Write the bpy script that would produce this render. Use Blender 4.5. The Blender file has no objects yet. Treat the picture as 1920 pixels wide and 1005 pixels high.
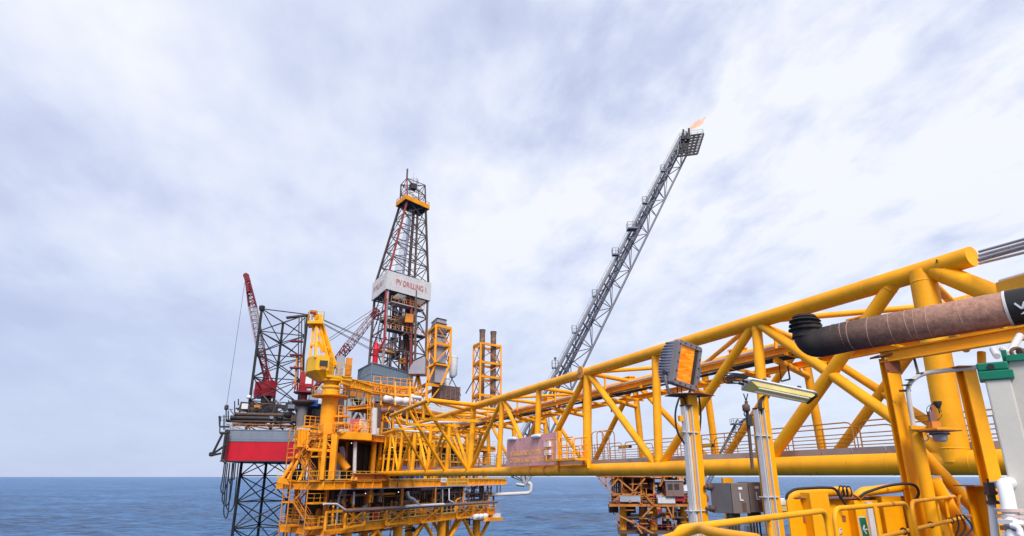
import bpy, bmesh, math, random
from mathutils import Vector, Matrix, noise
V = Vector
rnd = random.Random(7)

# ------------------------------------------------------------------ camera, world, sun, exposure
F_PX, PITCH = 1170.0, math.radians(18.48)       # focal length in pixels of the 1920 wide photograph
SEA = -30.0                                     # the eye is at z = 0
sc = bpy.context.scene
cam_d = bpy.data.cameras.new("camera"); cam = bpy.data.objects.new("camera", cam_d)
sc.collection.objects.link(cam); sc.camera = cam
cam_d.sensor_width = 36; cam_d.lens = 36 * F_PX / 1920
cam_d.clip_start = 0.1; cam_d.clip_end = 120000
cam.rotation_euler = (math.pi / 2 + PITCH, 0, 0)
sc.render.resolution_x = 1024; sc.render.resolution_y = 536
sc.view_settings.view_transform = 'Standard'; sc.view_settings.look = 'None'
sc.view_settings.exposure = 0.28; sc.view_settings.gamma = 1.0

SUN_EL, SUN_AZ = math.radians(46), math.radians(172)   # azimuth clockwise from +Y: behind the right shoulder
w = bpy.data.worlds.new("World"); sc.world = w; w.use_nodes = True
nt = w.node_tree; nt.nodes.clear()
def N(nt, t, **k):
    n = nt.nodes.new(t)
    for a, b in k.items(): setattr(n, a, b)
    return n
def world():
    L = nt.links.new
    out = N(nt, 'ShaderNodeOutputWorld')
    sky = N(nt, 'ShaderNodeTexSky', sky_type='NISHITA', sun_disc=False)
    sky.sun_elevation = SUN_EL; sky.sun_rotation = SUN_AZ
    bg1 = N(nt, 'ShaderNodeBackground'); bg1.inputs[1].default_value = 0.09
    L(sky.outputs[0], bg1.inputs[0])
    tc = N(nt, 'ShaderNodeTexCoord'); sp = N(nt, 'ShaderNodeSeparateXYZ'); L(tc.outputs['Generated'], sp.inputs[0])
    def M(op, a, b=None, c=None):
        m = N(nt, 'ShaderNodeMath', operation=op)
        for i, q in enumerate((a, b, c)):
            if q is None: continue
            if isinstance(q, (int, float)): m.inputs[i].default_value = q
            else: L(q, m.inputs[i])
        return m.outputs[0]
    def plane(off):           # the sky direction laid out on a cloud deck overhead
        zc = M('ADD', M('MAXIMUM', sp.outputs[2], 0.0), off); cb = N(nt, 'ShaderNodeCombineXYZ')
        L(M('DIVIDE', sp.outputs[0], zc), cb.inputs[0]); L(M('DIVIDE', sp.outputs[1], zc), cb.inputs[1]); return cb.outputs[0]
    pa, pb = plane(0.55), plane(0.22)
    def mapped(src, rot, scl, loc=(0, 0, 0)):
        m0 = N(nt, 'ShaderNodeMapping'); L(src, m0.inputs[0]); m0.inputs['Rotation'].default_value = (0, 0, math.radians(rot))
        mp = N(nt, 'ShaderNodeMapping'); L(m0.outputs[0], mp.inputs[0])
        mp.inputs['Scale'].default_value = scl; mp.inputs['Location'].default_value = loc
        return mp.outputs[0]
    def nz(vec, scale, det, rough, dist=0.0):
        n = N(nt, 'ShaderNodeTexNoise'); L(vec, n.inputs['Vector'])
        n.inputs['Scale'].default_value = scale; n.inputs['Detail'].default_value = det
        n.inputs['Roughness'].default_value = rough; n.inputs['Distortion'].default_value = dist
        return n.outputs[0]
    big = nz(mapped(pa, 35, (1.0, 0.75, 1), (2.1, 3.4, 0)), 1.8, 4, 0.45, 0.1)
    mid = nz(mapped(pb, -13, (1.3, 0.85, 1), (4.0, 2.2, 0)), 2.1, 6, 0.52, 0.12)
    fine = nz(mapped(pb, -13, (1.35, 0.8, 1), (9, 5, 3)), 5.0, 7, 0.58, 0.15)
    # the fine rippled cloud is on the right, the left is smoother
    rw = N(nt, 'ShaderNodeMapRange'); L(sp.outputs[0], rw.inputs[0]); rw.inputs[1].default_value = -0.25; rw.inputs[2].default_value = 0.35
    rw.inputs[3].default_value = 0.22; rw.inputs[4].default_value = 0.70
    half = M('SUBTRACT', fine, 0.5)
    mixn = M('ADD', M('ADD', M('MULTIPLY', big, 0.62), M('MULTIPLY', mid, 0.38)), M('MULTIPLY', half, rw.outputs[0]))
    side = M('MULTIPLY_ADD', sp.outputs[0], 0.05, 0.015)
    val = M('ADD', mixn, side)
    r = N(nt, 'ShaderNodeValToRGB'); L(val, r.inputs[0])
    e = r.color_ramp.elements
    e[0].position = 0.34; e[0].color = (0.45, 0.49, 0.68, 1)
    e[1].position = 0.63; e[1].color = (0.80, 0.82, 0.875, 1)
    m1 = e.new(0.43); m1.color = (0.53, 0.58, 0.76, 1)
    m2 = e.new(0.51); m2.color = (0.64, 0.69, 0.84, 1)
    # distant veil towards the horizon
    hz = N(nt, 'ShaderNodeMapRange'); L(sp.outputs[2], hz.inputs[0])
    hz.inputs[1].default_value = 0.0; hz.inputs[2].default_value = 0.42; hz.inputs[3].default_value = 1.0; hz.inputs[4].default_value = 0.0
    hz.interpolation_type = 'SMOOTHSTEP'
    hm = N(nt, 'ShaderNodeMix', data_type='RGBA'); L(M('MULTIPLY', hz.outputs[0], 0.85), hm.inputs[0])
    L(r.outputs[0], hm.inputs[6])
    hc = N(nt, 'ShaderNodeMix', data_type='RGBA'); hr = N(nt, 'ShaderNodeMapRange'); L(sp.outputs[0], hr.inputs[0]); hr.inputs[1].default_value = -.5; hr.inputs[2].default_value = .5
    L(hr.outputs[0], hc.inputs[0]); hc.inputs[6].default_value = (0.45, 0.53, 0.73, 1); hc.inputs[7].default_value = (0.62, 0.69, 0.84, 1); L(hc.outputs[2], hm.inputs[7])
    bg2 = N(nt, 'ShaderNodeBackground'); bg2.inputs[1].default_value = 1.0; L(hm.outputs[2], bg2.inputs[0])
    mx = N(nt, 'ShaderNodeMixShader'); mx.inputs[0].default_value = 0.93
    L(bg1.outputs[0], mx.inputs[1]); L(bg2.outputs[0], mx.inputs[2]); L(mx.outputs[0], out.inputs[0])
world()
sd = bpy.data.lights.new("sun", 'SUN'); sd.energy = 3.2; sd.angle = math.radians(22); sd.color = (1.0, 0.96, 0.9)
so = bpy.data.objects.new("sun", sd); sc.collection.objects.link(so)
sdir = V((math.sin(SUN_AZ) * math.cos(SUN_EL), math.cos(SUN_AZ) * math.cos(SUN_EL), math.sin(SUN_EL)))
so.rotation_euler = (-sdir).to_track_quat('-Z', 'Y').to_euler(); so.location = (20, -40, 60)

# ------------------------------------------------------------------ helpers: points
SP, CP = math.sin(PITCH), math.cos(PITCH)
def ray(px, py):
    xc = (px - 960) / F_PX; yc = (502.5 - py) / F_PX; f = CP - yc * SP
    return xc / f, (SP + yc * CP) / f
def at(px, py, Y):
    s, t = ray(px, py); return V((s * Y, Y, t * Y))
def atz(px, py, Z):
    s, t = ray(px, py); Y = Z / t; return V((s * Y, Y, Z))
def on_plane(px, py, P, n):
    s, t = ray(px, py); d = V((s, 1, t)); return d * (P.dot(n) / d.dot(n))
UP = V((0, 0, 1))
def frame(a, b):
    d = (b - a).normalized()
    s = d.cross(UP)
    if s.length < 1e-4: s = V((1, 0, 0))
    s.normalize(); return d, s, s.cross(d).normalized()

class MB:
    """collects shapes in world space, builds one mesh object"""
    def __init__(self): self.v = []; self.f = []; self.s = []
    def add(self, vs, fs, sm=False):
        o = len(self.v); self.v += [V(p) for p in vs]
        for f in fs: self.f.append([i + o for i in f]); self.s.append(sm)
        return self
    def hexa(self, p):   # 0-3 bottom loop, 4-7 top loop
        return self.add(p, [(3, 2, 1, 0), (4, 5, 6, 7), (0, 1, 5, 4), (1, 2, 6, 5), (2, 3, 7, 6), (3, 0, 4, 7)])
    def box(self, c, ax, ay, az):   # centre and half axes
        c = V(c); ax, ay, az = V(ax), V(ay), V(az)
        return self.hexa([c - ax - ay - az, c + ax - ay - az, c + ax + ay - az, c - ax + ay - az,
                          c - ax - ay + az, c + ax - ay + az, c + ax + ay + az, c - ax + ay + az])
    def bx(self, c, sx, sy, sz, rz=0.0):
        a = V((math.cos(rz), math.sin(rz), 0)); b = V((-math.sin(rz), math.cos(rz), 0))
        return self.box(c, a * sx / 2, b * sy / 2, UP * sz / 2)
    def bar(self, a, b, w_, h_, ext=0.0):
        a, b = V(a), V(b); d, s, u = frame(a, b); a = a - d * ext; b = b + d * ext
        return self.box((a + b) / 2, (b - a) / 2, s * w_ / 2, u * h_ / 2)
    def ibeam(self, a, b, w_, h_, t=None):
        t = t or h_ * .08; a, b = V(a), V(b); d, s, u = frame(a, b); l = (b - a) / 2; c = (a + b) / 2
        self.box(c + u * (h_ - t) / 2, l, s * w_ / 2, u * t / 2); self.box(c - u * (h_ - t) / 2, l, s * w_ / 2, u * t / 2)
        return self.box(c, l * .9995, s * t / 2, u * (h_ / 2 - t))
    def hcol(self, a, b, ax, w_, d_, t):  # wide flange column: flanges square to ax
        a, b = V(a), V(b); l = (b - a) / 2; c = (a + b) / 2; ax = V(ax).normalized(); ay = l.normalized().cross(ax).normalized()
        self.box(c + ax * (d_ - t) / 2, l, ax * t / 2, ay * w_ / 2); self.box(c - ax * (d_ - t) / 2, l, ax * t / 2, ay * w_ / 2)
        return self.box(c, l * .999, ax * (d_ / 2 - t), ay * t / 2)
    def tube(self, a, b, r, n=8, r2=None, cap=True):
        a, b = V(a), V(b); r2 = r if r2 is None else r2; d, s, u = frame(a, b); o = len(self.v)
        for p, q in ((a, r), (b, r2)):
            for i in range(n):
                t = 2 * math.pi * i / n; self.v.append(p + s * math.cos(t) * q + u * math.sin(t) * q)
        for i in range(n):
            j = (i + 1) % n; self.f.append([o + i, o + j, o + n + j, o + n + i]); self.s.append(True)
        if cap:
            self.f.append([o + i for i in range(n)][::-1]); self.f.append([o + n + i for i in range(n)]); self.s += [False, False]
        return self
    def path(self, pts, r, n=8, fillet=0.0, seg=4, cap=True):
        pts = [V(p) for p in pts]
        if fillet > 0 and len(pts) > 2:
            q = [pts[0]]
            for i in range(1, len(pts) - 1):
                a, b, c = pts[i - 1], pts[i], pts[i + 1]
                f = min(fillet, (a - b).length * .49, (c - b).length * .49)
                p0 = b + (a - b).normalized() * f; p1 = b + (c - b).normalized() * f
                for k in range(seg + 1):
                    t = k / seg; q.append(p0 * (1 - t) ** 2 + b * 2 * t * (1 - t) + p1 * t * t)
            q.append(pts[-1]); pts = q
        o = len(self.v); m = len(pts); prev = None
        rr = r if isinstance(r, (list, tuple)) else None
        for i, p in enumerate(pts):
            d = ((pts[min(i + 1, m - 1)] - pts[max(i - 1, 0)])).normalized()
            if prev is None:
                s = d.cross(UP); s = s if s.length > 1e-3 else V((1, 0, 0))
            else: s = prev - d * prev.dot(d)
            s.normalize(); prev = s; u = s.cross(d)
            R_ = rr[min(i, len(rr) - 1)] if rr else r
            for k in range(n):
                t = 2 * math.pi * k / n; self.v.append(p + s * math.cos(t) * R_ + u * math.sin(t) * R_)
        for i in range(m - 1):
            for k in range(n):
                j = (k + 1) % n; self.f.append([o + i * n + k, o + i * n + j, o + (i + 1) * n + j, o + (i + 1) * n + k]); self.s.append(True)
        if cap:
            self.f.append([o + k for k in range(n)][::-1]); self.f.append([o + (m - 1) * n + k for k in range(n)]); self.s += [False, False]
        return self
    def prism(self, poly, z0, z1):
        n = len(poly); o = len(self.v)
        self.v += [V((p[0], p[1], z0)) for p in poly] + [V((p[0], p[1], z1)) for p in poly]
        self.f.append([o + i for i in range(n)][::-1]); self.f.append([o + n + i for i in range(n)]); self.s += [False, False]
        for i in range(n):
            j = (i + 1) % n; self.f.append([o + i, o + j, o + n + j, o + n + i]); self.s.append(False)
        return self
    def slab(self, pts, th):   # planar polygon (3-D points) given thickness along its normal
        pts = [V(p) for p in pts]; nrm = (pts[1] - pts[0]).cross(pts[2] - pts[0]).normalized() * th; n = len(pts)
        fs = [list(range(n))[::-1], [n + i for i in range(n)]] + [[i, (i + 1) % n, n + (i + 1) % n, n + i] for i in range(n)]
        return self.add(pts + [p + nrm for p in pts], fs)
    def lathe(self, c, prof, n=16, axis=UP, cap=True):
        c = V(c); ax = V(axis).normalized(); s = ax.cross(V((0, 1, 0)) if abs(ax.y) < .9 else V((1, 0, 0))).normalized(); u = ax.cross(s); o = len(self.v)
        for r, z in prof:
            for k in range(n):
                t = 2 * math.pi * k / n; self.v.append(c + ax * z + s * math.cos(t) * r + u * math.sin(t) * r)
        for i in range(len(prof) - 1):
            for k in range(n):
                j = (k + 1) % n; self.f.append([o + i * n + k, o + i * n + j, o + (i + 1) * n + j, o + (i + 1) * n + k]); self.s.append(True)
        if cap:
            self.f.append([o + k for k in range(n)][::-1]); self.f.append([o + (len(prof) - 1) * n + k for k in range(n)]); self.s += [False, False]
        return self
    def build(self, name, mat, parent=None, bevel=0.0):
        off = V((0, 0, 0)); q = parent
        while q is not None: off = off + q.location; q = q.parent
        me = bpy.data.meshes.new(name); me.from_pydata([tuple(p - off) for p in self.v], [], self.f); me.update()
        me.polygons.foreach_set('use_smooth', self.s); me.materials.append(mat)
        bm = bmesh.new(); bm.from_mesh(me); bmesh.ops.recalc_face_normals(bm, faces=bm.faces)
        if any(self.s):
            for e in bm.edges:
                if len(e.link_faces) == 2 and e.calc_face_angle(0) > .9: e.smooth = False
        bm.to_mesh(me); bm.free()
        o = bpy.data.objects.new(name, me); sc.collection.objects.link(o)
        if parent is not None: o.parent = parent
        if bevel:
            b = o.modifiers.new('bevel', 'BEVEL'); b.width = bevel; b.segments = 2; b.limit_method = 'ANGLE'; b.angle_limit = .7
        return o

def thing(name, label, cat, loc=(0, 0, 0), group=None):
    o = bpy.data.objects.new(name, None); sc.collection.objects.link(o); o.location = loc
    o['label'] = label; o['category'] = cat
    if group: o['group'] = group
    o.empty_display_size = .3
    return o
def tag(o, label, cat, group=None):
    o['label'] = label; o['category'] = cat
    if group: o['group'] = group
    return o
def copy_thing(root, loc, label=None):
    r = root.copy(); sc.collection.objects.link(r); r.location = loc
    if label: r['label'] = label
    for ch in [o for o in bpy.data.objects if o.parent == root]:
        c = ch.copy(); sc.collection.objects.link(c); c.parent = r
        for g in [o for o in bpy.data.objects if o.parent == ch]:
            d = g.copy(); sc.collection.objects.link(d); d.parent = c
    return r

def rail(mb, pts, h=1.1, sp=1.6, r=.03, mids=(.5,), n=6, toe=False):
    pts = [V(p) for p in pts]
    for a, b in zip(pts[:-1], pts[1:]):
        L = (b - a).length; k = max(1, round(L / sp))
        for i in range(k + 1):
            p = a.lerp(b, i / k); mb.tube(p, p + UP * h, r, n, cap=False)
        mb.tube(a + UP * h, b + UP * h, r, n)
        for m in mids: mb.tube(a + UP * h * m, b + UP * h * m, r * .8, n, cap=False)
        if toe: mb.bar(a + UP * .08, b + UP * .08, .02, .16)
    return mb
def lattice(A, B, n, rc, rb, pat='x', chords=None, braces=None, horiz=True, seg=6, skip=()):
    """A, B: corner points at both ends. returns (list of chord MBs, brace MB)"""
    A = [V(p) for p in A]; B = [V(p) for p in B]; k = len(A); cs = []
    for i in range(k): cs.append(MB().tube(A[i], B[i], rc, seg + 2))
    br = braces or MB()
    for j in range(n + 1):
        t = j / n
        for i in range(k):
            if i in skip: continue
            i2 = (i + 1) % k; p, q = A[i].lerp(B[i], t), A[i2].lerp(B[i2], t)
            if horiz: br.tube(p, q, rb, seg, cap=False)
            if j < n:
                t2 = (j + 1) / n; p2, q2 = A[i].lerp(B[i], t2), A[i2].lerp(B[i2], t2)
                if pat == 'x': br.tube(p, q2, rb, seg, cap=False); br.tube(q, p2, rb, seg, cap=False)
                elif pat == 'z': (br.tube(p, q2, rb, seg, cap=False) if (j + i) % 2 else br.tube(q, p2, rb, seg, cap=False))
                elif pat == 'k':
                    m = p.lerp(q, .5); br.tube(m, p2, rb, seg, cap=False); br.tube(m, q2, rb, seg, cap=False)
    return cs, br
def stair(mb, a, b, wid, wdir, n=10, tr=.03):
    a, b, wd = V(a), V(b), V(wdir).normalized()
    for s in (0, 1):
        o = wd * wid * s; mb.bar(a + o, b + o, .05, .25)
        mb.tube(a + o + UP * 1.0, b + o + UP * 1.0, .03, 5); mb.tube(a + o + UP * .55, b + o + UP * .55, .022, 5)
        for i in range(0, n + 1, 3):
            p = a.lerp(b, i / n) + o; mb.tube(p, p + UP * 1.0, .025, 5, cap=False)
    hd = (b - a); hd.z = 0; hd.normalize()
    for i in range(1, n):
        p = a.lerp(b, i / n) + wd * wid / 2; mb.box(p, hd * .13, wd * wid / 2 * .96, UP * .02)
    return mb
def ladder(mb, a, b, side, wid=.5, step=.35, r=.025, cage=True):
    a, b = V(a), V(b); sd_ = V(side).normalized() * wid / 2
    mb.tube(a - sd_, b - sd_, r, 5); mb.tube(a + sd_, b + sd_, r, 5)
    L = (b - a).length; k = int(L / step); out = sd_.cross(b - a).normalized()
    for i in range(1, k): p = a.lerp(b, i / k); mb.tube(p - sd_, p + sd_, r * .7, 4, cap=False)
    if cage:
        kk = max(2, int(L / .9)); rr = wid * .75; rings = []
        for i in range(1, kk + 1):
            p = a.lerp(b, i / kk) ; ring = [p + sd_.normalized() * math.cos(t) * rr + out * math.sin(t) * rr * 1.3 for t in [math.pi * q / 6 for q in range(7)]]
            rings.append(ring); mb.path(ring, r * .7, 4)
        for q in (1, 3, 5): mb.path([rg[q] for rg in rings], r * .6, 4)
    return mb
def text_mb(s, origin, xdir, ydir, height, width=None, depth=.01):
    """letters as real raised geometry: returns an MB"""
    cu = bpy.data.curves.new('t', 'FONT'); cu.body = s; cu.extrude = .5; cu.resolution_u = 3; cu.align_x = 'LEFT'
    o = bpy.data.objects.new('t', cu); sc.collection.objects.link(o)
    bpy.context.view_layer.update()
    me = o.evaluated_get(bpy.context.evaluated_depsgraph_get()).to_mesh()
    vs = [v.co.copy() for v in me.vertices]; fs = [list(p.vertices) for p in me.polygons]
    o.to_mesh_clear(); bpy.data.objects.remove(o); bpy.data.curves.remove(cu)
    x0 = min(v.x for v in vs); x1 = max(v.x for v in vs); y0 = min(v.y for v in vs); y1 = max(v.y for v in vs)
    X, Y_ = V(xdir).normalized(), V(ydir).normalized(); Z_ = X.cross(Y_)
    k = height / (y1 - y0); kx = (width / (x1 - x0)) if width else k
    return MB().add([V(origin) + X * (v.x - x0) * kx + Y_ * (v.y - y0) * k + Z_ * v.z * 2 * depth for v in vs], fs)

# ------------------------------------------------------------------ helpers: materials
def paint(name, col, rough=.45, rust=0.0, rustcol=(.16, .05, .02), var=.12, scale=1.0, metal=0.0, spot=5.0, bump=.15, streak=0.0, spec=.35, plates=None):
    m = bpy.data.materials.new(name); m.use_nodes = True; t = m.node_tree; L = t.links.new
    b = t.nodes['Principled BSDF']; b.inputs['Roughness'].default_value = rough; b.inputs['Metallic'].default_value = metal
    b.inputs['Specular IOR Level'].default_value = spec
    tc = N(t, 'ShaderNodeTexCoord'); mp = N(t, 'ShaderNodeMapping'); L(tc.outputs['Object'], mp.inputs[0])
    mp.inputs['Scale'].default_value = (scale, scale, scale)
    n1 = N(t, 'ShaderNodeTexNoise'); n1.inputs['Scale'].default_value = .9; n1.inputs['Detail'].default_value = 8; n1.inputs['Roughness'].default_value = .65; L(mp.outputs[0], n1.inputs[0])
    r1 = N(t, 'ShaderNodeMapRange'); L(n1.outputs[0], r1.inputs[0]); r1.inputs[1].default_value = .3; r1.inputs[2].default_value = .7
    r1.inputs[3].default_value = 1 - var; r1.inputs[4].default_value = 1 + var * .5
    mu = N(t, 'ShaderNodeMix', data_type='RGBA', blend_type='MULTIPLY'); mu.inputs[0].default_value = 1
    mu.inputs[6].default_value = (*col, 1); L(r1.outputs[0], mu.inputs[7]); last = mu.outputs[2]
    if plates:      # welded plates: each of a slightly different tone, dark seams
        sx = N(t, 'ShaderNodeSeparateXYZ'); L(tc.outputs['Object'], sx.inputs[0]); cx = N(t, 'ShaderNodeCombineXYZ'); L(sx.outputs[0], cx.inputs[0]); L(sx.outputs[2], cx.inputs[1])
        bk = N(t, 'ShaderNodeTexBrick'); L(cx.outputs[0], bk.inputs['Vector']); bk.inputs['Scale'].default_value = 1; bk.inputs['Brick Width'].default_value = plates[0]; bk.inputs['Row Height'].default_value = plates[1]
        bk.inputs['Mortar Size'].default_value = .035; bk.inputs['Mortar Smooth'].default_value = .6
        bk.inputs['Color1'].default_value = (.84, .84, .84, 1); bk.inputs['Color2'].default_value = (1.05, 1.05, 1.05, 1); bk.inputs['Mortar'].default_value = (.62, .6, .6, 1)
        mk = N(t, 'ShaderNodeMix', data_type='RGBA', blend_type='MULTIPLY'); mk.inputs[0].default_value = 1; L(last, mk.inputs[6]); L(bk.outputs[0], mk.inputs[7]); last = mk.outputs[2]
    if rust > 0:
        n2 = N(t, 'ShaderNodeTexNoise'); n2.inputs['Scale'].default_value = spot; n2.inputs['Detail'].default_value = 9; n2.inputs['Roughness'].default_value = .7
        if streak:
            mp2 = N(t, 'ShaderNodeMapping'); L(tc.outputs['Object'], mp2.inputs[0]); mp2.inputs['Scale'].default_value = (scale, scale, scale * streak); L(mp2.outputs[0], n2.inputs[0])
        else: L(mp.outputs[0], n2.inputs[0])
        rr = N(t, 'ShaderNodeMapRange'); L(n2.outputs[0], rr.inputs[0]); rr.inputs[1].default_value = .70 - rust * .28; rr.inputs[2].default_value = .78 - rust * .22
        mx = N(t, 'ShaderNodeMix', data_type='RGBA'); L(rr.outputs[0], mx.inputs[0]); L(last, mx.inputs[6])
        mx.inputs[7].default_value = (*rustcol, 1); last = mx.outputs[2]
        ra = N(t, 'ShaderNodeMapRange'); L(rr.outputs[0], ra.inputs[0]); ra.inputs[3].default_value = rough; ra.inputs[4].default_value = .9; L(ra.outputs[0], b.inputs['Roughness'])
    L(last, b.inputs['Base Color'])
    if bump:
        n3 = N(t, 'ShaderNodeTexNoise'); n3.inputs['Scale'].default_value = 14; n3.inputs['Detail'].default_value = 4; L(mp.outputs[0], n3.inputs[0])
        bp = N(t, 'ShaderNodeBump'); bp.inputs['Strength'].default_value = bump; bp.inputs['Distance'].default_value = .02 / scale; L(n3.outputs[0], bp.inputs['Height']); L(bp.outputs[0], b.inputs['Normal'])
    return m
YEL = (.98, .395, .0)
MAT = dict(
    yel=paint('yellow_paint', YEL, .5, .24, (.30, .10, .02), .22, 1.0, spot=3.2, streak=.5),
    yelnear=paint('yellow_paint_worn', (.94, .385, .0), .5, .34, (.24, .07, .02), .22, 1.6, spot=3.4, streak=.5),
    yelfar=paint('yellow_paint_weathered', (.92, .335, .002), .6, .28, (.30, .09, .02), .3, .5, spot=2.2, streak=.25),
    yelrust=paint('rusty_orange_paint', (.62, .22, .03), .7, .55, (.13, .04, .02), .35, .5, spot=2.0, streak=.3),
    crane=paint('crane_yellow', (.82, .42, .005), .45, .12, (.3, .12, .02), .15, .5),
    rail=paint('rail_orange', (.62, .25, .04), .6, .4, (.22, .08, .04), .2, 2),
    railfar=paint('railfar', (.85, .50, .10), .6, .2, (.35, .15, .05), .2, 1),
    black=paint('black_rubber', (.018, .017, .018), .55, 0, var=.3, bump=.1),
    dark=paint('dark_steel', (.035, .032, .035), .6, .35, (.07, .035, .03), .3, .5),
    leg=paint('jackup_leg_steel', (.022, .024, .026), .6, .3, (.08, .045, .035), .3, .5),
    brown=paint('brown_steel', (.11, .065, .05), .65, .4, (.06, .03, .02), .3, .6),
    grey=paint('grey_paint', (.32, .34, .40), .5, .12, (.18, .11, .09), .15, .5),
    hull=paint('hull_grey_blue', (.20, .23, .29), .5, .16, (.22, .15, .12), .14, .4, spot=2, streak=.15, plates=(7, 2.5)),
    hullred=paint('hull_antifouling_red', (.62, .004, .022), .5, .12, (.36, .03, .03), .15, .4, spot=1.6, streak=.12, plates=(7, 2.2)),
    red=paint('red_paint', (.36, .012, .02), .5, .15, (.2, .03, .02), .2, .5),
    redwhite=paint('pale_lattice', (.46, .38, .42), .6, .3, (.35, .12, .12), .2, .6),
    white=paint('white_paint', (.72, .72, .74), .45, .08, (.35, .2, .1), .12, 1.0),
    galv=paint('galvanised_steel', (.36, .38, .42), .45, .1, (.2, .16, .15), .2, .8, metal=.35),
    tray=paint('cable_tray_grey', (.56, .54, .54), .8, .16, (.4, .3, .22), .15, 2.5, spot=1.5),
    blue=paint('blue_paint', (.01, .09, .35), .5, .05),
    greend=paint('green_casting', (.0, .16, .09), .45, .1, (.02, .05, .04), .2, 4),
    pink=paint('pink_board', (.62, .16, .15), .6, .1),
    pipebr=paint('brown_pipe', (.20, .12, .10), .55, .3, (.10, .05, .04), .25, 1.2),
)
# ------------------------------------------------------------------ sea
def make_sea():
    import math as m
    # one sheet in rings out to the horizon, finer where it is near
    rings = []; r = 60.0
    while r < 60000: rings.append(r); r *= 1.012 if r < 3000 else 1.06
    az = [m.radians(-180 + i * 3) for i in range(41)]; az = [m.radians(a) for a in
         [-180 + i * 5 for i in range(25)] + [-55 + i * .35 for i in range(1, 315)] + [60 + i * 5 for i in range(0, 24)]]
    n = len(az); waves = []
    for lam, amp in ((95, .32), (61, .30), (38, .28), (24, .22), (15.5, .16), (10, .11), (6.6, .07)):
        for q in range(3):
            th = rnd.gauss(.5, .55); waves.append((m.cos(th) * 6.283 / lam, m.sin(th) * 6.283 / lam, rnd.random() * 6.28, amp, lam))
    vs = [(0, 0, SEA)]; fs = []
    for r in rings:
        cell = max(r * .012, r * .006); fall = 1.0 / (1 + (r / 2500) ** 2)
        ws = [w_ for w_ in waves if w_[4] > cell * 2.2] if r < 3500 else []
        for a in az:
            x, y = r * m.sin(a), r * m.cos(a)
            z = sum(w_[3] * (1 - 2 * abs(m.sin((w_[0] * x + w_[1] * y + w_[2]) * .5))) * .6 for w_ in ws) if abs(a) < 1.1 else 0
            vs.append((x, y, SEA + z * fall))
    for j in range(n): fs.append((0, 1 + j, 1 + (j + 1) % n))
    for i in range(len(rings) - 1):
        for j in range(n):
            k = (j + 1) % n; fs.append((1 + i * n + j, 1 + (i + 1) * n + j, 1 + (i + 1) * n + k, 1 + i * n + k))
    me = bpy.data.meshes.new('sea'); me.from_pydata(vs, [], fs); me.update()
    bm = bmesh.new(); bm.from_mesh(me); bmesh.ops.recalc_face_normals(bm, faces=bm.faces); bm.to_mesh(me); bm.free()
    if me.polygons[len(me.polygons) // 2].normal.z < 0: me.flip_normals()
    me.polygons.foreach_set('use_smooth', [True] * len(me.polygons))
    mt = bpy.data.materials.new('sea_water'); mt.use_nodes = True; t = mt.node_tree; L = t.links.new; b = t.nodes['Principled BSDF']
    tc = N(t, 'ShaderNodeTexCoord')
    def nz(scale, sc3, det=6, rough=.6):
        mp = N(t, 'ShaderNodeMapping'); L(tc.outputs['Object'], mp.inputs[0]); mp.inputs['Scale'].default_value = sc3; mp.inputs['Rotation'].default_value = (0, 0, .12)
        x = N(t, 'ShaderNodeTexNoise'); x.inputs['Scale'].default_value = scale; x.inputs['Detail'].default_value = det; x.inputs['Roughness'].default_value = rough; L(mp.outputs[0], x.inputs[0]); return x.outputs[0]
    big = nz(.010, (.6, 1, 1), 4); sm = nz(.13, (.42, 1.4, 1), 9, .78); chop = nz(.5, (.5, 1.2, 1), 6, .6)
    r = N(t, 'ShaderNodeValToRGB'); ad = N(t, 'ShaderNodeMath', operation='MULTIPLY_ADD'); L(sm, ad.inputs[0]); ad.inputs[1].default_value = .82; 
    m2 = N(t, 'ShaderNodeMath', operation='MULTIPLY'); L(big, m2.inputs[0]); m2.inputs[1].default_value = .18; L(m2.outputs[0], ad.inputs[2]); L(ad.outputs[0], r.inputs[0])
    e = r.color_ramp.elements; e[0].position = .45; e[0].color = (.004, .026, .095, 1); e[1].position = .57; e[1].color = (.07, .25, .54, 1)
    foam = nz(.25, (.5, 1.2, 1), 10, .75)
    fr = N(t, 'ShaderNodeMapRange'); L(foam, fr.inputs[0]); fr.inputs[1].default_value = .665; fr.inputs[2].default_value = .71
    mx = N(t, 'ShaderNodeMix', data_type='RGBA'); L(fr.outputs[0], mx.inputs[0]); L(r.outputs[0], mx.inputs[6]); mx.inputs[7].default_value = (.75, .8, .85, 1)
    L(mx.outputs[2], b.inputs['Base Color']); b.inputs['Roughness'].default_value = .28; b.inputs['IOR'].default_value = 1.33
    b.inputs['Specular IOR Level'].default_value = .14
    a2 = N(t, 'ShaderNodeMath', operation='MULTIPLY_ADD'); L(chop, a2.inputs[0]); a2.inputs[1].default_value = .4; L(sm, a2.inputs[2])
    bp = N(t, 'ShaderNodeBump'); bp.inputs['Strength'].default_value = 1; bp.inputs['Distance'].default_value = 4.0; L(a2.outputs[0], bp.inputs['Height']); L(bp.outputs[0], b.inputs['Normal'])
    me.materials.append(mt); o = bpy.data.objects.new('sea', me); sc.collection.objects.link(o); o['kind'] = 'structure'
make_sea()

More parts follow.
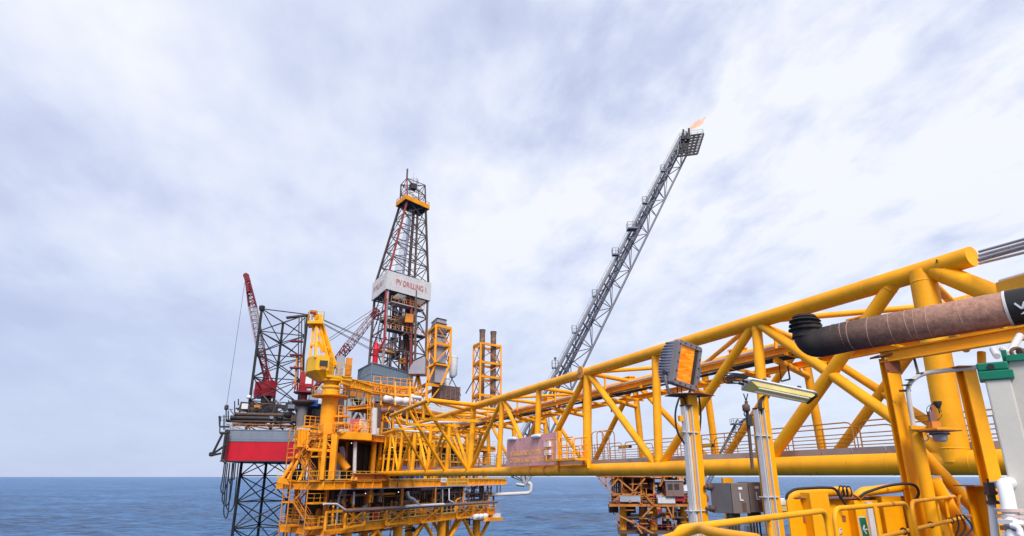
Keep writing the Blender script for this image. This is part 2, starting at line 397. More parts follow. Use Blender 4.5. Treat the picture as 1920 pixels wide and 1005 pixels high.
# ------------------------------------------------------------------ the truss bridge
S0 = -.41; BD = V((S0, 1, 0)).normalized(); BN = V((-BD.y, BD.x, 0)) * -1   # along, and to the back (away)
BO = V((21 + S0 * 19.25, 19.25, 0)); PANEL = 7.49; WB = 5.6; SK = 2.3
ZB, ZT = .38, 6.35
def bf(i, z, off=0.0):      # front face node i
    k = (z - ZB) / (ZT - ZB); return BO + BD * PANEL * i + BN * (.30 * k + off) + UP * z
def bb(i, z):               # back face node i
    k = (z - ZB) / (ZT - ZB); return BO + BD * (PANEL * i + SK) + BN * (WB - .30 * k) + UP * z
def bm_(i, v, z): return BO + BD * PANEL * i + BN * v + UP * z
bridge = thing('truss_bridge', 'long yellow tubular truss bridge carrying pipes from the camera deck to the far platform', 'bridge', tuple(bf(0, 0)))
Y1 = MAT['yel']; LAST = 14
def strut(a, b, r, n, k0=.40, k1=.38):
    mb = MB().tube(a, b, r, n); d = (b - a).normalized(); L_ = (b - a).length
    for c in (a + d * k0, b - d * k1): mb.lathe(c, [(r * .98, -.03), (r + .014, -.01), (r + .014, .01), (r * .98, .03)], n, axis=d, cap=False)
    return mb
def seamed(a, b, r, n, step):
    mb = MB().tube(a, b, r, n); d = (b - a).normalized(); k = int((b - a).length / step)
    for i in range(1, k):
        p = a + d * (i * step + .3 * math.sin(i * 2.1)); mb.lathe(p, [(r * .99, -.03), (r + .006, -.012), (r + .008, 0), (r + .006, .012), (r * .99, .03)], n, axis=d, cap=False)
    return mb
seamed(bf(-3, ZB), bf(LAST + .35, ZB), .345, 24, 3.1).build('bottom_chord', Y1, bridge)
MB().tube(bb(-3, ZB), bb(LAST, ZB), .32, 20).build('bottom_chord', Y1, bridge)
TC = bf(-.34, ZT); 
seamed(bf(-.215, ZT), bf(6, ZT), .315, 24, 3.4).build('top_chord', Y1, bridge)
MB().tube(bf(6, ZT), bf(LAST, ZT), .27, 16).build('top_chord', Y1, bridge)
MB().tube(bb(-1.2, ZT), bb(LAST, ZT), .22, 16).build('top_chord', Y1, bridge)
# end plate of the near top chord, weld seam rings
for i in range(0, LAST + 1):
    big = i in (0,)
    r = .385 if i == 0 else (.27 if i % 3 == 0 else .215)
    strut(bf(i, ZB), bf(i, ZT), r, 20 if i < 5 else 12).build('vertical_post', Y1, bridge)
    ib = .16 if i == 0 else i
    strut(bb(ib, ZB), bb(ib, ZT), .43 if i == 0 else .2, 18 if i < 5 else 10).build('vertical_post', Y1, bridge)
for i in range(0, LAST):
    a, b = (i, i + 1) if i % 2 == 0 else (i + 1, i)       # a: bottom node, b: top node (odd)
    strut(bf(a, ZB), bf(b, ZT), .20 if i < 4 else .17, 16).build('diagonal_brace', Y1, bridge)
    strut(bb(a, ZB), bb(b, ZT), .19 if i < 4 else .16, 12).build('diagonal_brace', Y1, bridge)
strut(bf(1.03, ZB), bf(.12, ZT), .235, 18).build('diagonal_brace', Y1, bridge)
strut(bb(1.0, ZB), bb(.05, ZT), .22, 14).build('diagonal_brace', Y1, bridge)
strut(bf(-.06, ZT - .1), bf(-1.05, ZB), .30, 18).build('diagonal_brace', Y1, bridge)
strut(bb(-.06, ZT), bb(-1.0, ZB), .26, 14).build('diagonal_brace', Y1, bridge)
for i in range(0, LAST + 1):
    zc = 4.75
    MB().tube(bm_(i + .1, 1.9, zc + .15), bb(i, zc - .15), .15, 12).build('cross_tube', Y1, bridge)
    MB().tube(bf(i, ZT - .05), bb(i, ZT - .05), .15, 12).build('cross_tube', Y1, bridge)
    MB().bar(bf(i, ZB), bb(i, ZB), .25, .4).build('floor_beam', Y1, bridge)
    if i < LAST:
        MB().tube(bf(i, ZT) if i % 2 else bb(i, ZT), bb(i + 1, ZT) if i % 2 else bf(i + 1, ZT), .12, 10).build('plan_brace', Y1, bridge)
# node with the round cover plate (third panel)
p = bf(3.04, ZT + .02, -.33); MB().lathe(p, [(.40, -.03), (.42, 0), (.40, .05)], 24, axis=-BN).build('round_cover_plate', paint('orange_primer', (.75, .30, .05), .6, .2), bridge)
for d_ in (-.1, .08):
    q = p + BD * d_ * -.8 - BN * .07; MB().bar(q + V((-.28, 0, -.3)) * 1 , q + V((.26, 0, .22)), .02, .05).build('cover_rib', MAT['brown'], bridge)
# stub boxes standing on top of the back chord
for i in (.55, 1.6, 3.1, 4.9, 6.2):
    q = bb(i, ZT)
    mb = MB().bar(q - BD * .55 + UP * .38, q + BD * .55 + UP * .38, .5, .06)
    for k in range(4): c = q + BD * (-.45 + .3 * k) + UP * .18; mb.box(c, BD * .012, BN * .24, UP * .19)
    mb.bar(q - BD * .5 + UP * .18, q + BD * .5 + UP * .18, .03, .38)
    mb.build('pipe_saddle', Y1, bridge)
# pipe rack: two longitudinal channels and pipes over the cross tubes
for v, z in ((1.9, 5.25), (4.1, 4.95)):
    MB().ibeam(bm_(-1.2, v, z), bm_(LAST, v, z), .22, .30, .03).build('rack_beam', Y1, bridge)
for i in range(0, LAST * 2 + 1):
    MB().bar(bm_(i / 2, 1.7, 5.05), bm_(i / 2, 4.4, 4.75), .12, .12).build('rack_cross_bar', MAT['yelnear'], bridge)
# hangers from cross tubes up to the top
for i in range(0, LAST + 1): MB().tube(bm_(i + .1, 2.0, 4.9), bm_(i + .1, 2.0, ZT), .07, 8).build('hanger', Y1, bridge)
# walkway
WK0, WK1, WZ = 1.55, 3.75, .82
mb = MB()
mb.box((bm_(-3, (WK0 + WK1) / 2, WZ) + bm_(LAST, (WK0 + WK1) / 2, WZ)) / 2, BD * PANEL * (LAST + 3) / 2, BN * (WK1 - WK0) / 2, UP * .03)
mb.build('walkway_deck', MAT['galv'], bridge)
mb = MB()
a, b = bm_(-3, .62, .86), bm_(LAST, .62, .86); n_ = 96
for k in range(n_):
    p, q = a.lerp(b, k / n_), a.lerp(b, (k + .97) / n_); mb.bar(p, q, .04, .24)
mb.build('toe_plate', paint('toe_plate_tan', (.42, .36, .34), .6, .3, (.3, .2, .15), .2, 1), bridge)
for v in (WK0, WK1):
    mb = MB(); k0 = -3.0
    while k0 < LAST:
        k1 = min(k0 + .72, LAST); p0, p1 = bm_(k0 + .02, v, WZ), bm_(k1 - .02, v, WZ); h = 1.13
        mb.path([p0, p0 + UP * h, p1 + UP * h, p1], .027, 6, fillet=.28, seg=3)
        for fz in (.62, .36): mb.tube(p0 + UP * h * fz, p1 + UP * h * fz, .02, 5, cap=False)
        for t in (.33, .66): q = p0.lerp(p1, t); mb.tube(q, q + UP * h, .022, 5, cap=False)
        k0 = k1
    mb.build('handrail', MAT['rail'], bridge)
# outrigger where the top chord steps out towards the sea (pipe loop bay)
P1 = bf(5.85, ZT + .02)
P2 = on_plane(804, 748, BO + BN * -5.0, BN); P3 = on_plane(733, 775.5, BO + BN * -5.0, BN)
P2.z = P3.z = ZT + .05; P4 = bb(9.1, ZT)
P4f = bf(9.3, ZT)
for a, b, r in ((P1, P2, .2), (P2, P3, .19), (P3, P4f, .17), (P2, bb(6.8, ZT), .16)):
    MB().tube(a, b, r, 14).build('outrigger_chord', Y1, bridge)
MB().tube(P2 + (P3 - P2) * .12 , bf(6, ZB), .17, 14).build('outrigger_strut', Y1, bridge)
MB().tube(P3 + (P2 - P3) * .1, bf(8, ZB), .15, 12).build('outrigger_strut', Y1, bridge)
MB().tube(P2.lerp(P3, .5), bf(7, ZB), .16, 12).build('outrigger_strut', Y1, bridge)
for t in (.1, .5, .9):
    q = P2.lerp(P3, t); MB().tube(q, q - UP * 1.5, .12, 10).build('outrigger_post', Y1, bridge)
    MB().bar(q - UP * 1.5, q - UP * 1.5 + BN * 5.5, .2, .22).build('outrigger_beam', MAT['yelnear'], bridge)
# close-set extra web members near the far landing
for i in (10.5, 11.5, 12.5, 13.5):
    strut(bf(i, ZB), bf(i, ZT), .14, 10).build('vertical_post', Y1, bridge)
# pipes on the rack: each a thing
pm = paint('service_pipe_tan', (.50, .38, .36), .5, .2, (.25, .14, .1), .2, 1)
for k, (v, z, r, m, lb) in enumerate(((2.25, 5.55, .11, pm, 'tan service pipe running in the bridge rack, nearest the camera'),
                          (2.75, 5.5, .14, MAT['pipebr'], 'brown service pipe running in the bridge rack beside the tan one'),
                          (3.35, 5.45, .10, MAT['galv'], 'grey service pipe running in the bridge rack, farthest from the camera'))):
    o = MB().tube(bm_(-1.9 + .4 * k, v, z), bm_(LAST - .5, v, z), r, 10).build('service_pipe', m); tag(o, lb, 'pipe', 'pipes along the bridge rack')
o = MB()
for k in range(5):
    pts = [bm_(-1 + j * .5, 2.0 + k * .09, 4.98 + .05 * math.sin(j * 1.7 + k)) for j in range(0, 18)]; o.path(pts, .035, 5)
tag(o.build('cable_bundle', MAT['black']), 'black cable bundle lying under the pipes on the bridge rack', 'cable')
# pipe loop (white lagging) on the outrigger bay
q = lambda i, v, z=5.2: bm_(i, v, z)
o = MB().path([q(5.2, 2.3), q(6.4, 2.3), q(6.6, -2.0), q(8.4, -3.4), q(8.7, 2.2), q(9.6, 2.3)], .15, 10, fillet=1.4, seg=5)
tag(o.build('pipe_loop', MAT['white']), 'white lagged pipe loop bulging sideways on the bridge', 'pipe')

# a small lifting lug and drip at the near chord end, and cut marks: modelled eye plate
q = bf(-.10, ZT) ; MB().box(q - BN * .30 + UP * .08, BD * .02, BN * .05, UP * .05).build('lug', MAT['brown'], bridge)
# ------------------------------------------------------------------ main production platform
PA = V((-24.6, 88, 0)); PX = V((.392, .920, 0)).normalized(); PY = V((-.77, .637, 0)).normalized()   # along the face, and to the back left
PN = V((PX.y, -PX.x, 0))                         # outward normal of the long face
PLEN = 54.0; PW = 10.5
def pl(u, v, z): return PA + PX * u + PY * v + UP * z
def F(px, py, off=0.0): return on_plane(px, py, PA + PN * off, PN)
def fu(px, py, off=0.0): q = F(px, py, off); return (q - PA).dot(PX), q.z
YF, YR, RF, DK, BRN = MAT['yelfar'], MAT['yelrust'], MAT['railfar'], MAT['dark'], MAT['brown']
plat = thing('production_platform', 'yellow multi-deck offshore production platform at the far end of the bridge', 'platform', tuple(pl(0, 0, -1)))
def deck(u0, u1, v0, v1, ztop, beam=1.0, edge=True):
    poly = [pl(u0, v0, 0), pl(u1, v0, 0), pl(u1, v1, 0), pl(u0, v1, 0)]
    MB().prism([(p.x, p.y) for p in poly], ztop - .12, ztop).build('deck_plate', MAT['pipebr'], plat)
    mb = MB()
    for a, b in ((poly[0], poly[1]), (poly[1], poly[2]), (poly[2], poly[3]), (poly[3], poly[0])):
        mb.ibeam(a + UP * (ztop - .15 - beam / 2), b + UP * (ztop - .15 - beam / 2), .4, beam, .09)
    n = int((u1 - u0) / 2.2)
    for i in range(n + 1):
        u = u0 + (u1 - u0) * i / n; c = pl(u, v0, ztop - .15 - beam / 2) + PN * .12; mb.box(c, PX * .03, PN * .1, UP * (beam / 2 - .08))
    mb.build('edge_girder', YF, plat)
    mb = MB()
    for i in range(1, int((u1 - u0) / 3)):
        u = u0 + 3 * i; mb.ibeam(pl(u, v0 + .4, ztop - .5), pl(u, v1 - .4, ztop - .5), .25, .6, .05)
    mb.build('floor_beam', YR, plat)
deck(0, 53.5, 0, PW, -6.15, 1.0)       # lower deck
deck(-1.5, 58.0, -.6, PW, -.45, 1.05)   # main deck
deck(1, 54, .3, PW, 5.9, .75)           # upper deck
deck(13, 50, 1.5, PW, 11.2, .6)         # top deck
# main columns
for u in (2.2, 11.5, 21, 31, 41, 51):
    for v in (2.4, PW - 1):
        MB().tube(pl(u, v, -7), pl(u, v, -.5), .34, 10).build('column', YR, plat); MB().tube(pl(u, v - 1, -.5), pl(u, v - 1, 5.3), .38, 12).build('column', YF, plat)
for u in (14, 26, 38, 48):
    MB().tube(pl(u, 2.2, 5.9), pl(u, 2.2, 10.8), .3, 10).build('column', YF, plat)
# front corner posts seen left of the bridge landing
for px, w_ in ((625, .75), (607, .5)):
    u, z = fu(px, 860, .5); MB().bar(pl(u, 0, -.4) + PN * .5, pl(u, 0, 5.4) + PN * .5, w_, w_).build('column', YF, plat)
# brown panels closing the decks behind, coloured to give the shade under them
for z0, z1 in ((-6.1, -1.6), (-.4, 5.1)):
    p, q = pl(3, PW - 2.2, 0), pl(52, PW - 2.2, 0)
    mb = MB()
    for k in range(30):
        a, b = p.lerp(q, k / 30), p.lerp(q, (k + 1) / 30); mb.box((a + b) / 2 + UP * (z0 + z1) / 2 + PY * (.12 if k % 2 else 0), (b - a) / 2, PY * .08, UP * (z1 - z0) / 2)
    mb.build('shade_backing', BRN, plat)
# jacket legs and bracing to the sea
for u in (6, 19, 33, 47):
    for v in (1, PW - 1):
        MB().tube(pl(u, v, -7.1), pl(u - .5, v, SEA - 3), .75, 16).build('jacket_leg', YF, plat)
br = MB()
for (u, u2) in ((6, 13), (19, 12), (19, 26), (33, 26), (33, 40), (47, 40), (47, 53.5)):
    br.tube(pl(u, .9, -12.5), pl(u2, .4, -7.1), .33, 10); br.tube(pl(u, PW - 1, -12.5), pl(u2, PW - 1, -7.1), .33, 8)
for (a, b) in ((6, 19), (19, 33), (33, 47)):
    br.tube(pl(a, 1, -13), pl(b, 1, -24), .35, 10); br.tube(pl(b, 1, -13), pl(a, 1, -24), .35, 10); br.tube(pl(a, 1, -13), pl(b, 1, -13), .3, 10)
br.build('jacket_brace', YF, plat)
# hanging frames with X bracing along the lower deck (three, traced)
def xframe(x0, x1, yt0, yt1, yb0, yb1, x=True, off=.7):
    a, b = F(x0, yb0, off), F(x1, yb1, off); c, d = F(x0, yt0, off), F(x1, yt1, off)
    c = V((a.x, a.y, c.z)); d = V((b.x, b.y, d.z)); mb = MB()
    for p, q in ((a, c), (b, d), (c, d), (a, b)): mb.bar(p, q, .28, .28)
    if x: mb.bar(a, d, .14, .16); mb.bar(b, c, .12, .14)
    m = a.lerp(b, .5); mb.tube(m, m + UP * 1.3, .05, 5)
    return mb.build('guard_frame', YF, plat)
xframe(609, 646, 961, 958, 996, 992, False); xframe(646, 683, 958, 955, 990, 983)
xframe(724, 765, 955, 951, 984, 979); xframe(790, 828, 951, 949, 980, 975)
xframe(857, 887, 948, 947, 972, 968); xframe(887, 915, 947, 945, 970, 966)
for u, w_ in ((17.5, .3), (28, .25), (38.5, .3)):
    MB().bar(pl(u, 0, -6.2) + PN * .6, pl(u, 0, -1.6) + PN * .6, w_, w_).build('guard_post', YR, plat)
# railings
for (z, u0, u1, off) in ((-6.15, 0, 53.5, .35), (-.45, -1.5, 58, .75), (5.9, 1, 54, .1), (11.2, 13, 50, -1.3)):
    rail(MB(), [pl(u0, 0, z) + PN * off, pl(u1, 0, z) + PN * off], 1.15, 1.5, .035, (.5,), 5, True).build('handrail', RF, plat)
    rail(MB(), [pl(u0, 0, z) + PN * off, pl(u0, PW, z)], 1.15, 1.5, .035, (.5,), 5).build('handrail', RF, plat)
# left end: stair tower, overhanging landings and slanted outrigger tubes
def L(px, py, Y): return at(px, py, Y)
mb = MB()
a = pl(-1.5, 0, 0); levels = [-13, -9.7, -6.2, -3.2, -.45, 2.6, 5.9]
for k, z in enumerate(levels[:-1]):
    z2 = levels[k + 1]; A_ = pl(-.6, 1.5, z); B_ = pl(-.6, 5.8, z2)
    if k % 2: A_, B_ = pl(-.6, 5.8, z), pl(-.6, 1.5, z2)
    stair(mb, A_, B_, 1.0, -PX, 12)
mb.build('stair_flight', YR, plat)
for z in levels[:-1]:
    for v0, v1, o3 in ((0, 1.6, (1, 0, 3)), (5.8, 7.4, (0, 3, 2))):
        mb = MB(); pts = [pl(-2.4, v0, 0), pl(0, v0, 0), pl(0, v1, 0), pl(-2.4, v1, 0)]
        mb.prism([(p.x, p.y) for p in pts], z - .2, z); pts = [p + UP * z for p in pts]; rail(mb, [pts[i] for i in o3], 1.1, 1.3, .035, (.5,), 5)
        mb.build('stair_landing', YF, plat)
for u, v in ((-2.4, 7.4), (-2.4, 1.6), (-.1, 7.4), (-2.4, 5.8)):
    MB().tube(pl(u, v, -13.2), pl(u, v, 1.2 if v < 3 else 6.5), .09, 8).build('stair_post', YR, plat)
mb = MB()
for (a_, b_) in (((568, 838), (530, 897)), ((573, 838), (540, 899)), ((588, 838), (560, 905)), ((600, 900), (600, 838))):
    p, q = L(*a_, 91), L(*b_, 90); MB().tube(p, q, .24, 10).build('outrigger_tube', YF, plat)
for x in (560, 566, 571, 577):
    p, q = L(x, 838, 90), L(x + 1, 805, 90); MB().tube(p, q, .26, 10).build('bumper_post', YF, plat)
MB().bar(L(552, 838, 91), L(612, 832, 91), .8, .6).build('outrigger_beam', YF, plat)
MB().bar(L(521, 900, 90), L(556, 906, 91), 1.2, .7).build('outrigger_beam', YF, plat)
MB().bar(L(548, 905, 91), L(580, 914, 91), 1.2, .7).build('outrigger_beam', YF, plat)
# braced frame at left of main deck level 805-845
mb = MB(); c = [L(576, 842, 89), L(624, 845, 89), L(624, 812, 89), L(580, 808, 89)]
for i in range(4): mb.bar(c[i], c[(i + 1) % 4], .3, .34)
mb.bar(c[1], L(603, 814, 89), .18, .18); mb.bar(c[0], L(580, 822, 89), .2, .2); mb.bar(L(597, 843, 89), L(604, 812, 89), .22, .2)
mb.build('braced_frame', YF, plat); rail(MB(), [c[0] + UP * .2, c[1] + UP * .2], 1.1, 1.4, .04, (.5,), 5).build('handrail', RF, plat)
# lower left boat landing like balcony with a machine on it
bal = MB(); pts = [L(540, 972, 96), L(560, 976, 94), L(566, 968, 97), L(547, 964, 99)]; z0 = pts[0].z
bal.prism([(p.x, p.y) for p in pts], z0 - .5, z0); rail(bal, [V((p.x, p.y, z0)) for p in (pts[2], pts[1], pts[0], pts[3])], 1.3, 1.1, .05, (.33, .66), 5)
bal.tube(pts[1], V((pts[1].x, pts[1].y, SEA)), .25, 8); bal.tube(pts[0], V((pts[0].x, pts[0].y, z0 - 14)), .18, 8); bal.build('side_balcony', YF, plat)
# pipework between the decks: many pipes, each a part
palette = [MAT['pipebr'], MAT['galv'], BRN, DK, MAT['grey'], YR, MAT['pipebr'], MAT['brown']]
rzp_ = math.atan2(PX.y, PX.x)
def clutter(z0, z1, u0, u1, n, v_lo=.6, v_hi=6, seed=1, yelp=.1, nm='pipe'):
    r = random.Random(seed)
    for k in range(n):
        m = YF if r.random() < yelp else r.choice(palette); u = r.uniform(u0, u1); v = r.uniform(v_lo, v_hi); mb = MB(); rad = r.choice((.07, .09, .12, .18))
        if r.random() < .5:
            l = r.uniform(3, 12); u2 = min(u + l, u1); z = r.uniform(z0 + .4, z1 - .2)
            pts = [pl(u, v, z), pl(u2, v, z)]
            if r.random() < .6: pts.append(pl(u2, v, z1 if r.random() < .5 else z0))
            if r.random() < .3: pts.insert(0, pl(u, v, z0))
        else: pts = [pl(u, v, z0), pl(u, v, z1 - r.uniform(0, 1.5)), pl(u + r.uniform(-1.2, 1.2), v - .3, z1 - .2)]
        mb.path(pts, rad, 7, fillet=.35, seg=3)
        if r.random() < .5: q = pts[0].lerp(pts[1], .5); mb.lathe(q - (pts[1] - pts[0]).normalized() * .15, [(rad * 2, 0), (rad * 2, .1), (rad * 1.1, .1), (rad * 1.1, .22), (rad * 2, .22), (rad * 2, .32)], 8, axis=pts[1] - pts[0])
        mb.build(nm, m, plat)
clutter(-6.1, -1.6, 2, 52, 48, v_lo=.3, v_hi=4, seed=3, yelp=.18)
clutter(-.4, 5.1, 3, 53, 22, v_lo=1.2, seed=5, yelp=.35, nm='deck_pipe')  # more of the same random pipework, level and upright runs
clutter(5.9, 10.6, 13, 49, 20, v_lo=2, seed=8, yelp=.4, nm='process_pipe')
clutter(-9.3, -7.2, 4, 50, 14, seed=11, nm='drain_pipe')
clutter(-6.1, -3.6, 1, 52, 40, v_lo=.2, v_hi=2.5, seed=31, yelp=.3, nm='small_bore_pipe')
clutter(-3.6, -1.7, 1, 52, 36, v_lo=-.3, v_hi=1.5, seed=33, yelp=.05, nm='overhead_pipe')
r6 = random.Random(77)
for k in range(90):
    z0 = r6.choice((-6.15, -6.15, -.45, -.45, 5.9)); u = r6.uniform(1, 51) if z0 < 5 else r6.uniform(14, 48); v = r6.uniform(.5, 5); h = r6.uniform(.5, 2.2); w_ = r6.uniform(.3, 1.5)
    m = r6.choice((YF, YR, MAT['white'], MAT['tray'], BRN, MAT['pipebr'], MAT['grey'], MAT['red'] if k % 4 == 0 else YR))
    if k % 3 == 0: MB().lathe(pl(u, v, z0), [(w_ * .5, 0), (w_ * .5, h * .8), (w_ * .35, h), (.08, h * 1.1)], 10).build('vessel', m, plat)
    elif k % 3 == 1: MB().bx(pl(u, v, z0 + h / 2), w_, w_ * .6, h, rzp_).bx(pl(u, v, z0 + h), w_ * 1.1, w_ * .7, .07, rzp_).build('skid_cabinet', m, plat)
    else: MB().lathe(pl(u, v, z0 + 1.2), [(.12, 0), (.3, .02), (.3, .1), (.14, .12), (.14, .5), (.3, .52), (.3, .6), (.1, .62), (.06, .9), (.35, .92), (.35, .97), (.02, .99)], 8).build('valve', m, plat)
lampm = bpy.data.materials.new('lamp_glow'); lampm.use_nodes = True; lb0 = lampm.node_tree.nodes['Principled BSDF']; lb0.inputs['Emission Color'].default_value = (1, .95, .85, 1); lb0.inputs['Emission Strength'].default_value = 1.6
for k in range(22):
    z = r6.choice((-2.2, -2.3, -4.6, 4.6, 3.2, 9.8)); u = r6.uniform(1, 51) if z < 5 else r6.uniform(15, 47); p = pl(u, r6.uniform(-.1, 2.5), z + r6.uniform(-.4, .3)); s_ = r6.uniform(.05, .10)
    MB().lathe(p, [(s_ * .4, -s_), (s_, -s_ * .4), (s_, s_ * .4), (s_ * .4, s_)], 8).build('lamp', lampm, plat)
# main long header pipe seen at y 945 (brown, with a white branch)
a, b = F(645, 958, 1.5), F(932, 941, 1.5); MB().tube(a, b, .27, 12).build('header_pipe', MAT['pipebr'], plat)
a, b = F(760, 949.5, 1.9), F(832, 945.5, 1.9); MB().tube(a, b, .22, 10).build('header_pipe', MAT['tray'], plat)
MB().path([F(764, 922, 1.5), F(766, 933, 1.6), F(775, 936, 1.7), F(786, 948, 1.9)], .25, 10, fillet=.5).build('branch_pipe', MAT['galv'], plat)
MB().path([F(842, 916, 1.6), F(842, 938, 1.6), F(849, 941, 1.7), F(851, 944, 1.7)], .11, 8, fillet=.2).build('branch_pipe', MAT['white'], plat)
MB().path([F(830, 918, 1.6), F(830, 942, 1.6)], .1, 8).build('branch_pipe', MAT['galv'], plat)
MB().path([F(607, 945, 1.6), F(632, 945, 1.6), F(640, 951, 1.7), F(647, 956, 1.7)], .14, 8, fillet=.4).build('branch_pipe', MAT['tray'], plat)
MB().path([F(664, 922, 1.0), F(663, 946, 1.0)], .14, 8).build('branch_pipe', MAT['galv'], plat)
a, b = F(640, 917.5, 1.2), F(960, 908.6, 1.2); MB().tube(a, b, .09, 8).build('sprinkler_pipe', MAT['galv'], plat)
# white bent discharge pipe on the right end, and silver braces by the boom foot
yy = 140
MB().path([L(873, 930, 137), L(990, 924.5, yy), L(995, 922, yy), L(996, 908, yy), L(990, 905, yy)], .36, 12, fillet=1.2).build('discharge_pipe', MAT['tray'], plat)
for a_, b_ in (((932, 909), (932, 930)), ((938, 909), (938, 930)), ((907, 915), (907, 940)), ((915, 930), (915, 941))): MB().tube(L(*a_, 139), L(*b_, 139), .12, 6).build('pipe_hanger', BRN, plat)
for a_, b_ in (((976, 884), (984, 910)), ((999, 884), (984, 910)), ((984, 910), (968, 908))): MB().tube(L(*a_, 141), L(*b_, 141), .38, 10).build('boom_support', MAT['galv'], plat)
# bridge landing frame
MB().ibeam(F(662, 894, 2.6), F(726, 894, 2.6), 1.0, 1.0, .15).build('landing_beam', YR, plat)
for x in (664, 724): MB().bar(F(x, 898, 2.6), F(x, 908, .3), .8, .6).build('landing_beam', YF, plat)
# leaning yellow duct, grey riser pipes in the shade behind the corner column
MB().tube(L(631, 853, 94), L(652, 880, 94), .55, 14).build('duct', YF, plat)
MB().path([L(640, 838, 95), L(645, 858, 95), L(634, 870, 95), L(634, 904, 95)], .35, 12, fillet=1).build('riser_pipe', MAT['grey'], plat)
MB().tube(L(666, 828, 93), L(664, 905, 93), .26, 10).build('riser_pipe', MAT['tray'], plat)
MB().tube(L(645, 838, 97), L(645, 905, 97), .4, 12).build('riser_pipe', BRN, plat)
# tall ladder, front of the upper deck
ladder(MB(), L(692, 815, 95), L(692, 742, 95), PX, .8, .5, .05).build('ladder', YF, plat)
MB().tube(L(701, 815, 95), L(702, 765, 95), .45, 10).build('exhaust_duct', MAT['tray'], plat)
MB().tube(L(708, 802, 98), L(709, 760, 98), .5, 10).build('column', BRN, plat)
MB().path([L(712, 770, 98), L(735, 768, 100), L(758, 776, 103)], .4, 10, fillet=1).build('pipe', MAT['pipebr'], plat)
# upper deck braces in front of bridge background
for a_, b_ in (((715, 790), (732, 762)), ((732, 795), (712, 764)), ((716, 764), (716, 800)), ((740, 770), (760, 792)), ((760, 765), (742, 790)), ((690, 790), (706, 765))):
    MB().bar(L(*a_, 99), L(*b_, 99), .22, .22).build('deck_brace', YF, plat)
r5 = random.Random(12)
for k in range(26):
    u = r5.uniform(14, 50); z = r5.choice((-.4, 2.7, 5.9, 8.5)); h = r5.uniform(2.2, 3.1); w_ = r5.choice((.16, .2, .28)); v = r5.uniform(.3, 2.5)
    if k % 3: MB().bar(pl(u, v, z), pl(u + r5.choice((-2.6, 2.6)), v, z + h), w_, w_).build('deck_brace', r5.choice((YF, YR)), plat)
    else: MB().bar(pl(u, v, z), pl(u, v, z + h), w_ * 1.3, w_ * 1.3).build('deck_post', r5.choice((YF, YR)), plat)
for z in (2.6, 8.3):
    MB().bar(pl(13, .8, z), pl(51, .8, z), 1.0, .3).build('mezzanine_beam', YF, plat); rail(MB(), [pl(13, .4, z + .15), pl(51, .4, z + .15)], 1.1, 1.5, .035, (.5,), 5).build('handrail', RF, plat)
# top: second gantry with lots of railings (650-790, 735-760)
for (x0, x1, y, Y) in ((690, 778, 737, 100), (700, 775, 722, 103), (745, 800, 752, 108)):
    mb = MB(); a, b = L(x0, y, Y), L(x1, y, Y + 4); b.z = a.z; mb.bar(a, b, 1.2, .3); rail(mb, [a + UP * .15, b + UP * .15], 1.3, 1.2, .05, (.5,), 5)
    mb.build('gantry', YF, plat)
for x in (693, 714, 741, 769): MB().bar(L(x, 760, 100), L(x, 716, 101), .22, .22).build('gantry_post', YF, plat)
# left walkway levels by the crane pedestal 640-700 / 770-810
for (x0, x1, y) in ((634, 650, 780), (634, 648, 794), (627, 690, 812), (570, 600, 800)):
    mb = MB(); a, b = L(x0, y, 92), L(x1, y, 94); b.z = a.z; mb.bar(a, b, 1.3, .25); rail(mb, [a + UP * .12, b + UP * .12], 1.4, .9, .055, (.33, .66), 5); mb.build('walkway_balcony', YF, plat)
stair(MB(), L(652, 812, 93), L(672, 796, 94), 1.0, PN, 8).build('stair_flight', YF, plat)
MB().bar(L(624, 816, 90), L(694, 819, 93.5), 1.0, .95).build('edge_girder', YF, plat)

# things standing on the platform ------------------------------------------------------
def box_thing(name, label, cat, c, sx, sy, sz, rz, mat, group=None, extra=None):
    t = thing(name, label, cat, tuple(c), group)
    MB().bx(c + UP * sz / 2, sx, sy, sz, rz).build('body', mat, t, .03)
    MB().bx(c + UP * (sz + .04), sx * 1.06, sy * 1.06, .08, rz).build('lid', mat, t)
    return t
rzp = math.atan2(PX.y, PX.x)
def on_main(px, z, off=-1.2): s = F(px, 900, off); return V((s.x, s.y, z))
for px, lb in ((752, 'blue steel tank on the main deck below the bridge, left of its twin'), (781, 'blue steel tank on the main deck below the bridge, right of its twin')):
    t = thing('tank', lb, 'tank', tuple(on_main(px, -.45)), 'blue tanks on the main deck')
    c = on_main(px, -.45); MB().lathe(c, [(1.1, 0), (1.15, .1), (1.15, .9), (1.18, .95), (1.15, 1.0), (1.15, 1.9), (.9, 2.1), (0.1, 2.15)], 18).build('shell', MAT['blue'], t)
    MB().lathe(c + UP * 2.14, [(.3, 0), (.3, .2), (.1, .25)], 10).build('hatch', MAT['blue'], t)
c = F(857, 903, 1.0); sg = thing('deck_sign', 'long yellow notice board with two lines of red lettering on the main deck railing', 'sign', tuple(c))
a, b = F(838, 903.4, 1.0), F(877.5, 902, 1.0); b.z = a.z; zt = 1.25
MB().box((a + b) / 2, (b - a) / 2, PN * .04, UP * .62).build('board', MAT['crane'], sg)
for k, s_ in enumerate(("NO VESSEL IS PERMITTED", "TO TRAVEL UNDER BRIDGE")):
    text_mb(s_, a + PX * .4 + PN * .045 + UP * (.12 - .58 * k), PX, UP, .36, (b - a).length - .8, .015).build('lettering', MAT['red'], sg)
c = F(832, 900, 1.1); w_ = thing('notice_plate', 'small white notice plate left of the long yellow board on the railing', 'sign', tuple(c))
MB().box(c, PX * .95, PN * .03, UP * .38).build('plate', MAT['white'], w_)
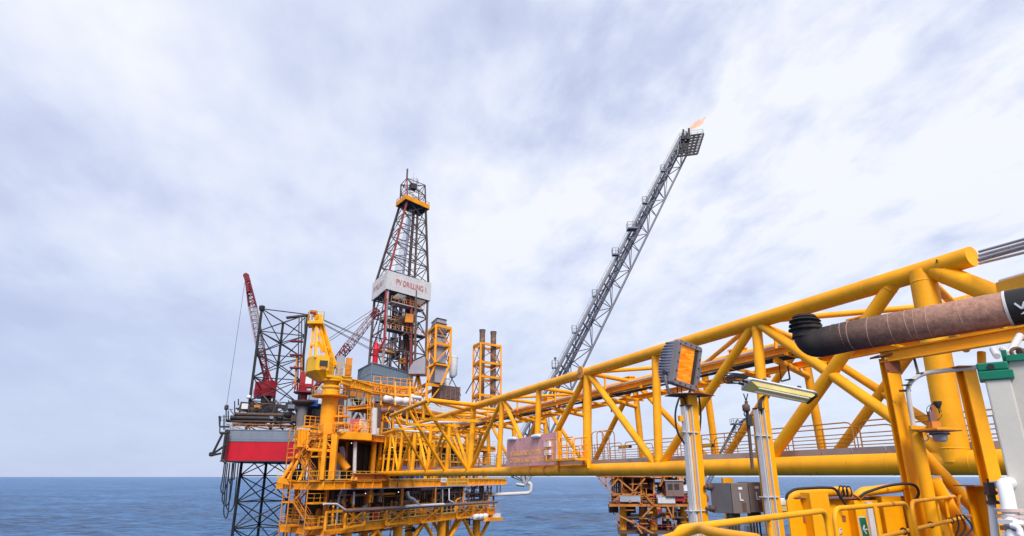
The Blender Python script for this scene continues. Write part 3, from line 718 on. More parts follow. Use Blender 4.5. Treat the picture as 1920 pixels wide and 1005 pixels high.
text_mb('NOTICE', c - PX * .7 + PN * .035 - UP * .1, PX, UP, .2, 1.4, .01).build('lettering', DK, w_)
c = L(665, 812, 93.5); t = thing('pink_board', 'faded pink panel leaning on the upper deck railing beside the stair', 'panel', tuple(c))
MB().box(c + UP * 1.0, PX * 1.2, PN * .05, UP * 1.0).build('panel', MAT['pink'], t); MB().bar(c + PX * 1.1, c + PX * 1.1 + UP * 2.3, .12, .12).build('post', MAT['pink'], t)
c = L(678, 812, 95); t = thing('control_cabinet', 'cream control cabinet on the upper deck beside the pink panel', 'cabinet', tuple(c))
MB().bx(c + UP * .9, 1.6, .8, 1.8, rzp).build('body', MAT['white'], t); MB().bx(c + UP * 1.85, 1.8, 1.0, .1, rzp).build('roof', MAT['white'], t)
# white lagged vessels and pipes on the top deck
for px, py, lb in ((727, 748, 'leftmost'), (748, 751, 'middle'), (764, 752, 'rightmost')):
    a = L(px, py, 101); t = thing('pressure_vessel', 'white lagged horizontal vessel on the upper gantry, %s of the three' % lb, 'vessel', tuple(a - UP * .6), 'white lagged vessels on the gantry')
    MB().lathe(a - PX * .9, [(.1, -.15), (.45, 0), (.55, .2), (.55, 1.7), (.45, 1.9), (.1, 2.05)], 12, axis=PX).build('shell', MAT['white'], t)
    MB().tube(a - PX * .5 - UP * .6, a - PX * .5, .12, 6).tube(a + PX * .5 - UP * .6, a + PX * .5, .12, 6).build('saddle', MAT['white'], t)
t = MB().path([L(770, 750, 103), L(772, 741, 103), L(776, 745, 103), L(790, 746, 105), L(793, 758, 105)], .3, 10, fillet=.8)
tag(t.build('bent_pipe', MAT['white']), 'white bent pipe on the top deck left of the bridge top chord', 'pipe')
# life raft canisters at the lower right corner, white boxes
for k, (px, py) in enumerate(((893, 968.5), (901, 968), (909, 967.3))):
    a = F(px, py, 1.3); t = thing('life_raft', 'white life raft canister on the lower deck corner, %s of the row' % ('left', 'middle', 'right')[k], 'life raft', tuple(a - UP * .5), 'life raft canisters')
    MB().lathe(a - PX * .75, [(.1, -.1), (.42, 0), (.45, .1), (.45, .7), (.49, .72), (.49, .8), (.45, .82), (.45, 1.4), (.42, 1.5), (.1, 1.6)], 12, axis=PX).build('canister', MAT['white'], t)
    MB().bx(a - UP * .45, 1.6, .6, .12, rzp).build('cradle', MAT['galv'], t)
a = L(925, 969, 138); t = thing('rescue_basket', 'white basket with rails on the platform corner over the sea', 'basket', tuple(a))
MB().bx(a, 3.0, 2.0, 1.3, rzp).build('tub', MAT['white'], t); rail(MB(), [a + PX * 1.5 + PN + UP * .6, a - PX * 1.5 + PN + UP * .6], 1.6, 1, .06, (.5,), 5).build('handrail', MAT['galv'], t)
MB().lathe(a + UP * .7 , [(.4, 0), (.4, 1), (.2, 1.6), (.2, 3.3)], 8).build('lamp_mast', DK, t)
MB().bar(F(905, 974, 1.2), L(934, 973, 138), 2.2, .6).build('corner_bracket', YF, plat)
# dark machines
for (px, py, Y, lb) in ((553, 894, 93, 'dark winch with drum standing behind the railing at the left end of the main deck'), (553, 958, 98, 'dark engine block on the small balcony at the lower left of the platform')):
    a = L(px, py, Y); t = thing('winch', lb, 'winch', tuple(a - UP))
    MB().bx(a, 2.6, 1.4, 1.6, .4).bx(a + UP * .95, 2.0, .9, .3, .4).build('frame', DK, t); MB().tube(a + V((-.9, -.8, .1)), a + V((.9, -.8, .1)), .55, 14).build('drum', MAT['black'], t)
    MB().tube(a + V((-.3, 0, 1.0)), a + V((-.3, 0, 2.0)), .1, 6).tube(a + V((.6, 0, 1.0)), a + V((.6, 0, 1.7)), .16, 6).build('exhaust', DK, t)

# ---- twin stack tower
def frame_tower(t, Nn, Rr, Ll, zs, w_, mat, diag=True, dmat=None, post='tower_post'):
    B = Rr + Ll - Nn; cs = [Nn, Rr, B, Ll]
    for c in cs: MB().bar(V((c.x, c.y, zs[0])), V((c.x, c.y, zs[-1])), w_, w_).build(post, mat, t)
    for z in zs[1:]:
        mb = MB()
        for i in range(4): a, b = cs[i], cs[(i + 1) % 4]; mb.bar(V((a.x, a.y, z)), V((b.x, b.y, z)), w_ * .9, w_ * 1.25)
        mb.build('ring_beam', mat, t)
    if diag:
        for i in range(4):
            mb = MB()
            for k in range(len(zs) - 1):
                a, b = cs[i], cs[(i + 1) % 4]
                if (k + i) % 2: a, b = b, a
                mb.bar(V((a.x, a.y, zs[k])), V((b.x, b.y, zs[k + 1])), w_ * .4, w_ * .4)
                if i % 2: mb.bar(V((b.x, b.y, zs[k])), V((a.x, a.y, zs[k + 1])), w_ * .35, w_ * .35)
            mb.build('diagonal_brace', dmat or mat, t)
def atZplan(px, py, z): q = atz(px, py, z); return V((q.x, q.y, 0))
YT = 130.0
Nn = L(901.6, 643, YT); zt = Nn.z; Rr = atZplan(939.4, 649.6, zt); Ll = atZplan(888, 649.6, zt); Nn0 = V((Nn.x, Nn.y, 0))
tw = thing('stack_tower', 'slim orange framed tower holding two rusty exhaust stacks, standing apart at the right', 'tower', (Nn.x, Nn.y, 11.2))
zz = [L(900, 762, YT).z, L(900, 740, YT).z, L(900, 704.8, YT).z, L(900, 678, YT).z, zt]
frame_tower(tw, Nn0, Rr, Ll, zz, .38, YF, True, YR)
for (x, yt) in ((904.5, 620), (925.2, 623.6)):
    p = L(x, yt, YT + 3.5); rs = paint('rusty_stack', (.17, .10, .08), .7, .55, (.42, .30, .24), .4, .6, spot=1.4)
    t = thing('exhaust_stack', 'rusty round exhaust stack in the orange tower, the %s one' % ('taller left' if x < 910 else 'shorter right'), 'chimney', (p.x, p.y, zz[0]), 'twin exhaust stacks')
    MB().lathe(V((p.x, p.y, 0)), [(.60, zz[0]), (.60, p.z - .4), (.66, p.z - .38), (.66, p.z)], 18).build('pipe', rs, t)
    MB().lathe(V((p.x, p.y, p.z)), [(.66, 0), (.70, .05), (.70, .2), (.5, .2), (.5, -.6)], 18, cap=False).build('rim', DK, t)
MB().tube(L(888, 712, YT + 1), L(873, 738, YT + 1), .12, 6).build('guy_strut', DK, tw)

# ---- grey duct tower
YT = 118.0
Nn = L(818.2, 610, YT); zt = Nn.z; Rr = atZplan(845.6, 616, zt); Ll = atZplan(803.8, 622, zt); Nn0 = V((Nn.x, Nn.y, 0))
tw = thing('duct_tower', 'yellow framed tower carrying the square grey duct next to the derrick', 'tower', (Nn.x, Nn.y, 11.2))
zz = [L(818, 680, YT).z, L(818, 643, YT).z, zt]
frame_tower(tw, Nn0, Rr, Ll, zz, .42, YF, True)
ex, ey = (Rr - Nn0), (Ll - Nn0)
fl = [Nn0, Rr, Rr + ey, Nn0 + ey]
MB().prism([(p.x, p.y) for p in fl], zz[0] - .3, zz[0] + .01).build('floor', YF, tw)
# lower, wider part of the frame
zl = [L(800, 760, YT).z, L(800, 720, YT).z, zz[0] - .2]
N2 = Nn0 + ex * -.35; frame_tower(tw, atZplan(800.5, 720, zl[1]), atZplan(827, 724, zl[1]), atZplan(768, 737, zl[1]), [zl[0], zl[1]], .42, YF, True)
mb = MB()
for a_, b_ in (((818, 680), (769, 706)), ((769, 706), (769, 737)), ((784, 698), (791, 736)), ((784, 698), (775, 733)), ((818, 681), (801, 720)), ((843, 684), (827, 722)), ((803, 690), (801, 720)), ((784, 698), (784, 738))):
    mb.bar(L(*a_, YT + 1), L(*b_, YT + 1), .36, .36)
mb.build('stair_frame', YF, tw)
g = thing('square_duct', 'tall square grey exhaust duct with panel seams inside the yellow tower', 'duct', (Nn.x, Nn.y, 16))
gm = paint('duct_grey', (.33, .31, .35), .45, .1, (.2, .15, .14), .15, .5)
zT = L(819, 593.5, YT).z
def sub(u0, v0, u1, v1): return [Nn0 + ex * u0 + ey * v0, Nn0 + ex * u1 + ey * v0, Nn0 + ex * u1 + ey * v1, Nn0 + ex * u0 + ey * v1]
dz = [zl[1] + .5, zz[0] + .3, zz[1] - .4, zz[1] + 1.6, zz[2] - 1.2, zz[2] + .2, zT - .9, zT]
for k in range(len(dz) - 1):
    s_ = .80 - .01 * k; q = sub(.1, .12, s_, .85); MB().prism([(p.x, p.y) for p in q], dz[k], dz[k + 1] - .09).build('duct_section', gm, g)
    q = sub(.07, .09, s_ + .03, .88); MB().prism([(p.x, p.y) for p in q], dz[k + 1] - .09, dz[k + 1]).build('flange', DK, g)
# curved elbow of the duct behind it
cc = L(786, 700, YT + 2); mb = MB(); prof = []
o_ = V((cc.x, cc.y, 0)); 
pts = []
for k in range(9):
    a = math.pi / 2 * k / 8; x, z = math.cos(a), math.sin(a); pts.append((x, z))
Q0 = L(801, 706, YT + 2); wv = (L(771, 706, YT + 2) - Q0); hv = UP * (L(786, 676, YT + 2).z - L(786, 706, YT + 2).z)
loop = [Q0] + [Q0 + wv * x + hv * z for x, z in pts]
mb.slab(loop, -3.5); tag(mb.build('duct_elbow', gm), 'rounded grey duct elbow beside the yellow duct tower', 'duct')
# silo with cone at right of the duct tower
p = L(848, 705, 124); sl = thing('silo', 'slim white silo on thin legs right of the duct tower', 'silo', (p.x, p.y, p.z - 4))
z1, z0 = L(848, 672, 124).z, L(848, 703, 124).z
MB().lathe(V((p.x, p.y, 0)), [(.5, z0 - .5), (.95, z0), (1.0, z1), (1.05, z1), (1.05, z1 + .4), (.2, z1 + .5)], 16).build('shell', MAT['white'], sl)
MB().tube(V((p.x - .5, p.y, z0)), V((p.x + 1.8, p.y, z0 - 4)), .1, 6).tube(V((p.x + .3, p.y, z0)), V((p.x - 1.4, p.y, z0 - 4)), .1, 6).build('leg', DK, sl)
p = L(834, 722, 122)
for k, x in enumerate((831, 838)):
    q = L(x, 730, 122); zt2 = L(x, 694, 122).z; sl = thing('upright_tank', 'white upright cylinder behind the yellow tower, the %s one' % ('left', 'right')[k], 'tank', tuple(q), 'white upright cylinders')
    MB().lathe(V((q.x, q.y, 0)), [(.4, q.z), (.42, q.z + .1), (.42, zt2 - .2), (.25, zt2)], 12).build('shell', MAT['white'], sl); MB().lathe(V((q.x, q.y, 0)), [(.46, q.z + 1.9), (.46, q.z + 2.05)], 12).build('band', MAT['galv'], sl)
# brown louvred module
q = L(826, 738, 120); mo = thing('louvred_module', 'long brown louvred equipment module on the top deck', 'module', tuple(q))
Pn, Pr, Pl = atZplan(826, 722, L(826, 722, 120).z), None, None
zt = L(826, 722, 120).z; a = V((q.x, q.y, 0)); b = atZplan(862, 726, zt); d_ = (b - a); e_ = V((-d_.y, d_.x, 0)).normalized() * 3
MB().prism([(p.x, p.y) for p in (a, b, b + e_, a + e_)], q.z - 1, zt).build('casing', BRN, mo)
mb = MB(); nn = V((d_.y, -d_.x, 0)).normalized() * .08
for k in range(9): z = q.z - .8 + (zt - q.z + .6) * k / 9; mb.bar(a + nn + UP * z, b + nn + UP * z, .12, .16)
for k in range(5): p = a.lerp(b, k / 4) + nn * 2; mb.bar(p + UP * (q.z - 1), p + UP * (zt + .1), .12, .1)
mb.build('louvre', MAT['pipebr'], mo)

# ---- yellow pedestal crane
cr = thing('pedestal_crane', 'yellow pedestal crane with A-frame and lowered lattice boom on the platform', 'crane', tuple(L(613, 812, 92)))
YC = 92.0; CRN = MAT['crane']
z_ = lambda y, Y=YC: L(615, y, Y).z
pc = V((L(614, 790, YC).x - .2, YC + 1, 0)); pc.x = ray(615, 790)[0] * (YC + 1)
MB().lathe(pc, [(1.15, z_(815)), (1.15, z_(745)), (1.3, z_(744)), (1.3, z_(742))], 24).build('pedestal', YF, cr)
MB().lathe(pc, [(2.6, z_(743)), (2.65, z_(743) + .1), (2.65, z_(741)), (1.2, z_(741))], 24).build('lower_gallery', YF, cr)
ring = [pc + V((math.cos(t) * 2.6, math.sin(t) * 2.6, z_(741))) for t in [i * math.pi / 8 for i in range(17)]]
rail(MB(), ring, 1.1, 1.2, .04, (.5,), 5).build('handrail', RF, cr)
MB().lathe(pc, [(1.25, z_(741)), (1.25, z_(727)), (1.5, z_(726)), (1.5, z_(722)), (1.1, z_(721)), (1.1, z_(715)), (1.9, z_(714)), (1.9, z_(711))], 24).build('slew_ring', CRN, cr)
# machinery house: half-hexagon body
def C(px, py, dY=0): return L(px, py, YC + dY)
def hx(ptsb, ptst): n = len(ptsb); mb = MB(); return mb.add(ptsb + ptst, [list(range(n))[::-1], [n + i for i in range(n)]] + [[i, (i + 1) % n, n + (i + 1) % n, n + i] for i in range(n)])
zt, zb_, zc = z_(671), z_(698), z_(713)
pl_t = [(575, 2.5), (578, -.6), (594, -2.2), (618, -1.6), (629, .8), (622, 4.5), (585, 5)]
top = [C(x, 671, d) for x, d in pl_t]; top = [V((p.x, p.y, zt)) for p in top]; bot = [V((p.x, p.y, zb_)) for p in top]
hx(bot, top).build('machine_house', CRN, cr)
lowp = [pc + (V((p.x, p.y, 0)) - pc) * .55 + UP * zc for p in top]
hx(lowp, [p - UP * .02 for p in bot]).build('house_underside', CRN, cr)
for (x, y, w_, h_) in ((607, 681, 2.2, 1.6), (585, 684, 1.2, 2.8), (606, 690, 1.5, .9)):
    p = C(x, y, -2.05 if x > 595 else -1.35); MB().box(p, (top[3] - top[2]).normalized() * w_ * .25 if x > 595 else (top[2] - top[1]).normalized() * w_ * .25, V((0, .04, 0)), UP * h_ * .25).build('hatch', DK if x == 607 else MAT['yelrust'], cr)
# rear platform with railing
pf = [C(612, 706, -1.6), C(657, 702, 1.5), C(654, 702, 5), C(622, 706, 5)]; zf = z_(705)
MB().prism([(p.x, p.y) for p in pf], zf - .35, zf).build('rear_platform', CRN, cr)
pp = [V((p.x, p.y, zf)) for p in pf]; rail(MB(), [pp[0], pp[1], pp[2]], 1.9, 1.0, .05, (.33, .66), 5).build('handrail', CRN, cr)
MB().bx(V((C(635, 690, 1).x, YC + 1.5, zf + 1.6)), 1.1, 1.1, 3.2, .3).build('winch_cabinet', MAT['grey'], cr)
MB().bx(V((C(653, 690, 2).x, YC + 2.2, zf + 1.7)), .9, .9, 2.6, .3).build('cooler', YR, cr)
for x0, x1 in ((640, 650), (650, 652), (636, 646)): MB().path([C(x0, 672, 2), C(x1, 673, 2), C(x1 + .5, 690, 2)], .05, 5).build('pipe_frame', MAT['galv'], cr)
# A-frame
topz = z_(601)
for (b_, t_, d0, d1, r) in (((580.6, 672), (589, 604), -.5, .4, .17), ((592, 671), (594, 602), -2, 0, .19), ((614, 671), (597.5, 603), -1, .2, .16), ((629, 685), (602.5, 603), 0, 1, .19), ((620, 672), (600, 603), 3.5, 1.6, .14)):
    MB().bar(C(*b_, d0), C(*t_, d1), r * 2, r * 2).build('a_frame_leg', MAT['yel'], cr)
for a_, b_ in (((582, 647), (619, 652)), ((590, 648), (591, 643)), ((600, 640), (614, 668)), ((597, 625), (606, 640)), ((606, 660), (596, 640))): MB().bar(C(*a_, -.6), C(*b_, -.4), .28, .28).build('a_frame_tie', MAT['yel'], cr)
ladder(MB(), C(608, 671, -.4), C(598, 608, .2), V((1, 0, 0)), .7, .45, .04, cage=False).build('ladder', YF, cr)
pf = [C(576, 606, -1), C(607, 601, -1), C(606, 600, 2.2), C(580, 603, 2.2)]; zf = z_(603)
MB().prism([(p.x, p.y) for p in pf], zf - .5, zf - .1).build('top_platform', CRN, cr)
rail(MB(), [V((p.x, p.y, zf)) for p in (pf[3], pf[0], pf[1], pf[2])], 1.3, 1.0, .04, (.5,), 5).build('handrail', CRN, cr)
MB().bx(V((C(595, 600).x, YC + .5, zf + .6)), 1.1, 1.1, 1.2, .3).lathe(V((C(592, 600).x, YC - .3, zf + .8)), [(.45, 0), (.45, .5)], 12, axis=V((0, 1, 0))).build('sheave_block', CRN, cr)
MB().tube(C(585, 600, -.5), C(585, 588, -.5), .06, 6).bx(C(588, 585.5, -.5), 1.1, .5, .45, .3).build('wind_cover', MAT['red'], cr)
for y, x1, y1 in ((600, 716, 648), (601.5, 718, 652), (607, 720, 667), (609, 722, 671)):
    MB().tube(C(608, y, .5), L(x1, y1, 118), .05, 5).build('boom_pendant', DK, cr)
# boom: foot plate girder and lattice lying to the right
bA, bB = C(634, 709, -1), L(768, 733, 108)
def sect(p, w_, h_, dirv): s = V((dirv.y, -dirv.x, 0)).normalized() * w_ / 2; return [p + s, p - s, p - s - UP * h_, p + s - UP * h_]
dv = bB - bA
cs, brr = lattice(sect(bA, 1.2, .9, dv), sect(bA.lerp(bB, .14), 2.2, 1.5, dv), 2, .11, .06)
A1, B1 = sect(bA.lerp(bB, .1), 1.9, 1.2, dv), sect(bB, 1.9, 1.2, dv)
cs2, brr2 = lattice(A1, B1, 18, .09, .045, 'z')
for c in cs2: c.build('boom_chord', YF, cr)
brr2.build('boom_lacing', YF, cr)
g1, g2 = C(640, 712, -1), L(698, 731, 97); MB().ibeam(g1, g2, .7, 1.1, .1).build('boom_foot', CRN, cr); MB().ibeam(g1 + UP * .3, A1[0], .5, .6, .08).build('boom_foot', CRN, cr)
DRD_ = paint('dull_red', (.22, .03, .03), .6, .3)
# ------------------------------------------------------------------ jack-up drilling rig behind the platform
YJ = 150.0
hA = L(422, 805, YJ); zT_, zB_ = hA.z, L(419, 865.5, YJ).z
a0 = V((hA.x, YJ, 0)); a1 = V((-20.0, 158.5, 0)); hd = (a1 - a0).normalized(); hb = V((-hd.y, hd.x, 0))
rig = thing('jackup_rig', 'grey and red hulled jack-up drilling rig standing on black lattice legs behind the platform', 'drilling rig', tuple(a0 + UP * zB_))
foot = [a0, a1, a1 + hb * 30, a0 + hd * 14 + hb * 42, a0 + hb * 20]
zm = L(420, 827, YJ).z
MB().prism([(p.x, p.y) for p in foot], zm, zT_).build('hull_upper', MAT['hull'], rig)
MB().prism([(p.x, p.y) for p in foot], zB_ + .25, zm - .004).build('hull_lower', MAT['hullred'], rig)
MB().prism([(p.x, p.y) for p in [a0 - hd * .15 - hb * .15, a1 - hb * .15, foot[2], foot[3], foot[4] - hd * .15]], zB_, zB_ + .245).build('keel_plate', DK, rig)
mb = MB()
for z in (zm, zT_ - .1): mb.bar(a0 - hb * .06 + UP * z, a1 - hb * .06 + UP * z, .12, .14)
for k in range(1, 8): p = a0.lerp(a1, k / 8) - hb * .03; mb.bar(p + UP * (zm + .1), p + UP * (zT_ - .2), .06, .06)
mb.build('rubbing_strake', MAT['hull'], rig)
rail(MB(), [a0 + hb * .3 + UP * zT_, a1 + hb * .3 + UP * zT_], 1.25, 1.5, .06, (.5,), 5).build('handrail', MAT['yelrust'], rig)
rail(MB(), [a0 + hb * .3 + UP * zT_, a0 + hb * 20 + UP * zT_], 1.25, 1.5, .06, (.5,), 5).build('handrail', MAT['grey'], rig)
p = a0 + hd * 29 - hb * .08 + UP * (zm + 1.0)
mb = MB()
for k in range(2): mb.bar(p + UP * k * .5, p + hd * 9 + UP * k * .5, .1, .1)
for k in range(6): mb.bar(p + hd * 1.8 * k, p + hd * 1.8 * k + UP * .5, .08, .08)
mb.build('draught_marks', MAT['white'], rig)
# a leg: three chords with X bracing; the triangle's corners traced on the photograph
def jleg(pts, ztop, zbot, n):
    cs, b = lattice([p + UP * zbot for p in pts], [p + UP * ztop for p in pts], n, .36, .14, 'x', seg=6)
    for c in cs: c.build('leg_chord', MAT['leg'], rig)
    b.build('leg_bracing', MAT['leg'], rig)
t1, t2, t3 = L(491, 579, 157), L(577, 592, 163), L(531, 604, 172)
zt = t1.z
g3 = [V((t1.x, 157, 0)), V((t2.x, 163, 0)), V((t3.x, 172, 0))]
jleg(g3, zt, zB_ - 50, 15)
MB().lathe(V((t1.x, 157, 0)), [(.6, zt - .5), (.75, zt), (.75, zt + .7), (.3, zt + .9)], 10).build('chord_cap', MAT['leg'], rig)
MB().bar(L(537, 596, 162), L(577, 591, 163), 1.6, .35).build('leg_top_walkway', BRN, rig)
for x in (558, 563, 569): MB().tube(L(x, 735, 160), L(x + 3, 592, 160), .14, 6).build('riser_pipe', DK, rig)
# deck clutter: pipe racks, trusses, winches and sheets on the rig deck
mb = MB()
for (y, x0, x1, r) in ((783, 432, 556, .55), (789, 425, 556, .35), (776, 440, 556, .4), (796, 436, 552, .3)):
    p, q = L(x0, y, 151), L(x1, y, 155); q.z = p.z; MB().tube(p, q, r, 10).build('rack_pipe', BRN if r < .5 else DK, rig)
for (a_, b_, w_) in (((452, 757), (560, 765), .9), ((478, 762), (502, 785), .6), ((515, 762), (515, 786), .8), ((548, 768), (526, 786), .6), ((460, 770), (478, 762), .5), ((560, 765), (562, 790), .6), ((470, 757), (470, 785), .6), ((528, 765), (552, 786), .35), ((540, 765), (518, 786), .35), ((452, 757), (447, 785), .3)):
    p, q = L(*a_, 156), L(*b_, 156); MB().bar(p, q, w_, w_).build('rack_truss_member', MAT['dark'], rig)
r_ = random.Random(21)
def lump(c, s, mat, nm, seed):
    bm = bmesh.new(); bmesh.ops.create_icosphere(bm, subdivisions=2, radius=1)
    mb = MB(); vs = []
    for v in bm.verts:
        k = 1 + .35 * noise.noise(v.co * 1.7 + V((seed, 0, 0))); vs.append(c + V((v.co.x * s[0] * k, v.co.y * s[1] * k, max(v.co.z, -.5) * s[2] * k)))
    mb.add(vs, [[v.index for v in f.verts] for f in bm.faces]); bm.free(); return mb.build(nm, mat, rig)
for k in range(22):
    x = r_.uniform(440, 575); y = r_.uniform(762, 797); c = L(x, y, r_.uniform(153, 160))
    if r_.random() < .5: MB().bx(c, r_.uniform(1, 3.4), r_.uniform(1, 2.5), r_.uniform(.7, 1.8), r_.uniform(0, 1)).build('deck_machine', r_.choice([DK, BRN, MAT['dark'], MAT['grey']]), rig)
    else: lump(c, (r_.uniform(1, 2.6), 1.4, r_.uniform(.5, 1.1)), r_.choice([DK, BRN]), 'tarpaulin_bundle', k)
for x in (520, 571): c = L(x, 760, 158); MB().lathe(c, [(.9, 0), (1, .3), (.9, .9), (.5, 1.3), (.1, 1.5)], 10).build('dome', r_.choice([MAT['white'], DK, MAT['grey']]), rig)
for (x, y0, y1) in ((424, 790, 766), (428, 790, 770), (440, 775, 752), (447, 760, 748), (420, 806, 778)): MB().tube(L(x, y0, 150), L(x, y1, 150), .14, 6).build('vent_post', DK, rig)
MB().lathe(L(424, 769, 150), [(.2, 0), (.5, .2), (.5, 1.0), (.3, 1.2)], 8).build('lamp_head', DK, rig)
MB().lathe(L(466, 748, 156), [(.2, 0), (.5, .2), (.55, .6), (.3, .9), (.05, 1.0)], 12).build('radome', MAT['white'], rig)
for (x, y, Y, sx, sz, m) in ((600, 745, 150, 5, 3, MAT['grey']), (590, 775, 150, 4, 6, DK), (640, 770, 148, 5, 6, BRN), (604, 752, 146, 2, 1.6, MAT['white']), (588, 757, 146, 3, 1.4, MAT['blue']), (610, 790, 146, 6, 5, DK), (655, 735, 140, 2.5, 3, BRN)):
    MB().bx(L(x, y, Y), sx, 3, sz, .4).build('deck_module', m, rig)
for k in range(70):
    x = r_.uniform(436, 580); y = r_.uniform(752, 798); c = L(x, y, r_.uniform(152, 159)); q = c + V((r_.uniform(-3, 3), r_.uniform(-1, 1), r_.choice((0, 0, 1.6, -1.6))))
    MB().bar(c, q, r_.choice((.15, .22, .35)), r_.choice((.15, .25, .35))).build('deck_steel', r_.choice([DK, DK, BRN, MAT['dark'], MAT['grey'], MAT['pipebr']]), rig) if k % 3 else MB().bx(c, r_.uniform(.4, 1.6), 1, r_.uniform(.4, 1.3), r_.uniform(0, 1)).build('deck_fitting', r_.choice([DK, BRN, MAT['white'], MAT['grey'], MAT['yelrust'], DRD_]), rig)
# left end: hanging frame, anchor rack, hoses
mb = MB()
for a_, b_, r in (((425, 806), (416, 862), .3), ((430, 808), (421, 864), .22), ((412, 800), (411, 780), .2), ((412, 800), (430, 800), .25), ((418, 812), (398, 852), .3), ((424, 834), (398, 852), .28), ((400, 853), (414, 850), .28), ((413, 812), (427, 812), .35), ((412, 812), (413, 780), .15), ((416, 862), (424, 868), .35)):
    MB().tube(L(*a_, 149), L(*b_, 149), r * .9, 7).build('anchor_rack_tube', DK, rig)
MB().lathe(L(396, 856, 149), [(.3, 0), (.6, .2), (.6, .8), (.3, 1.0)], 8).build('rack_foot', DK, rig)
rail(MB(), [L(413, 795, 149), L(432, 793, 150), ], 1.6, 1.2, .06, (.5,), 5).build('handrail', DK, rig)
for k, (x0, x1, yb) in enumerate(((424, 436, 952), (427, 433, 975), (431, 444, 962), (437, 439, 910), (421, 428, 930))):
    c = [L(x0, 868, 149), L(x0 - 4, 900, 149), L(x0 - 8, yb - 12, 149), L((x0 + x1) / 2 - 6, yb, 149), L(x1 - 5, yb - 14, 149), L(x1, 900, 149), L(x1 + 3, 868, 149)]
    tag(MB().path(c, .13, 6, fillet=2.5).build('hanging_hose', MAT['black']), 'black hose loop hanging under the rig hull, %s' % ('hanging far down at the left', 'the lowest hanging of all', 'second lowest, next to the leg', 'the shortest and straightest', 'short loop at the left edge')[k], 'hose', 'hose loops under the rig hull')

# gear-like red cranes ------------------------------------------------
def rig_crane(name, label, px, ytop, ybase, Y, boom_to, Yb, foot_xy, wid, red_frac, n, colr=1.9):
    t = thing(name, label, 'crane', tuple(L(px, ybase, Y)), 'red cranes on the drilling rig')
    c = L(px, ybase, Y); c0 = V((c.x, c.y, 0)); zt, zb = L(px, ytop, Y).z, c.z
    return t, c0, zt, zb
t, c0, zt, zb = rig_crane('deck_crane', 'red crane with its long boom raised steeply at the far left of the rig', 497, 745, 765, 164, None, 0, None, 0, 0, 0)
MB().lathe(c0, [(1.3, zb - 2), (1.3, zt)], 12).build('pedestal', DK, t)
hp = [L(478, 722, 164), L(505, 735, 161), L(519, 722, 163), L(516, 722, 168), L(486, 722, 169)]; z0, z1 = L(497, 744, 164).z, L(497, 716, 164).z
MB().prism([(p.x, p.y) for p in hp], z0, z1).build('machine_house', MAT['red'], t)
rail(MB(), [V((p.x, p.y, z0 + .5)) - V((0, .3, 0)) for p in hp[:3]], 1.3, 1.2, .06, (.5,), 5).build('handrail', MAT['red'], t)
for a_, b_ in (((492, 716), (501, 690)), ((510, 716), (501, 690)), ((501, 690), (499, 716))): MB().bar(L(*a_, 163), L(*b_, 163), .35, .35).build('gantry_leg', MAT['red'], t)
def boom(t, p, q, w0, w1, n, parts, rc=.13, rb=.06):
    dv = q - p; s = V((dv.y, -dv.x, 0)); s = s.normalized() if s.length > 1 else V((1, 0, 0)); s = V((1, .2, 0)).normalized() if abs(dv.normalized().z) > .8 else s; u = s.cross(dv).normalized()
    def sec(c, w_): return [c + s * w_ + u * w_, c - s * w_ + u * w_, c - s * w_ - u * w_, c + s * w_ - u * w_]
    def w_at(f): return w0 * .35 + (w0 - w0 * .35) * min(f / .12, 1) if f < .12 else (w0 if f < .75 else w0 + (w1 - w0) * (f - .75) / .25)
    for (f0, f1, m) in parts:
        k = max(1, round(n * (f1 - f0))); cs, b = lattice(sec(p.lerp(q, f0), w_at(f0)), sec(p.lerp(q, f1), w_at(f1)), k, rc, rb, 'z', seg=5)
        for c in cs: c.build('boom_chord', m, t)
        b.build('boom_lacing', m, t)
RW, RD = MAT['redwhite'], MAT['red']; DRD = paint('dark_red_lattice', (.20, .02, .03), .6, .2)
boom(t, L(503, 728, 163), L(464, 524, 158), .9, .45, 26, ((0, .36, DRD), (.36, .74, RW), (.74, 1, DRD)), .16, .09)
mb = MB(); p = L(461.5, 517, 158); MB().bar(L(465, 528, 158), p, .9, 1.2).lathe(p - V((0, .4, 0)), [(.7, 0), (.7, .8)], 12, axis=V((0, 1, 0))).build('boom_head', DRD, t)
MB().bar(L(467, 548, 158), L(464, 532, 158), 1.3, .8).build('sheave_frame', DRD, t)
MB().tube(L(460.5, 520, 158), L(424, 768, 150), .05, 5).build('hoist_wire', DK, t)
MB().tube(L(470, 560, 159), L(503, 692, 163), .07, 5).build('pendant_wire', MAT['galv'], t); MB().tube(L(472, 560, 159), L(506, 692, 163), .07, 5).build('pendant_wire', MAT['galv'], t)

t, c0, zt, zb = rig_crane('deck_crane', 'red crane with boom reaching right towards the derrick, half hidden by the yellow crane', 564, 752, 800, 140, None, 0, None, 0, 0, 0)
MB().lathe(c0, [(1.05, zb), (1.05, zt), (1.15, zt)], 16).build('pedestal', paint('pedestal_grey', (.17, .15, .15), .6, .3, (.09, .06, .05)), t)
MB().lathe(c0, [(1.2, zt - 1.2), (2.5, zt - .4), (2.55, zt - .2), (2.55, zt), (1, zt)], 20).build('gallery', BRN, t)
z2 = L(560, 728, 140).z; z3 = L(560, 738, 140).z
MB().lathe(c0, [(.75, zt), (.75, z3 - .2), (1.9, z3 - .1), (2.3, z3 + .1), (2.3, z3 + .35), (1, z3 + .35)], 16).build('slew_ring', DRD, t)
ring = [V((c0.x + 2.2 * math.cos(a), c0.y + 2.2 * math.sin(a), z3 + .35)) for a in [i * math.pi / 6 for i in range(13)]]; rail(MB(), ring, 1.2, 1.2, .05, (.5,), 5).build('handrail', RD, t)
c = L(569, 718, 140); MB().bx(c, 1.5, 1.8, 4.6, .3).build('machine_house', RD, t)
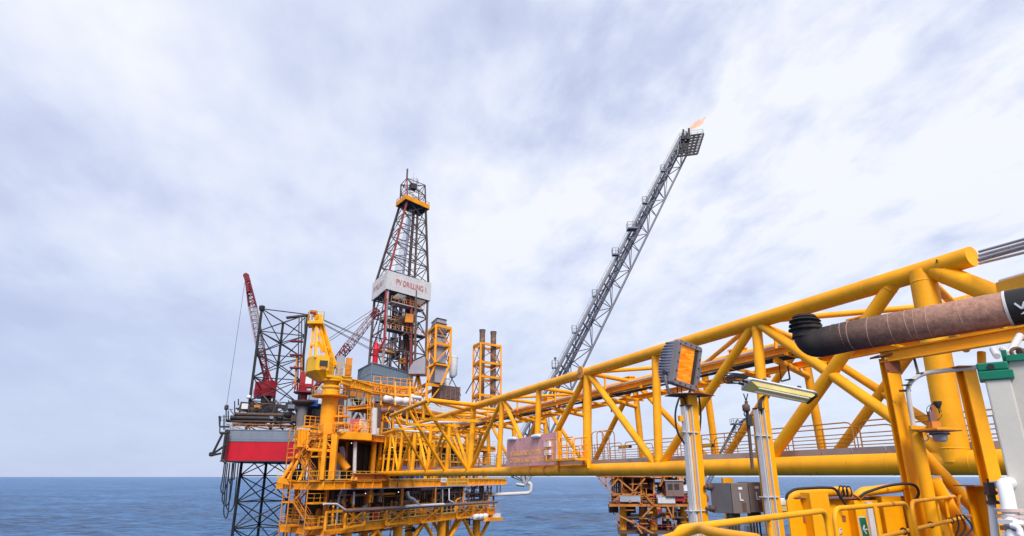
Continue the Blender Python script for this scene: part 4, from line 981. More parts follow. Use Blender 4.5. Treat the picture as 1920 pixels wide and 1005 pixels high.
c = L(581, 716, 139); MB().bx(c, 1.6, 1.8, 2.6, .3).build('cab', RD, t); MB().bx(c - V((0, .95, -.2)), 1.3, .1, 1.5, .3).build('cab_window', MAT['white'], t)
for y in (640, 666, 690): p = L(556, y, 140); MB().bx(p, 2.8, 1.6, .3, .2).build('mast_platform', DRD, t)
rail(MB(), [L(548, 727, 139), L(575, 729, 138)], 1.2, 1.0, .05, (.5,), 5).build('handrail', RD, t)
for x0, x1 in ((553, 557), (565, 566)): MB().bar(L(x0, 730, 140), L(x1, 668, 140), .35, .35).build('mast_leg', MAT['yelrust'], t)
boom(t, L(586, 733, 139), L(709, 580, 137), .75, .4, 30, ((0, .55, DRD), (.55, .9, RW), (.9, 1, DRD)), .11, .07)
for x1, y1, x2, y2 in ((614, 637, 712, 572), (617, 640, 716, 576), (596, 646, 614, 637), (597, 650, 617, 640)): MB().tube(L(x1, y1, 139), L(x2, y2, 137), .06, 5).build('boom_pendant', DK, t)

# ------------------------------------------------------------------ cantilever with derrick
YD = 140.0
def zof(y, Y): return L(760, y, Y).z
dk = thing('cantilever', 'grey panelled drill floor house on a dark steel cantilever under the derrick', 'drill floor', tuple(L(700, 760, 138)))
zt = L(698, 680, 136).z; n_ = L(698, 680, 136); r = atZplan(774, 701, zt); l = atZplan(672, 694, zt); n0 = V((n_.x, n_.y, 0)); zb = L(698, 722, 136).z
def pbox(n0, r, l, z0, z1): return MB().prism([(p.x, p.y) for p in (n0, r, r + l - n0, l)], z0, z1)
pan = paint('blue_grey_panel', (.19, .27, .33), .5, .05, (.15, .15, .16), .15, .4)
pbox(n0, r, l, zb - 3, zt).build('wind_wall', pan, dk)
mb = MB()
for (p, q) in ((n0, r), (l, n0)):
    k = int((q - p).length / .75); nn = V(((q - p).y, -(q - p).x, 0)).normalized() * .05
    for i in range(k + 1): c = p.lerp(q, i / k) + nn; mb.bar(c + UP * (zb - 2.9), c + UP * (zt - .05), .09, .1)
    mb.bar(p + nn + UP * (zb + 2.6), q + nn + UP * (zb + 2.6), .06, .12); mb.bar(p + nn + UP * zt, q + nn + UP * zt, .2, .2)
mb.build('wall_batten', MAT['hull'], dk)
n2 = L(662, 722, 134); z2 = n2.z; n20 = V((n2.x, n2.y, 0)); r2 = atZplan(735, 730, z2); l2 = n20 + V((-3, 6, 0)); z21 = L(662, 746, 134).z
pbox(n20, r2, l2, z21, z2).build('cantilever_girder', paint('soot_grey', (.13, .14, .16), .7, .35, (.07, .06, .05), .3, .5), dk)
mb = MB()
for i in range(9): c = n20.lerp(r2, i / 8); nn = V((.1, -.1, 0)); mb.bar(c + nn + UP * z21, c + nn + UP * z2, .25, .18)
mb.bar(n20 + UP * (z2 + .15), r2 + UP * (z2 + .15), 1, .3); mb.bar(n20 + UP * (z21 - .1), r2 + UP * (z21 - .1), 1.2, .45)
mb.build('girder_stiffener', MAT['hull'], dk)
for a_, b_, w_ in (((657, 748), (655, 795), .9), ((684, 748), (684, 795), .35), ((662, 752), (682, 788), .4), ((682, 752), (660, 790), .5), ((660, 771), (686, 771), .4), ((648, 750), (646, 795), .5), ((700, 748), (700, 795), .5)):
    MB().bar(L(*a_, 134), L(*b_, 134), w_, w_).build('cantilever_strut', MAT['grey'], dk)
MB().bx(L(675, 775, 139), 14, 3, 7, .9).build('mud_module', BRN, dk)
for x, y in ((662, 739), (675, 741), (690, 743)): MB().bx(L(x, y, 133), 1.2, .4, 1.0, .9).build('valve_box', MAT['yelrust'], dk)
# derrick
dr = thing('derrick', 'tall dark lattice drilling derrick with red posts and white wind wall lettered PV DRILLING 1', 'derrick', tuple(V((n0.x + 6, n0.y + 6, zt))))
DL = paint('derrick_steel', (.11, .075, .07), .6, .5, (.24, .08, .05), .3, .6); DR_ = paint('derrick_red', (.24, .035, .03), .6, .3, (.12, .05, .05), .2, .6)
DP = paint('derrick_pale', (.42, .36, .35), .6, .35, (.2, .08, .06), .2, .6)
# wind wall
Nw = L(727, 506.5, YD); zw1 = Nw.z; zw0 = L(726, 541.5, YD).z; Rw = atZplan(808.5, 531, zw1); Lw = atZplan(699, 531, zw1); Nw0 = V((Nw.x, Nw.y, 0)); Bw = Rw + Lw - Nw0
ww = paint('wind_wall_white', (.60, .58, .58), .55, .12, (.4, .32, .28), .15, .6)
for (p, q) in ((Nw0, Rw), (Lw, Nw0), (Rw, Bw), (Bw, Lw)):
    d_ = (q - p); nn = V((d_.y, -d_.x, 0)).normalized(); mb = MB(); k = int(d_.length / .3)
    for i in range(k):
        a, b = p.lerp(q, i / k), p.lerp(q, (i + .5) / k); c = p.lerp(q, (i + 1) / k)
        mb.box((a + b) / 2 + nn * .03 + UP * (zw0 + zw1) / 2, (b - a) / 2, nn * .03, UP * (zw1 - zw0) / 2)
    mb.box((p + q) / 2 - nn * .04 + UP * (zw0 + zw1) / 2, d_ / 2, nn * .04, UP * ((zw1 - zw0) / 2 - .02))
    mb.build('wind_wall', ww, dr)
ins = .8
e1, e2 = (Rw - Nw0), (Lw - Nw0)
d1 = e1.normalized(); nn = V((d1.y, -d1.x, 0)); o_ = Nw0 + d1 * (e1.length * .20) + nn * .085 + UP * (zw0 + (zw1 - zw0) * .38)
text_mb('PV DRILLING 1', o_, d1, UP, 1.35, e1.length * .68, .012).build('lettering', paint('letter_red', (.50, .04, .04), .6), dr)
d2 = -e2.normalized(); nn2 = V((d2.y, -d2.x, 0)); o_ = Lw + d2 * (e2.length * .12) + nn2 * .085 + UP * (zw0 + (zw1 - zw0) * .38)
text_mb('PV DRILLING 1', o_, d2, UP, 1.3, e2.length * .66, .012).build('lettering', paint('letter_faded', (.45, .22, .22), .6), dr)
MB().prism([(p.x, p.y) for p in (Nw0 + e1 * .05 + e2 * .55, Nw0 + e1 * .95 + e2 * .55, Nw0 + e1 * .95 + e2 * .96, Nw0 + e1 * .05 + e2 * .96)], zw0 + .3, zw0 + .5).build('racking_board', DK, dr)
MB().prism([(p.x, p.y) for p in (Nw0 + e1 * .02 + e2 * .05, Nw0 + e1 * .3 + e2 * .05, Nw0 + e1 * .3 + e2 * .55, Nw0 + e1 * .02 + e2 * .55)], zw0 + .3, zw0 + .5).build('racking_board', DK, dr)
def quad(fr, z):  # shrunken footprint about the wind wall centre
    c = (Nw0 + Bw) / 2; return [c + (p - c) * fr + UP * z for p in (Nw0, Rw, Bw, Lw)]
# traced sections: base, wind wall level, water table, crown top
def corners(N_, R_, L_, Y):
    n = L(*N_, Y); z = n.z; r = atZplan(*R_, z); l = atZplan(*L_, z); n = V((n.x, n.y, 0)); return [n + UP * z, r + UP * z, r + l - n + UP * z, l + UP * z]
zb0 = L(722, 690, 142).z
cA = [V((p.x, p.y, zb0)) for p in quad(.93, 0)]
cB = quad(.9, zw1)
cW = corners((764, 373), (798, 388), (750, 384), 142.5)
cT = corners((763, 334), (797, 347), (752, 346), 142.5)
def tower(c0, c1, n, rc, rb, mats, bmats, pat='x'):
    for i in range(4): MB().bar(c0[i], c1[i], rc * 2, rc * 2).build('derrick_leg', mats[i], dr)
    for i in range(4):
        mb = MB(); j = (i + 1) % 4
        for k in range(n):
            t0, t1 = k / n, (k + 1) / n; p, q, p2, q2 = c0[i].lerp(c1[i], t0), c0[j].lerp(c1[j], t0), c0[i].lerp(c1[i], t1), c0[j].lerp(c1[j], t1)
            if pat == 'x': mb.bar(p, q2, rb, rb); mb.bar(q, p2, rb, rb)
            else: m = p2.lerp(q2, .5); mb.bar(p, m, rb, rb); mb.bar(q, m, rb, rb)
            mb.bar(p2, q2, rb * 1.2, rb * 1.3)
        mb.build('derrick_bracing', bmats[i], dr)
tower(cA, [V((p.x, p.y, zw0)) for p in cB], 4, .26, .2, (DP, DL, DL, DL), (DL, DL, DL, DL), 'k')
tower(cB, cW, 5, .22, .15, (DR_, DL, DL, DL), (DL, DL, DL, DL))
tower(cW, cT, 2, .14, .11, (DR_, DL, DL, DL), (DL, DL, DL, DL))
# water table platform
cc = sum(cW, V()) / 4; q = [cc + (p - cc) * 1.28 for p in cW]
MB().prism([(p.x, p.y) for p in q], cW[0].z - .2, cW[0].z).build('water_table', DK, dr)
mb = MB()
for i in range(4): mb.bar(q[i], q[(i + 1) % 4], .3, 1.1)
mb.build('water_table_girder', YF, dr); rail(MB(), q + [q[0]], 1.3, 1.2, .05, (.5,), 5).build('handrail', MAT['yelrust'], dr)
ct = sum(cT, V()) / 4
MB().bx(ct + UP * -.6, 1.6, 1.6, 1.5, .5).build('crown_block', DK, dr)
for i in range(4): MB().bar(cT[i], ct - UP * .3, .16, .16).build('crown_beam', DL, dr)
MB().tube(ct, ct + UP * 3.4, .05, 5).tube(ct, ct + UP * .01, .05, 5).build('antenna', MAT['grey'], dr)
MB().tube(ct + V((.8, .3, 0)), ct + V((.8, .3, 2.6)), .05, 5).build('antenna', MAT['grey'], dr)
rail(MB(), [ct + V((-.8, -.8, 0)), ct + V((1.2, -.8, 0)), ct + V((1.2, .8, 0))], 1.3, .8, .05, (.5,), 5).build('handrail', MAT['galv'], dr)
MB().tube(cT[0], cT[0] + UP * 2.6, .22, 8).build('gin_pole', DL, dr)
# inside: travelling block, drill lines, stands of pipe, standpipe
ctr = sum(cA, V()) / 4
for (dx, dy, r_a, m, z0, z1) in ((1.2, 0, .38, DL, zb0, cW[0].z - 1), (3.2, 1.0, .28, DL, zb0, cW[0].z - 1), (.2, 1.2, .2, DL, zb0, zw0), (2.2, -1, .22, DR_, zb0, zw0 + 2), (2.0, 1.2, .5, BRN, zb0, zw0), (-2.6, 1, .12, DL, zb0, zw0), (-1.7, 1, .12, DL, zb0, zw0), (-3.6, 1, .12, DL, zb0, zw0), (-2.2, -1.4, .10, DL, zb0, zw0 - 6), (3.6, -1.2, .2, DL, zb0, cW[0].z - 4)):
    b = ctr + V((dx, dy, 0)); tt = ct + V((dx * .45, dy * .45, 0)) if z1 > zw0 + 5 else b
    MB().tube(V((b.x, b.y, z0)), V((tt.x, tt.y, z1)), r_a, 8).build('inner_pipe', m, dr)
PALE = paint('drill_line_pale', (.50, .52, .66), .5)
for k in range(6): b = ctr + V((-3.0 + k * .35, 1.0, 0)); MB().tube(V((b.x, b.y, zw1 - 1)), V((ct.x - .6 + k * .16, ct.y, cW[0].z - 1)), .05, 5).build('drill_line', PALE, dr)
b = ctr + V((-.2, .5, 0)); MB().tube(V((b.x, b.y, zw1 - 1)), V((ct.x - .3, ct.y, cW[0].z - 4)), .35, 8).build('service_loop', PALE, dr)
# platforms inside the lower derrick, red wire guides, stairs
for (z, f0, f1, m) in ((zof(612, 140), .05, .95, DK), (zof(598, 140), -.05, .3, DK), (zof(655, 140), -.1, .25, MAT['yelrust']), (zof(560, 140), .1, .9, DP)):
    c4 = [V((p.x, p.y, 0)) for p in cA]; g_ = [c4[0].lerp(c4[1], f0), c4[0].lerp(c4[1], f1)]; w_ = (c4[3] - c4[0]) * .25
    MB().prism([(p.x, p.y) for p in (g_[0], g_[1], g_[1] + w_, g_[0] + w_)], z - .25, z).build('platform', m, dr)
    rail(MB(), [g_[0] + UP * z, g_[1] + UP * z], 1.2, 1.2, .06, (.5,), 5).build('handrail', MAT['yelrust'], dr)
stair(MB(), L(705, 640, 142), L(722, 556, 140), 1.1, V((.5, .8, 0)), 24).build('stair_flight', BRN, dr)
for a_, b_ in (((707, 662), (724, 632)), ((700, 680), (706, 655))): MB().tube(L(*a_, 139), L(*b_, 139), .25, 8).build('red_pipe', RD, dr)
MB().tube(L(720, 640, 139), L(724, 545, 139), .2, 8).build('standpipe', RD, dr)
for x, m in ((770, DR_), (778, BRN)): MB().bar(L(x, 700, 147), L(x + 2, 545, 147), .5, .5).build('guide_rail', m, dr)
r9 = random.Random(4)
c4 = [V((p.x, p.y, 0)) for p in cA]
for k in range(46):
    z = r9.uniform(zb0, zw0 - 3); f0, f1, g0_, g1_ = r9.random(), r9.random(), r9.uniform(0, .9), r9.uniform(0, .9)
    P_ = lambda f, g_: c4[0].lerp(c4[1], f) + (c4[3] - c4[0]) * g_
    m = r9.choice((DL, DL, BRN, DP, DK, DK))
    if k % 3 == 0: p = P_(.35 + .5 * f0, .3 + .6 * g0_); MB().tube(p + UP * z, p + UP * min(z + r9.uniform(5, 12), zw0), r9.choice((.1, .16, .26)), 6).build('inner_pipe', m, dr)
    elif k % 3 == 1: MB().bar(P_(f0, g0_) + UP * z, P_(f1, g1_) + UP * (z + r9.uniform(0, 3)), .2, .22).build('inner_beam', m, dr)
    else: MB().bx(P_(.3 + .6 * f0, g0_) + UP * z, r9.uniform(.6, 2), r9.uniform(.6, 1.4), r9.uniform(.5, 2.2), f1).build('inner_equipment', r9.choice((BRN, DK, MAT['yelrust'], DL)), dr)
MB().tube(L(748, 400, 141), L(722, 505, 139), .05, 5).build('guy_wire', MAT['galv'], dr)
p = L(703, 681, 139); t = thing('accumulator_bottle', 'bright red upright bottle on the drill floor edge left of the derrick', 'cylinder', tuple(p))
zt_ = L(703, 646, 139).z
MB().lathe(V((p.x, p.y, 0)), [(.5, p.z - 1), (.62, p.z), (.62, zt_ - 1.2), (.72, zt_ - 1.2), (.72, zt_ - 1.0), (.6, zt_ - .9), (.55, zt_), (.25, zt_ + .5), (.2, zt_ + .9)], 14).build('bottle', paint('bright_red', (.60, .005, .015), .4), t)
MB().lathe(V((p.x, p.y, 0)), [(.75, p.z + 1.6), (.75, p.z + 1.9)], 14).build('band', RD, t)

# ------------------------------------------------------------------ flare boom
fb = thing('flare_boom', 'long grey lattice flare boom slanting up to the right with small balconies along it', 'flare boom', tuple(L(985, 893, 142)))
GV = paint('boom_grey', (.16, .155, .19), .45, .12, (.12, .09, .09), .15, .6, metal=.2)
Yb0, Yb1 = 142.0, 150.0
def ln(a_, b_, y, Ya, Yb):
    t = (y - a_[1]) / (b_[1] - a_[1]); return at(a_[0] + (b_[0] - a_[0]) * t, y, Ya + (Yb - Ya) * t)
lt, lb = (1276, 257), (1041, 702); rt, rb_ = (1292, 285), (1098, 679)
ex_ = 1.0
def base(a_, b_, yend): t = (yend - a_[1]) / (b_[1] - a_[1]); return (a_[0] + (b_[0] - a_[0]) * t, yend)
lB, rB = base(lt, lb, 880), base(rt, rb_, 905)
A_ = [at(*lB, Yb0 - 3), at(*rB, Yb0 + 1), at((lB[0] + rB[0]) / 2 - 6, 895, Yb0 + 6)]
B_ = [at(1276, 259, Yb1), at(1291, 283, Yb1 + .5), at(1283, 268, Yb1 + 3)]
cs, br = lattice(A_, B_, 17, .27, .11, 'z', horiz=True, seg=7)
for k, c in enumerate(cs): c.build('boom_chord', GV, fb)
br.build('boom_lacing', GV, fb)
mA, mB = (A_[0] * .55 + A_[2] * .45), (B_[0] * .6 + B_[2] * .4)
for k, (o_, r) in enumerate(((0, .27), (.75, .2))):
    o_ = V((o_, 0, -.3 * o_)); MB().tube(mA + o_, mB + o_ * .5, r, 10).build('flare_pipe', GV, fb)
mb = MB()
for k in range(17): p = A_[0].lerp(B_[0], (k + .5) / 17); q = mA.lerp(mB, (k + .5) / 17) + V((.9, 0, -.5)); mb.bar(p, q, .3, .3)
mb.build('pipe_support', GV, fb)
wa, wb = A_[0] + V((-.3, -.3, .4)), B_[0] + V((-.3, -.3, .3))
d_ = (wb - wa).normalized()
MB().bar(wa, wb, .6, .1).build('walkway', GV, fb)
rail(MB(), [wa + V((-.2, -.4, 0)), wb + V((-.2, -.4, 0))], .8, 2.6, .045, (.5,), 5).build('handrail', MAT['galv'], fb)
for (x, y, s_) in ((1046, 690, 1.0), (1082, 624, .75), (1120, 556, .75), (1159, 478, 1.05), (1190, 430, 1.6), (1214, 381, .75), (1248, 321, .7)):
    c = at(x - 5, y, 144.5); mb = MB(); mb.bx(c, 1.5 * s_, 1.5 * s_, .3)
    h = .72 * s_; rail(mb, [c + V((-h, h, .1)), c + V((-h, -h, .1)), c + V((h, -h, .1)), c + V((h, h, .1))], 1.5, 1.0, .05, (.5,), 5); mb.bar(c, c + V((1.4, 0, -1.2)), .25, .25)
    mb.build('balcony', GV, fb)
MB().tube(at(1042, 700, 144), at(1041, 674, 144), .1, 6).lathe(at(1041, 674, 144), [(.3, 0), (.3, .5)], 8).build('lamp_pole', GV, fb)
# grated head platform seen from below
Yh = 150
tl, tr, brr_, bl = at(1276, 257, Yh + 2.5), at(1319, 251, Yh + 3), at(1307, 288.5, Yh - 2), at(1271, 293, Yh - 2.5)
zz_ = None
mb = MB()
for k in range(8): mb.bar(tl.lerp(bl, k / 7), tr.lerp(brr_, k / 7), .42, .42)
for k in range(6): mb.bar(tl.lerp(tr, k / 5), bl.lerp(brr_, k / 5), .42, .40)
mb.build('head_grating', DK, fb)
MB().slab([tl.lerp(tr, .22).lerp(bl, .35), tl.lerp(tr, .55).lerp(bl, .3), bl.lerp(brr_, .45).lerp(tl, .25), bl.lerp(brr_, .1).lerp(tl, .2)], .5).build('head_plate', DK, fb)
rail(MB(), [bl, tl, tr, brr_], 1.5, 1.6, .05, (.5,), 5).build('handrail', MAT['galv'], fb)
for k, (x, y, y2, r) in enumerate(((1281, 262, 243, .36), (1286, 262, 246, .2), (1291.5, 262, 241, .4), (1280, 262, 250, .5), (1289.5, 262, 249, .45))):
    p, q = at(x, y, 150), at(x + .3, y2, 150); MB().lathe(p, [(r, 0), (r, (q - p).length * .6), (r * .75, (q - p).length * .65), (r * .75, (q - p).length)], 10, axis=q - p).build('flare_tip', DK, fb)
# flame: two tongues of burning gas
fm = bpy.data.materials.new('flame'); fm.use_nodes = True; t_ = fm.node_tree; t_.nodes.clear()
def flame_mat():
    L_ = t_.links.new; o = N(t_, 'ShaderNodeOutputMaterial'); e = N(t_, 'ShaderNodeEmission'); tr_ = N(t_, 'ShaderNodeBsdfTransparent'); mx = N(t_, 'ShaderNodeMixShader')
    tc = N(t_, 'ShaderNodeTexCoord'); nz = N(t_, 'ShaderNodeTexNoise'); nz.inputs['Scale'].default_value = .9; nz.inputs['Detail'].default_value = 5; L_(tc.outputs['Object'], nz.inputs[0])
    r = N(t_, 'ShaderNodeValToRGB'); L_(nz.outputs[0], r.inputs[0]); e_ = r.color_ramp.elements
    e_[0].position = .38; e_[0].color = (1, .20, .08, 1); e_[1].position = .62; e_[1].color = (1, .52, .20, 1)
    L_(r.outputs[0], e.inputs[0]); e.inputs[1].default_value = 1.1
    lw = N(t_, 'ShaderNodeLayerWeight'); lw.inputs[0].default_value = .35
    m = N(t_, 'ShaderNodeMapRange'); L_(lw.outputs['Facing'], m.inputs[0]); m.inputs[1].default_value = 0; m.inputs[2].default_value = .9; m.inputs[3].default_value = .48; m.inputs[4].default_value = .95
    m2 = N(t_, 'ShaderNodeMath', operation='ADD'); m2.use_clamp = True; mr = N(t_, 'ShaderNodeMapRange'); L_(nz.outputs[0], mr.inputs[0]); mr.inputs[1].default_value = .3; mr.inputs[2].default_value = .7; mr.inputs[3].default_value = .3; mr.inputs[4].default_value = -.15
    L_(m.outputs[0], m2.inputs[0]); L_(mr.outputs[0], m2.inputs[1])
    L_(m2.outputs[0], mx.inputs[0]); L_(e.outputs[0], mx.inputs[1]); L_(tr_.outputs[0], mx.inputs[2]); L_(mx.outputs[0], o.inputs[0])
flame_mat()
fl_ = thing('flare_flame', 'small orange flame blown to the right off the tip of the flare boom', 'flame', tuple(at(1293, 241, 150)))
for k, (a_, b_, r) in enumerate((((1294, 240), (1323, 220), .62), ((1296, 241), (1318, 231), .38))):
    p, q = at(*a_, 150), at(*b_, 150); pts, rs = [], []
    for j in range(15):
        f = j / 14; pts.append(p.lerp(q, f) + V((0, .3 * math.sin(f * 9 + k), .30 * math.sin(f * 7 + k * 2) * f + .25 * noise.noise(V((f * 6, k, 0)))))); rs.append(max(.03, r * (math.sin(math.pi * min(1, f * .8 + .12)) ** .8) * (1 + .5 * noise.noise(V((f * 8, k + 3, 0))))))
    MB().path(pts, rs, 12).build('flame_tongue', fm, fl_)
# ------------------------------------------------------------------ distant wellhead platform on the right
YW = 200.0
def D(px, py, d=0): return at(px, py, YW + d)
wp = thing('wellhead_platform', 'small rusty orange wellhead platform far off on the water behind the bridge', 'platform', tuple(D(1230, 1000)))
OR = paint('rusty_far_orange', (.50, .17, .03), .7, .5, (.10, .035, .02), .4, .4, spot=1.5, streak=.3)
WR = [OR, OR, BRN, MAT['pipebr'], DK]
def dslab(xs, y, d0, d1, th, mat, nm):
    z = D(xs[0], y).z; q = [D(xs[0], y, d0), D(xs[1], y, d0), D(xs[1], y, d1), D(xs[0], y, d1)]; return MB().prism([(p.x, p.y) for p in q], z - th, z).build(nm, mat, wp)
dslab((1118, 1325), 890.5, -8, 10, .6, OR, 'deck_plate'); dslab((1146, 1322), 926, -7, 9, .5, OR, 'deck_plate'); dslab((1142, 1322), 943, -8, 9, .7, OR, 'deck_plate'); dslab((1165, 1290), 966, -6, 8, .5, BRN, 'deck_plate'); dslab((1158, 1310), 992, -7, 8, .8, BRN, 'deck_plate')
rail(MB(), [D(1120, 890, -8), D(1325, 890, -8)], 1.2, 2.2, .07, (.5,), 5).build('handrail', OR, wp)
rail(MB(), [D(1142, 943, -8), D(1322, 943, -8)], 1.2, 2.2, .07, (.5,), 5).build('handrail', OR, wp)
rail(MB(), [D(1158, 992, -7), D(1310, 992, -7)], 1.2, 2.2, .07, (.5,), 5).build('handrail', DRD, wp)
for x, w_ in ((1168, 1.1), (1225, 1.25), (1202, .7), (1210, .6), (1281, 1.0), (1252, .5)):
    MB().tube(D(x, 943, -3), at(x + 1, 1040, YW - 2), w_ * .95, 12).build('jacket_leg', MAT['yelfar'] if w_ > .9 else OR, wp)
for x in (1148, 1152, 1166, 1186, 1202, 1226, 1250, 1268, 1290, 1312): MB().bar(D(x, 891, -6), D(x, 943, -6), .5, .5).build('deck_post', OR if x % 4 else BRN, wp)
for a_, b_ in (((1122, 896), (1150, 926)), ((1136, 893), (1136, 912)), ((1120, 893), (1152, 897)), ((1158, 897), (1200, 932)), ((1209, 897), (1185, 926)), ((1186, 926), (1203, 946)), ((1150, 926), (1225, 928)), ((1146, 912), (1160, 896)), ((1150, 940), (1166, 926)), ((1206, 924), (1226, 946)), ((1223, 950), (1204, 970)), ((1236, 912), (1246, 897)), ((1250, 948), (1270, 990)), ((1186, 975), (1204, 1000)), ((1160, 966), (1225, 1000)), ((1262, 975), (1262, 948))):
    MB().bar(D(*a_, -8), D(*b_, -8), .4, .4).build('deck_brace', OR, wp)
stair(MB(), D(1206, 926, -8.5), D(1224, 946, -8.5), 1.4, V((0, 1, 0)), 10, .05).build('stair_flight', OR, wp)
mb = MB(); 
stair(mb, D(1238, 912, -9), D(1247, 893, -9), 1.4, V((0, 1, 0)), 8, .05); mb.build('stair_flight', OR, wp)
rr = random.Random(5)
for k in range(150):
    lev = rr.choice(((893, 924), (928, 941), (946, 964), (968, 990), (893, 924))); x = rr.uniform(1150, 1318); y0 = rr.uniform(*lev); m = rr.choice(WR + [MAT['pipebr'], MAT['galv']])
    if rr.random() < .45: MB().tube(D(x, y0, rr.uniform(-5, 4)), D(min(x + rr.uniform(6, 45), 1320), y0, rr.uniform(-5, 4)), rr.choice((.15, .25, .4)), 6).build('pipe' if k < 90 else 'deck_pipe', m, wp)  # both names are the same level pipes
    elif rr.random() < .6: d_ = rr.uniform(-5, 4); MB().path([D(x, lev[0], d_), D(x, lev[1], d_), D(x + 4, lev[1], d_)], rr.choice((.15, .25, .3)), 6).build('pipe', m, wp)
    else: MB().bx(D(x, y0, rr.uniform(-4, 5)), rr.uniform(1.2, 4), 2, rr.uniform(.8, 2.4)).build('equipment', m, wp)
for x0, x1, y0, y1, m in ((1170, 1225, 896, 940, BRN),):
    p, q = D(x0, y1, 4), D(x1, y0, 4); MB().box((p + q) / 2, V(((q.x - p.x) / 2, 0, 0)), V((0, .3, 0)), UP * (q.z - p.z) / 2).build('back_wall', m, wp)
for k in range(80):
    lev = rr.choice(((893, 924), (928, 941), (928, 941), (946, 964), (968, 990))); x = rr.uniform(1148, 1316); d_ = rr.uniform(-8.2, -6.5)
    q = D(x, rr.uniform(*lev), d_); e_ = rr.choice((V((0, 0, 2.2)), V((2.5, 0, 0)), V((1.6, 0, 1.8)), V((-1.6, 0, 1.8))))
    if k % 4: MB().bar(q, q + e_, .18, .2).build('light_steel', rr.choice((OR, OR, MAT['yelrust'], MAT['pipebr'], DRD)), wp)
    else: MB().bx(q, rr.uniform(.5, 1.8), .8, rr.uniform(.4, 1.3)).build('fitting', rr.choice((MAT['tray'], OR, MAT['grey'], DRD, MAT['yelrust'])), wp)
# control cabin, boats and blocks on it
p = D(1262, 916, -7); t = thing('control_cabin', 'small white cabin with windows on the far wellhead platform', 'cabin', tuple(D(1262, 926, -7)))
MB().bx(p, 5.2, 4, 4.2).build('wall', MAT['pipebr'], t); MB().bx(p + V((0, 0, 2.2)), 5.8, 4.6, .25).build('roof', MAT['grey'], t)
for dx in (-1.3, .6): MB().bx(p + V((dx, -2.02, .5)), 1.4, .1, 1.6).build('window', DK, t)
for k, (x, y, w_, m, lb) in enumerate(((1283, 921, 2.5, MAT['white'], 'white enclosed box beside the cabin on the far platform'), (1275, 940, 3, MAT['red'], 'red skid on the middle deck of the far platform'), (1249, 944, 5, MAT['tray'], 'long low pale box on the middle deck of the far platform'), (1181, 941, 6, MAT['grey'], 'long grey tank under the left side of the far platform deck'), (1311, 912, 2.2, MAT['white'], 'white box hanging on the right edge of the far platform'))):
    p = D(x, y, -7.5); t = thing('equipment_box', lb, 'box', tuple(p)); MB().bx(p + UP * .8, w_, 1.6, 1.6).build('body', m, t, .1); MB().bx(p + UP * 1.66, w_ * 1.04, 1.7, .12).build('lid', m, t)
# its own small grey boom rising to the right, with landing and antenna
sb = thing('stair_boom', 'thin grey lattice boom rising to the right off the far platform behind the bridge railing', 'boom', tuple(D(1308, 946, -9)))
a, b = D(1306, 950, -9), at(1345, 872, 190)
cs, brx = lattice([a + V((-.5, 0, 0)), a + V((.5, 0, 0)), a + V((0, 0, .9))], [b + V((-.5, 0, 0)), b + V((.5, 0, 0)), b + V((0, 0, .9))], 9, .2, .07, 'z', seg=5)
for c in cs: c.build('boom_chord', GV, sb)
brx.build('boom_lacing', GV, sb)
c2 = at(1386, 795, 184); a = b
cs, brx = lattice([a + V((-.8, 0, 0)), a + V((.8, 0, 0)), a + V((0, 1, 1.4))], [c2 + V((-.8, 0, 0)), c2 + V((.8, 0, 0)), c2 + V((0, 1, 1.4))], 8, .18, .08, 'z', seg=5)
for c in cs: c.build('boom_chord', GV, sb)
brx.build('boom_lacing', GV, sb)
mb = MB(); mb.bx(c2, 4.2, 3, .4); rail(mb, [c2 + V((-2.1, 1.5, .2)), c2 + V((-2.1, -1.5, .2)), c2 + V((2.1, -1.5, .2)), c2 + V((2.1, 1.5, .2))], 1.2, 1.2, .06, (.5,), 5); mb.build('landing', GV, sb)
MB().tube(c2, at(1398, 785, 184), .4, 6).build('strut', DK, sb); 
for a_, b_ in (((1310, 945), (1300, 915)), ((1302, 915), (1296, 900)), ((1325, 915), (1300, 897))): MB().tube(D(*a_, -9), D(*b_, -9), .22, 6).build('strut', GV, sb)
mb = MB(); p = D(1316, 938, -9); 
t = thing('riser_clamp', 'rusty knuckle of machinery hanging over the water at the right end of the far platform', 'bracket', tuple(p)); MB().bx(p, 3.2, 2, 1.2, .3).lathe(p + V((1.2, 0, 0)), [(.8, 0), (1.0, .6), (.6, 1.6)], 8).build('frame', paint('rust_red', (.30, .07, .03), .8, .4), t); MB().bar(p + V((-3, 0, -.8)), p + V((1, 0, .2)), .5, .5).build('arm', OR, t)

# ------------------------------------------------------------------ the things on the near deck
FL = -1.42
YN = MAT['yelnear']
# sheet of deck below, seen by nothing but carrying the posts
o = MB().prism([(-.6, 1.2), (2.4, 2.2), (8.5, 9.6), (14, 14), (20, 12), (12, -6), (-4, -6)], FL - .08, FL).build('deck_floor', MAT['galv']); o['kind'] = 'structure'
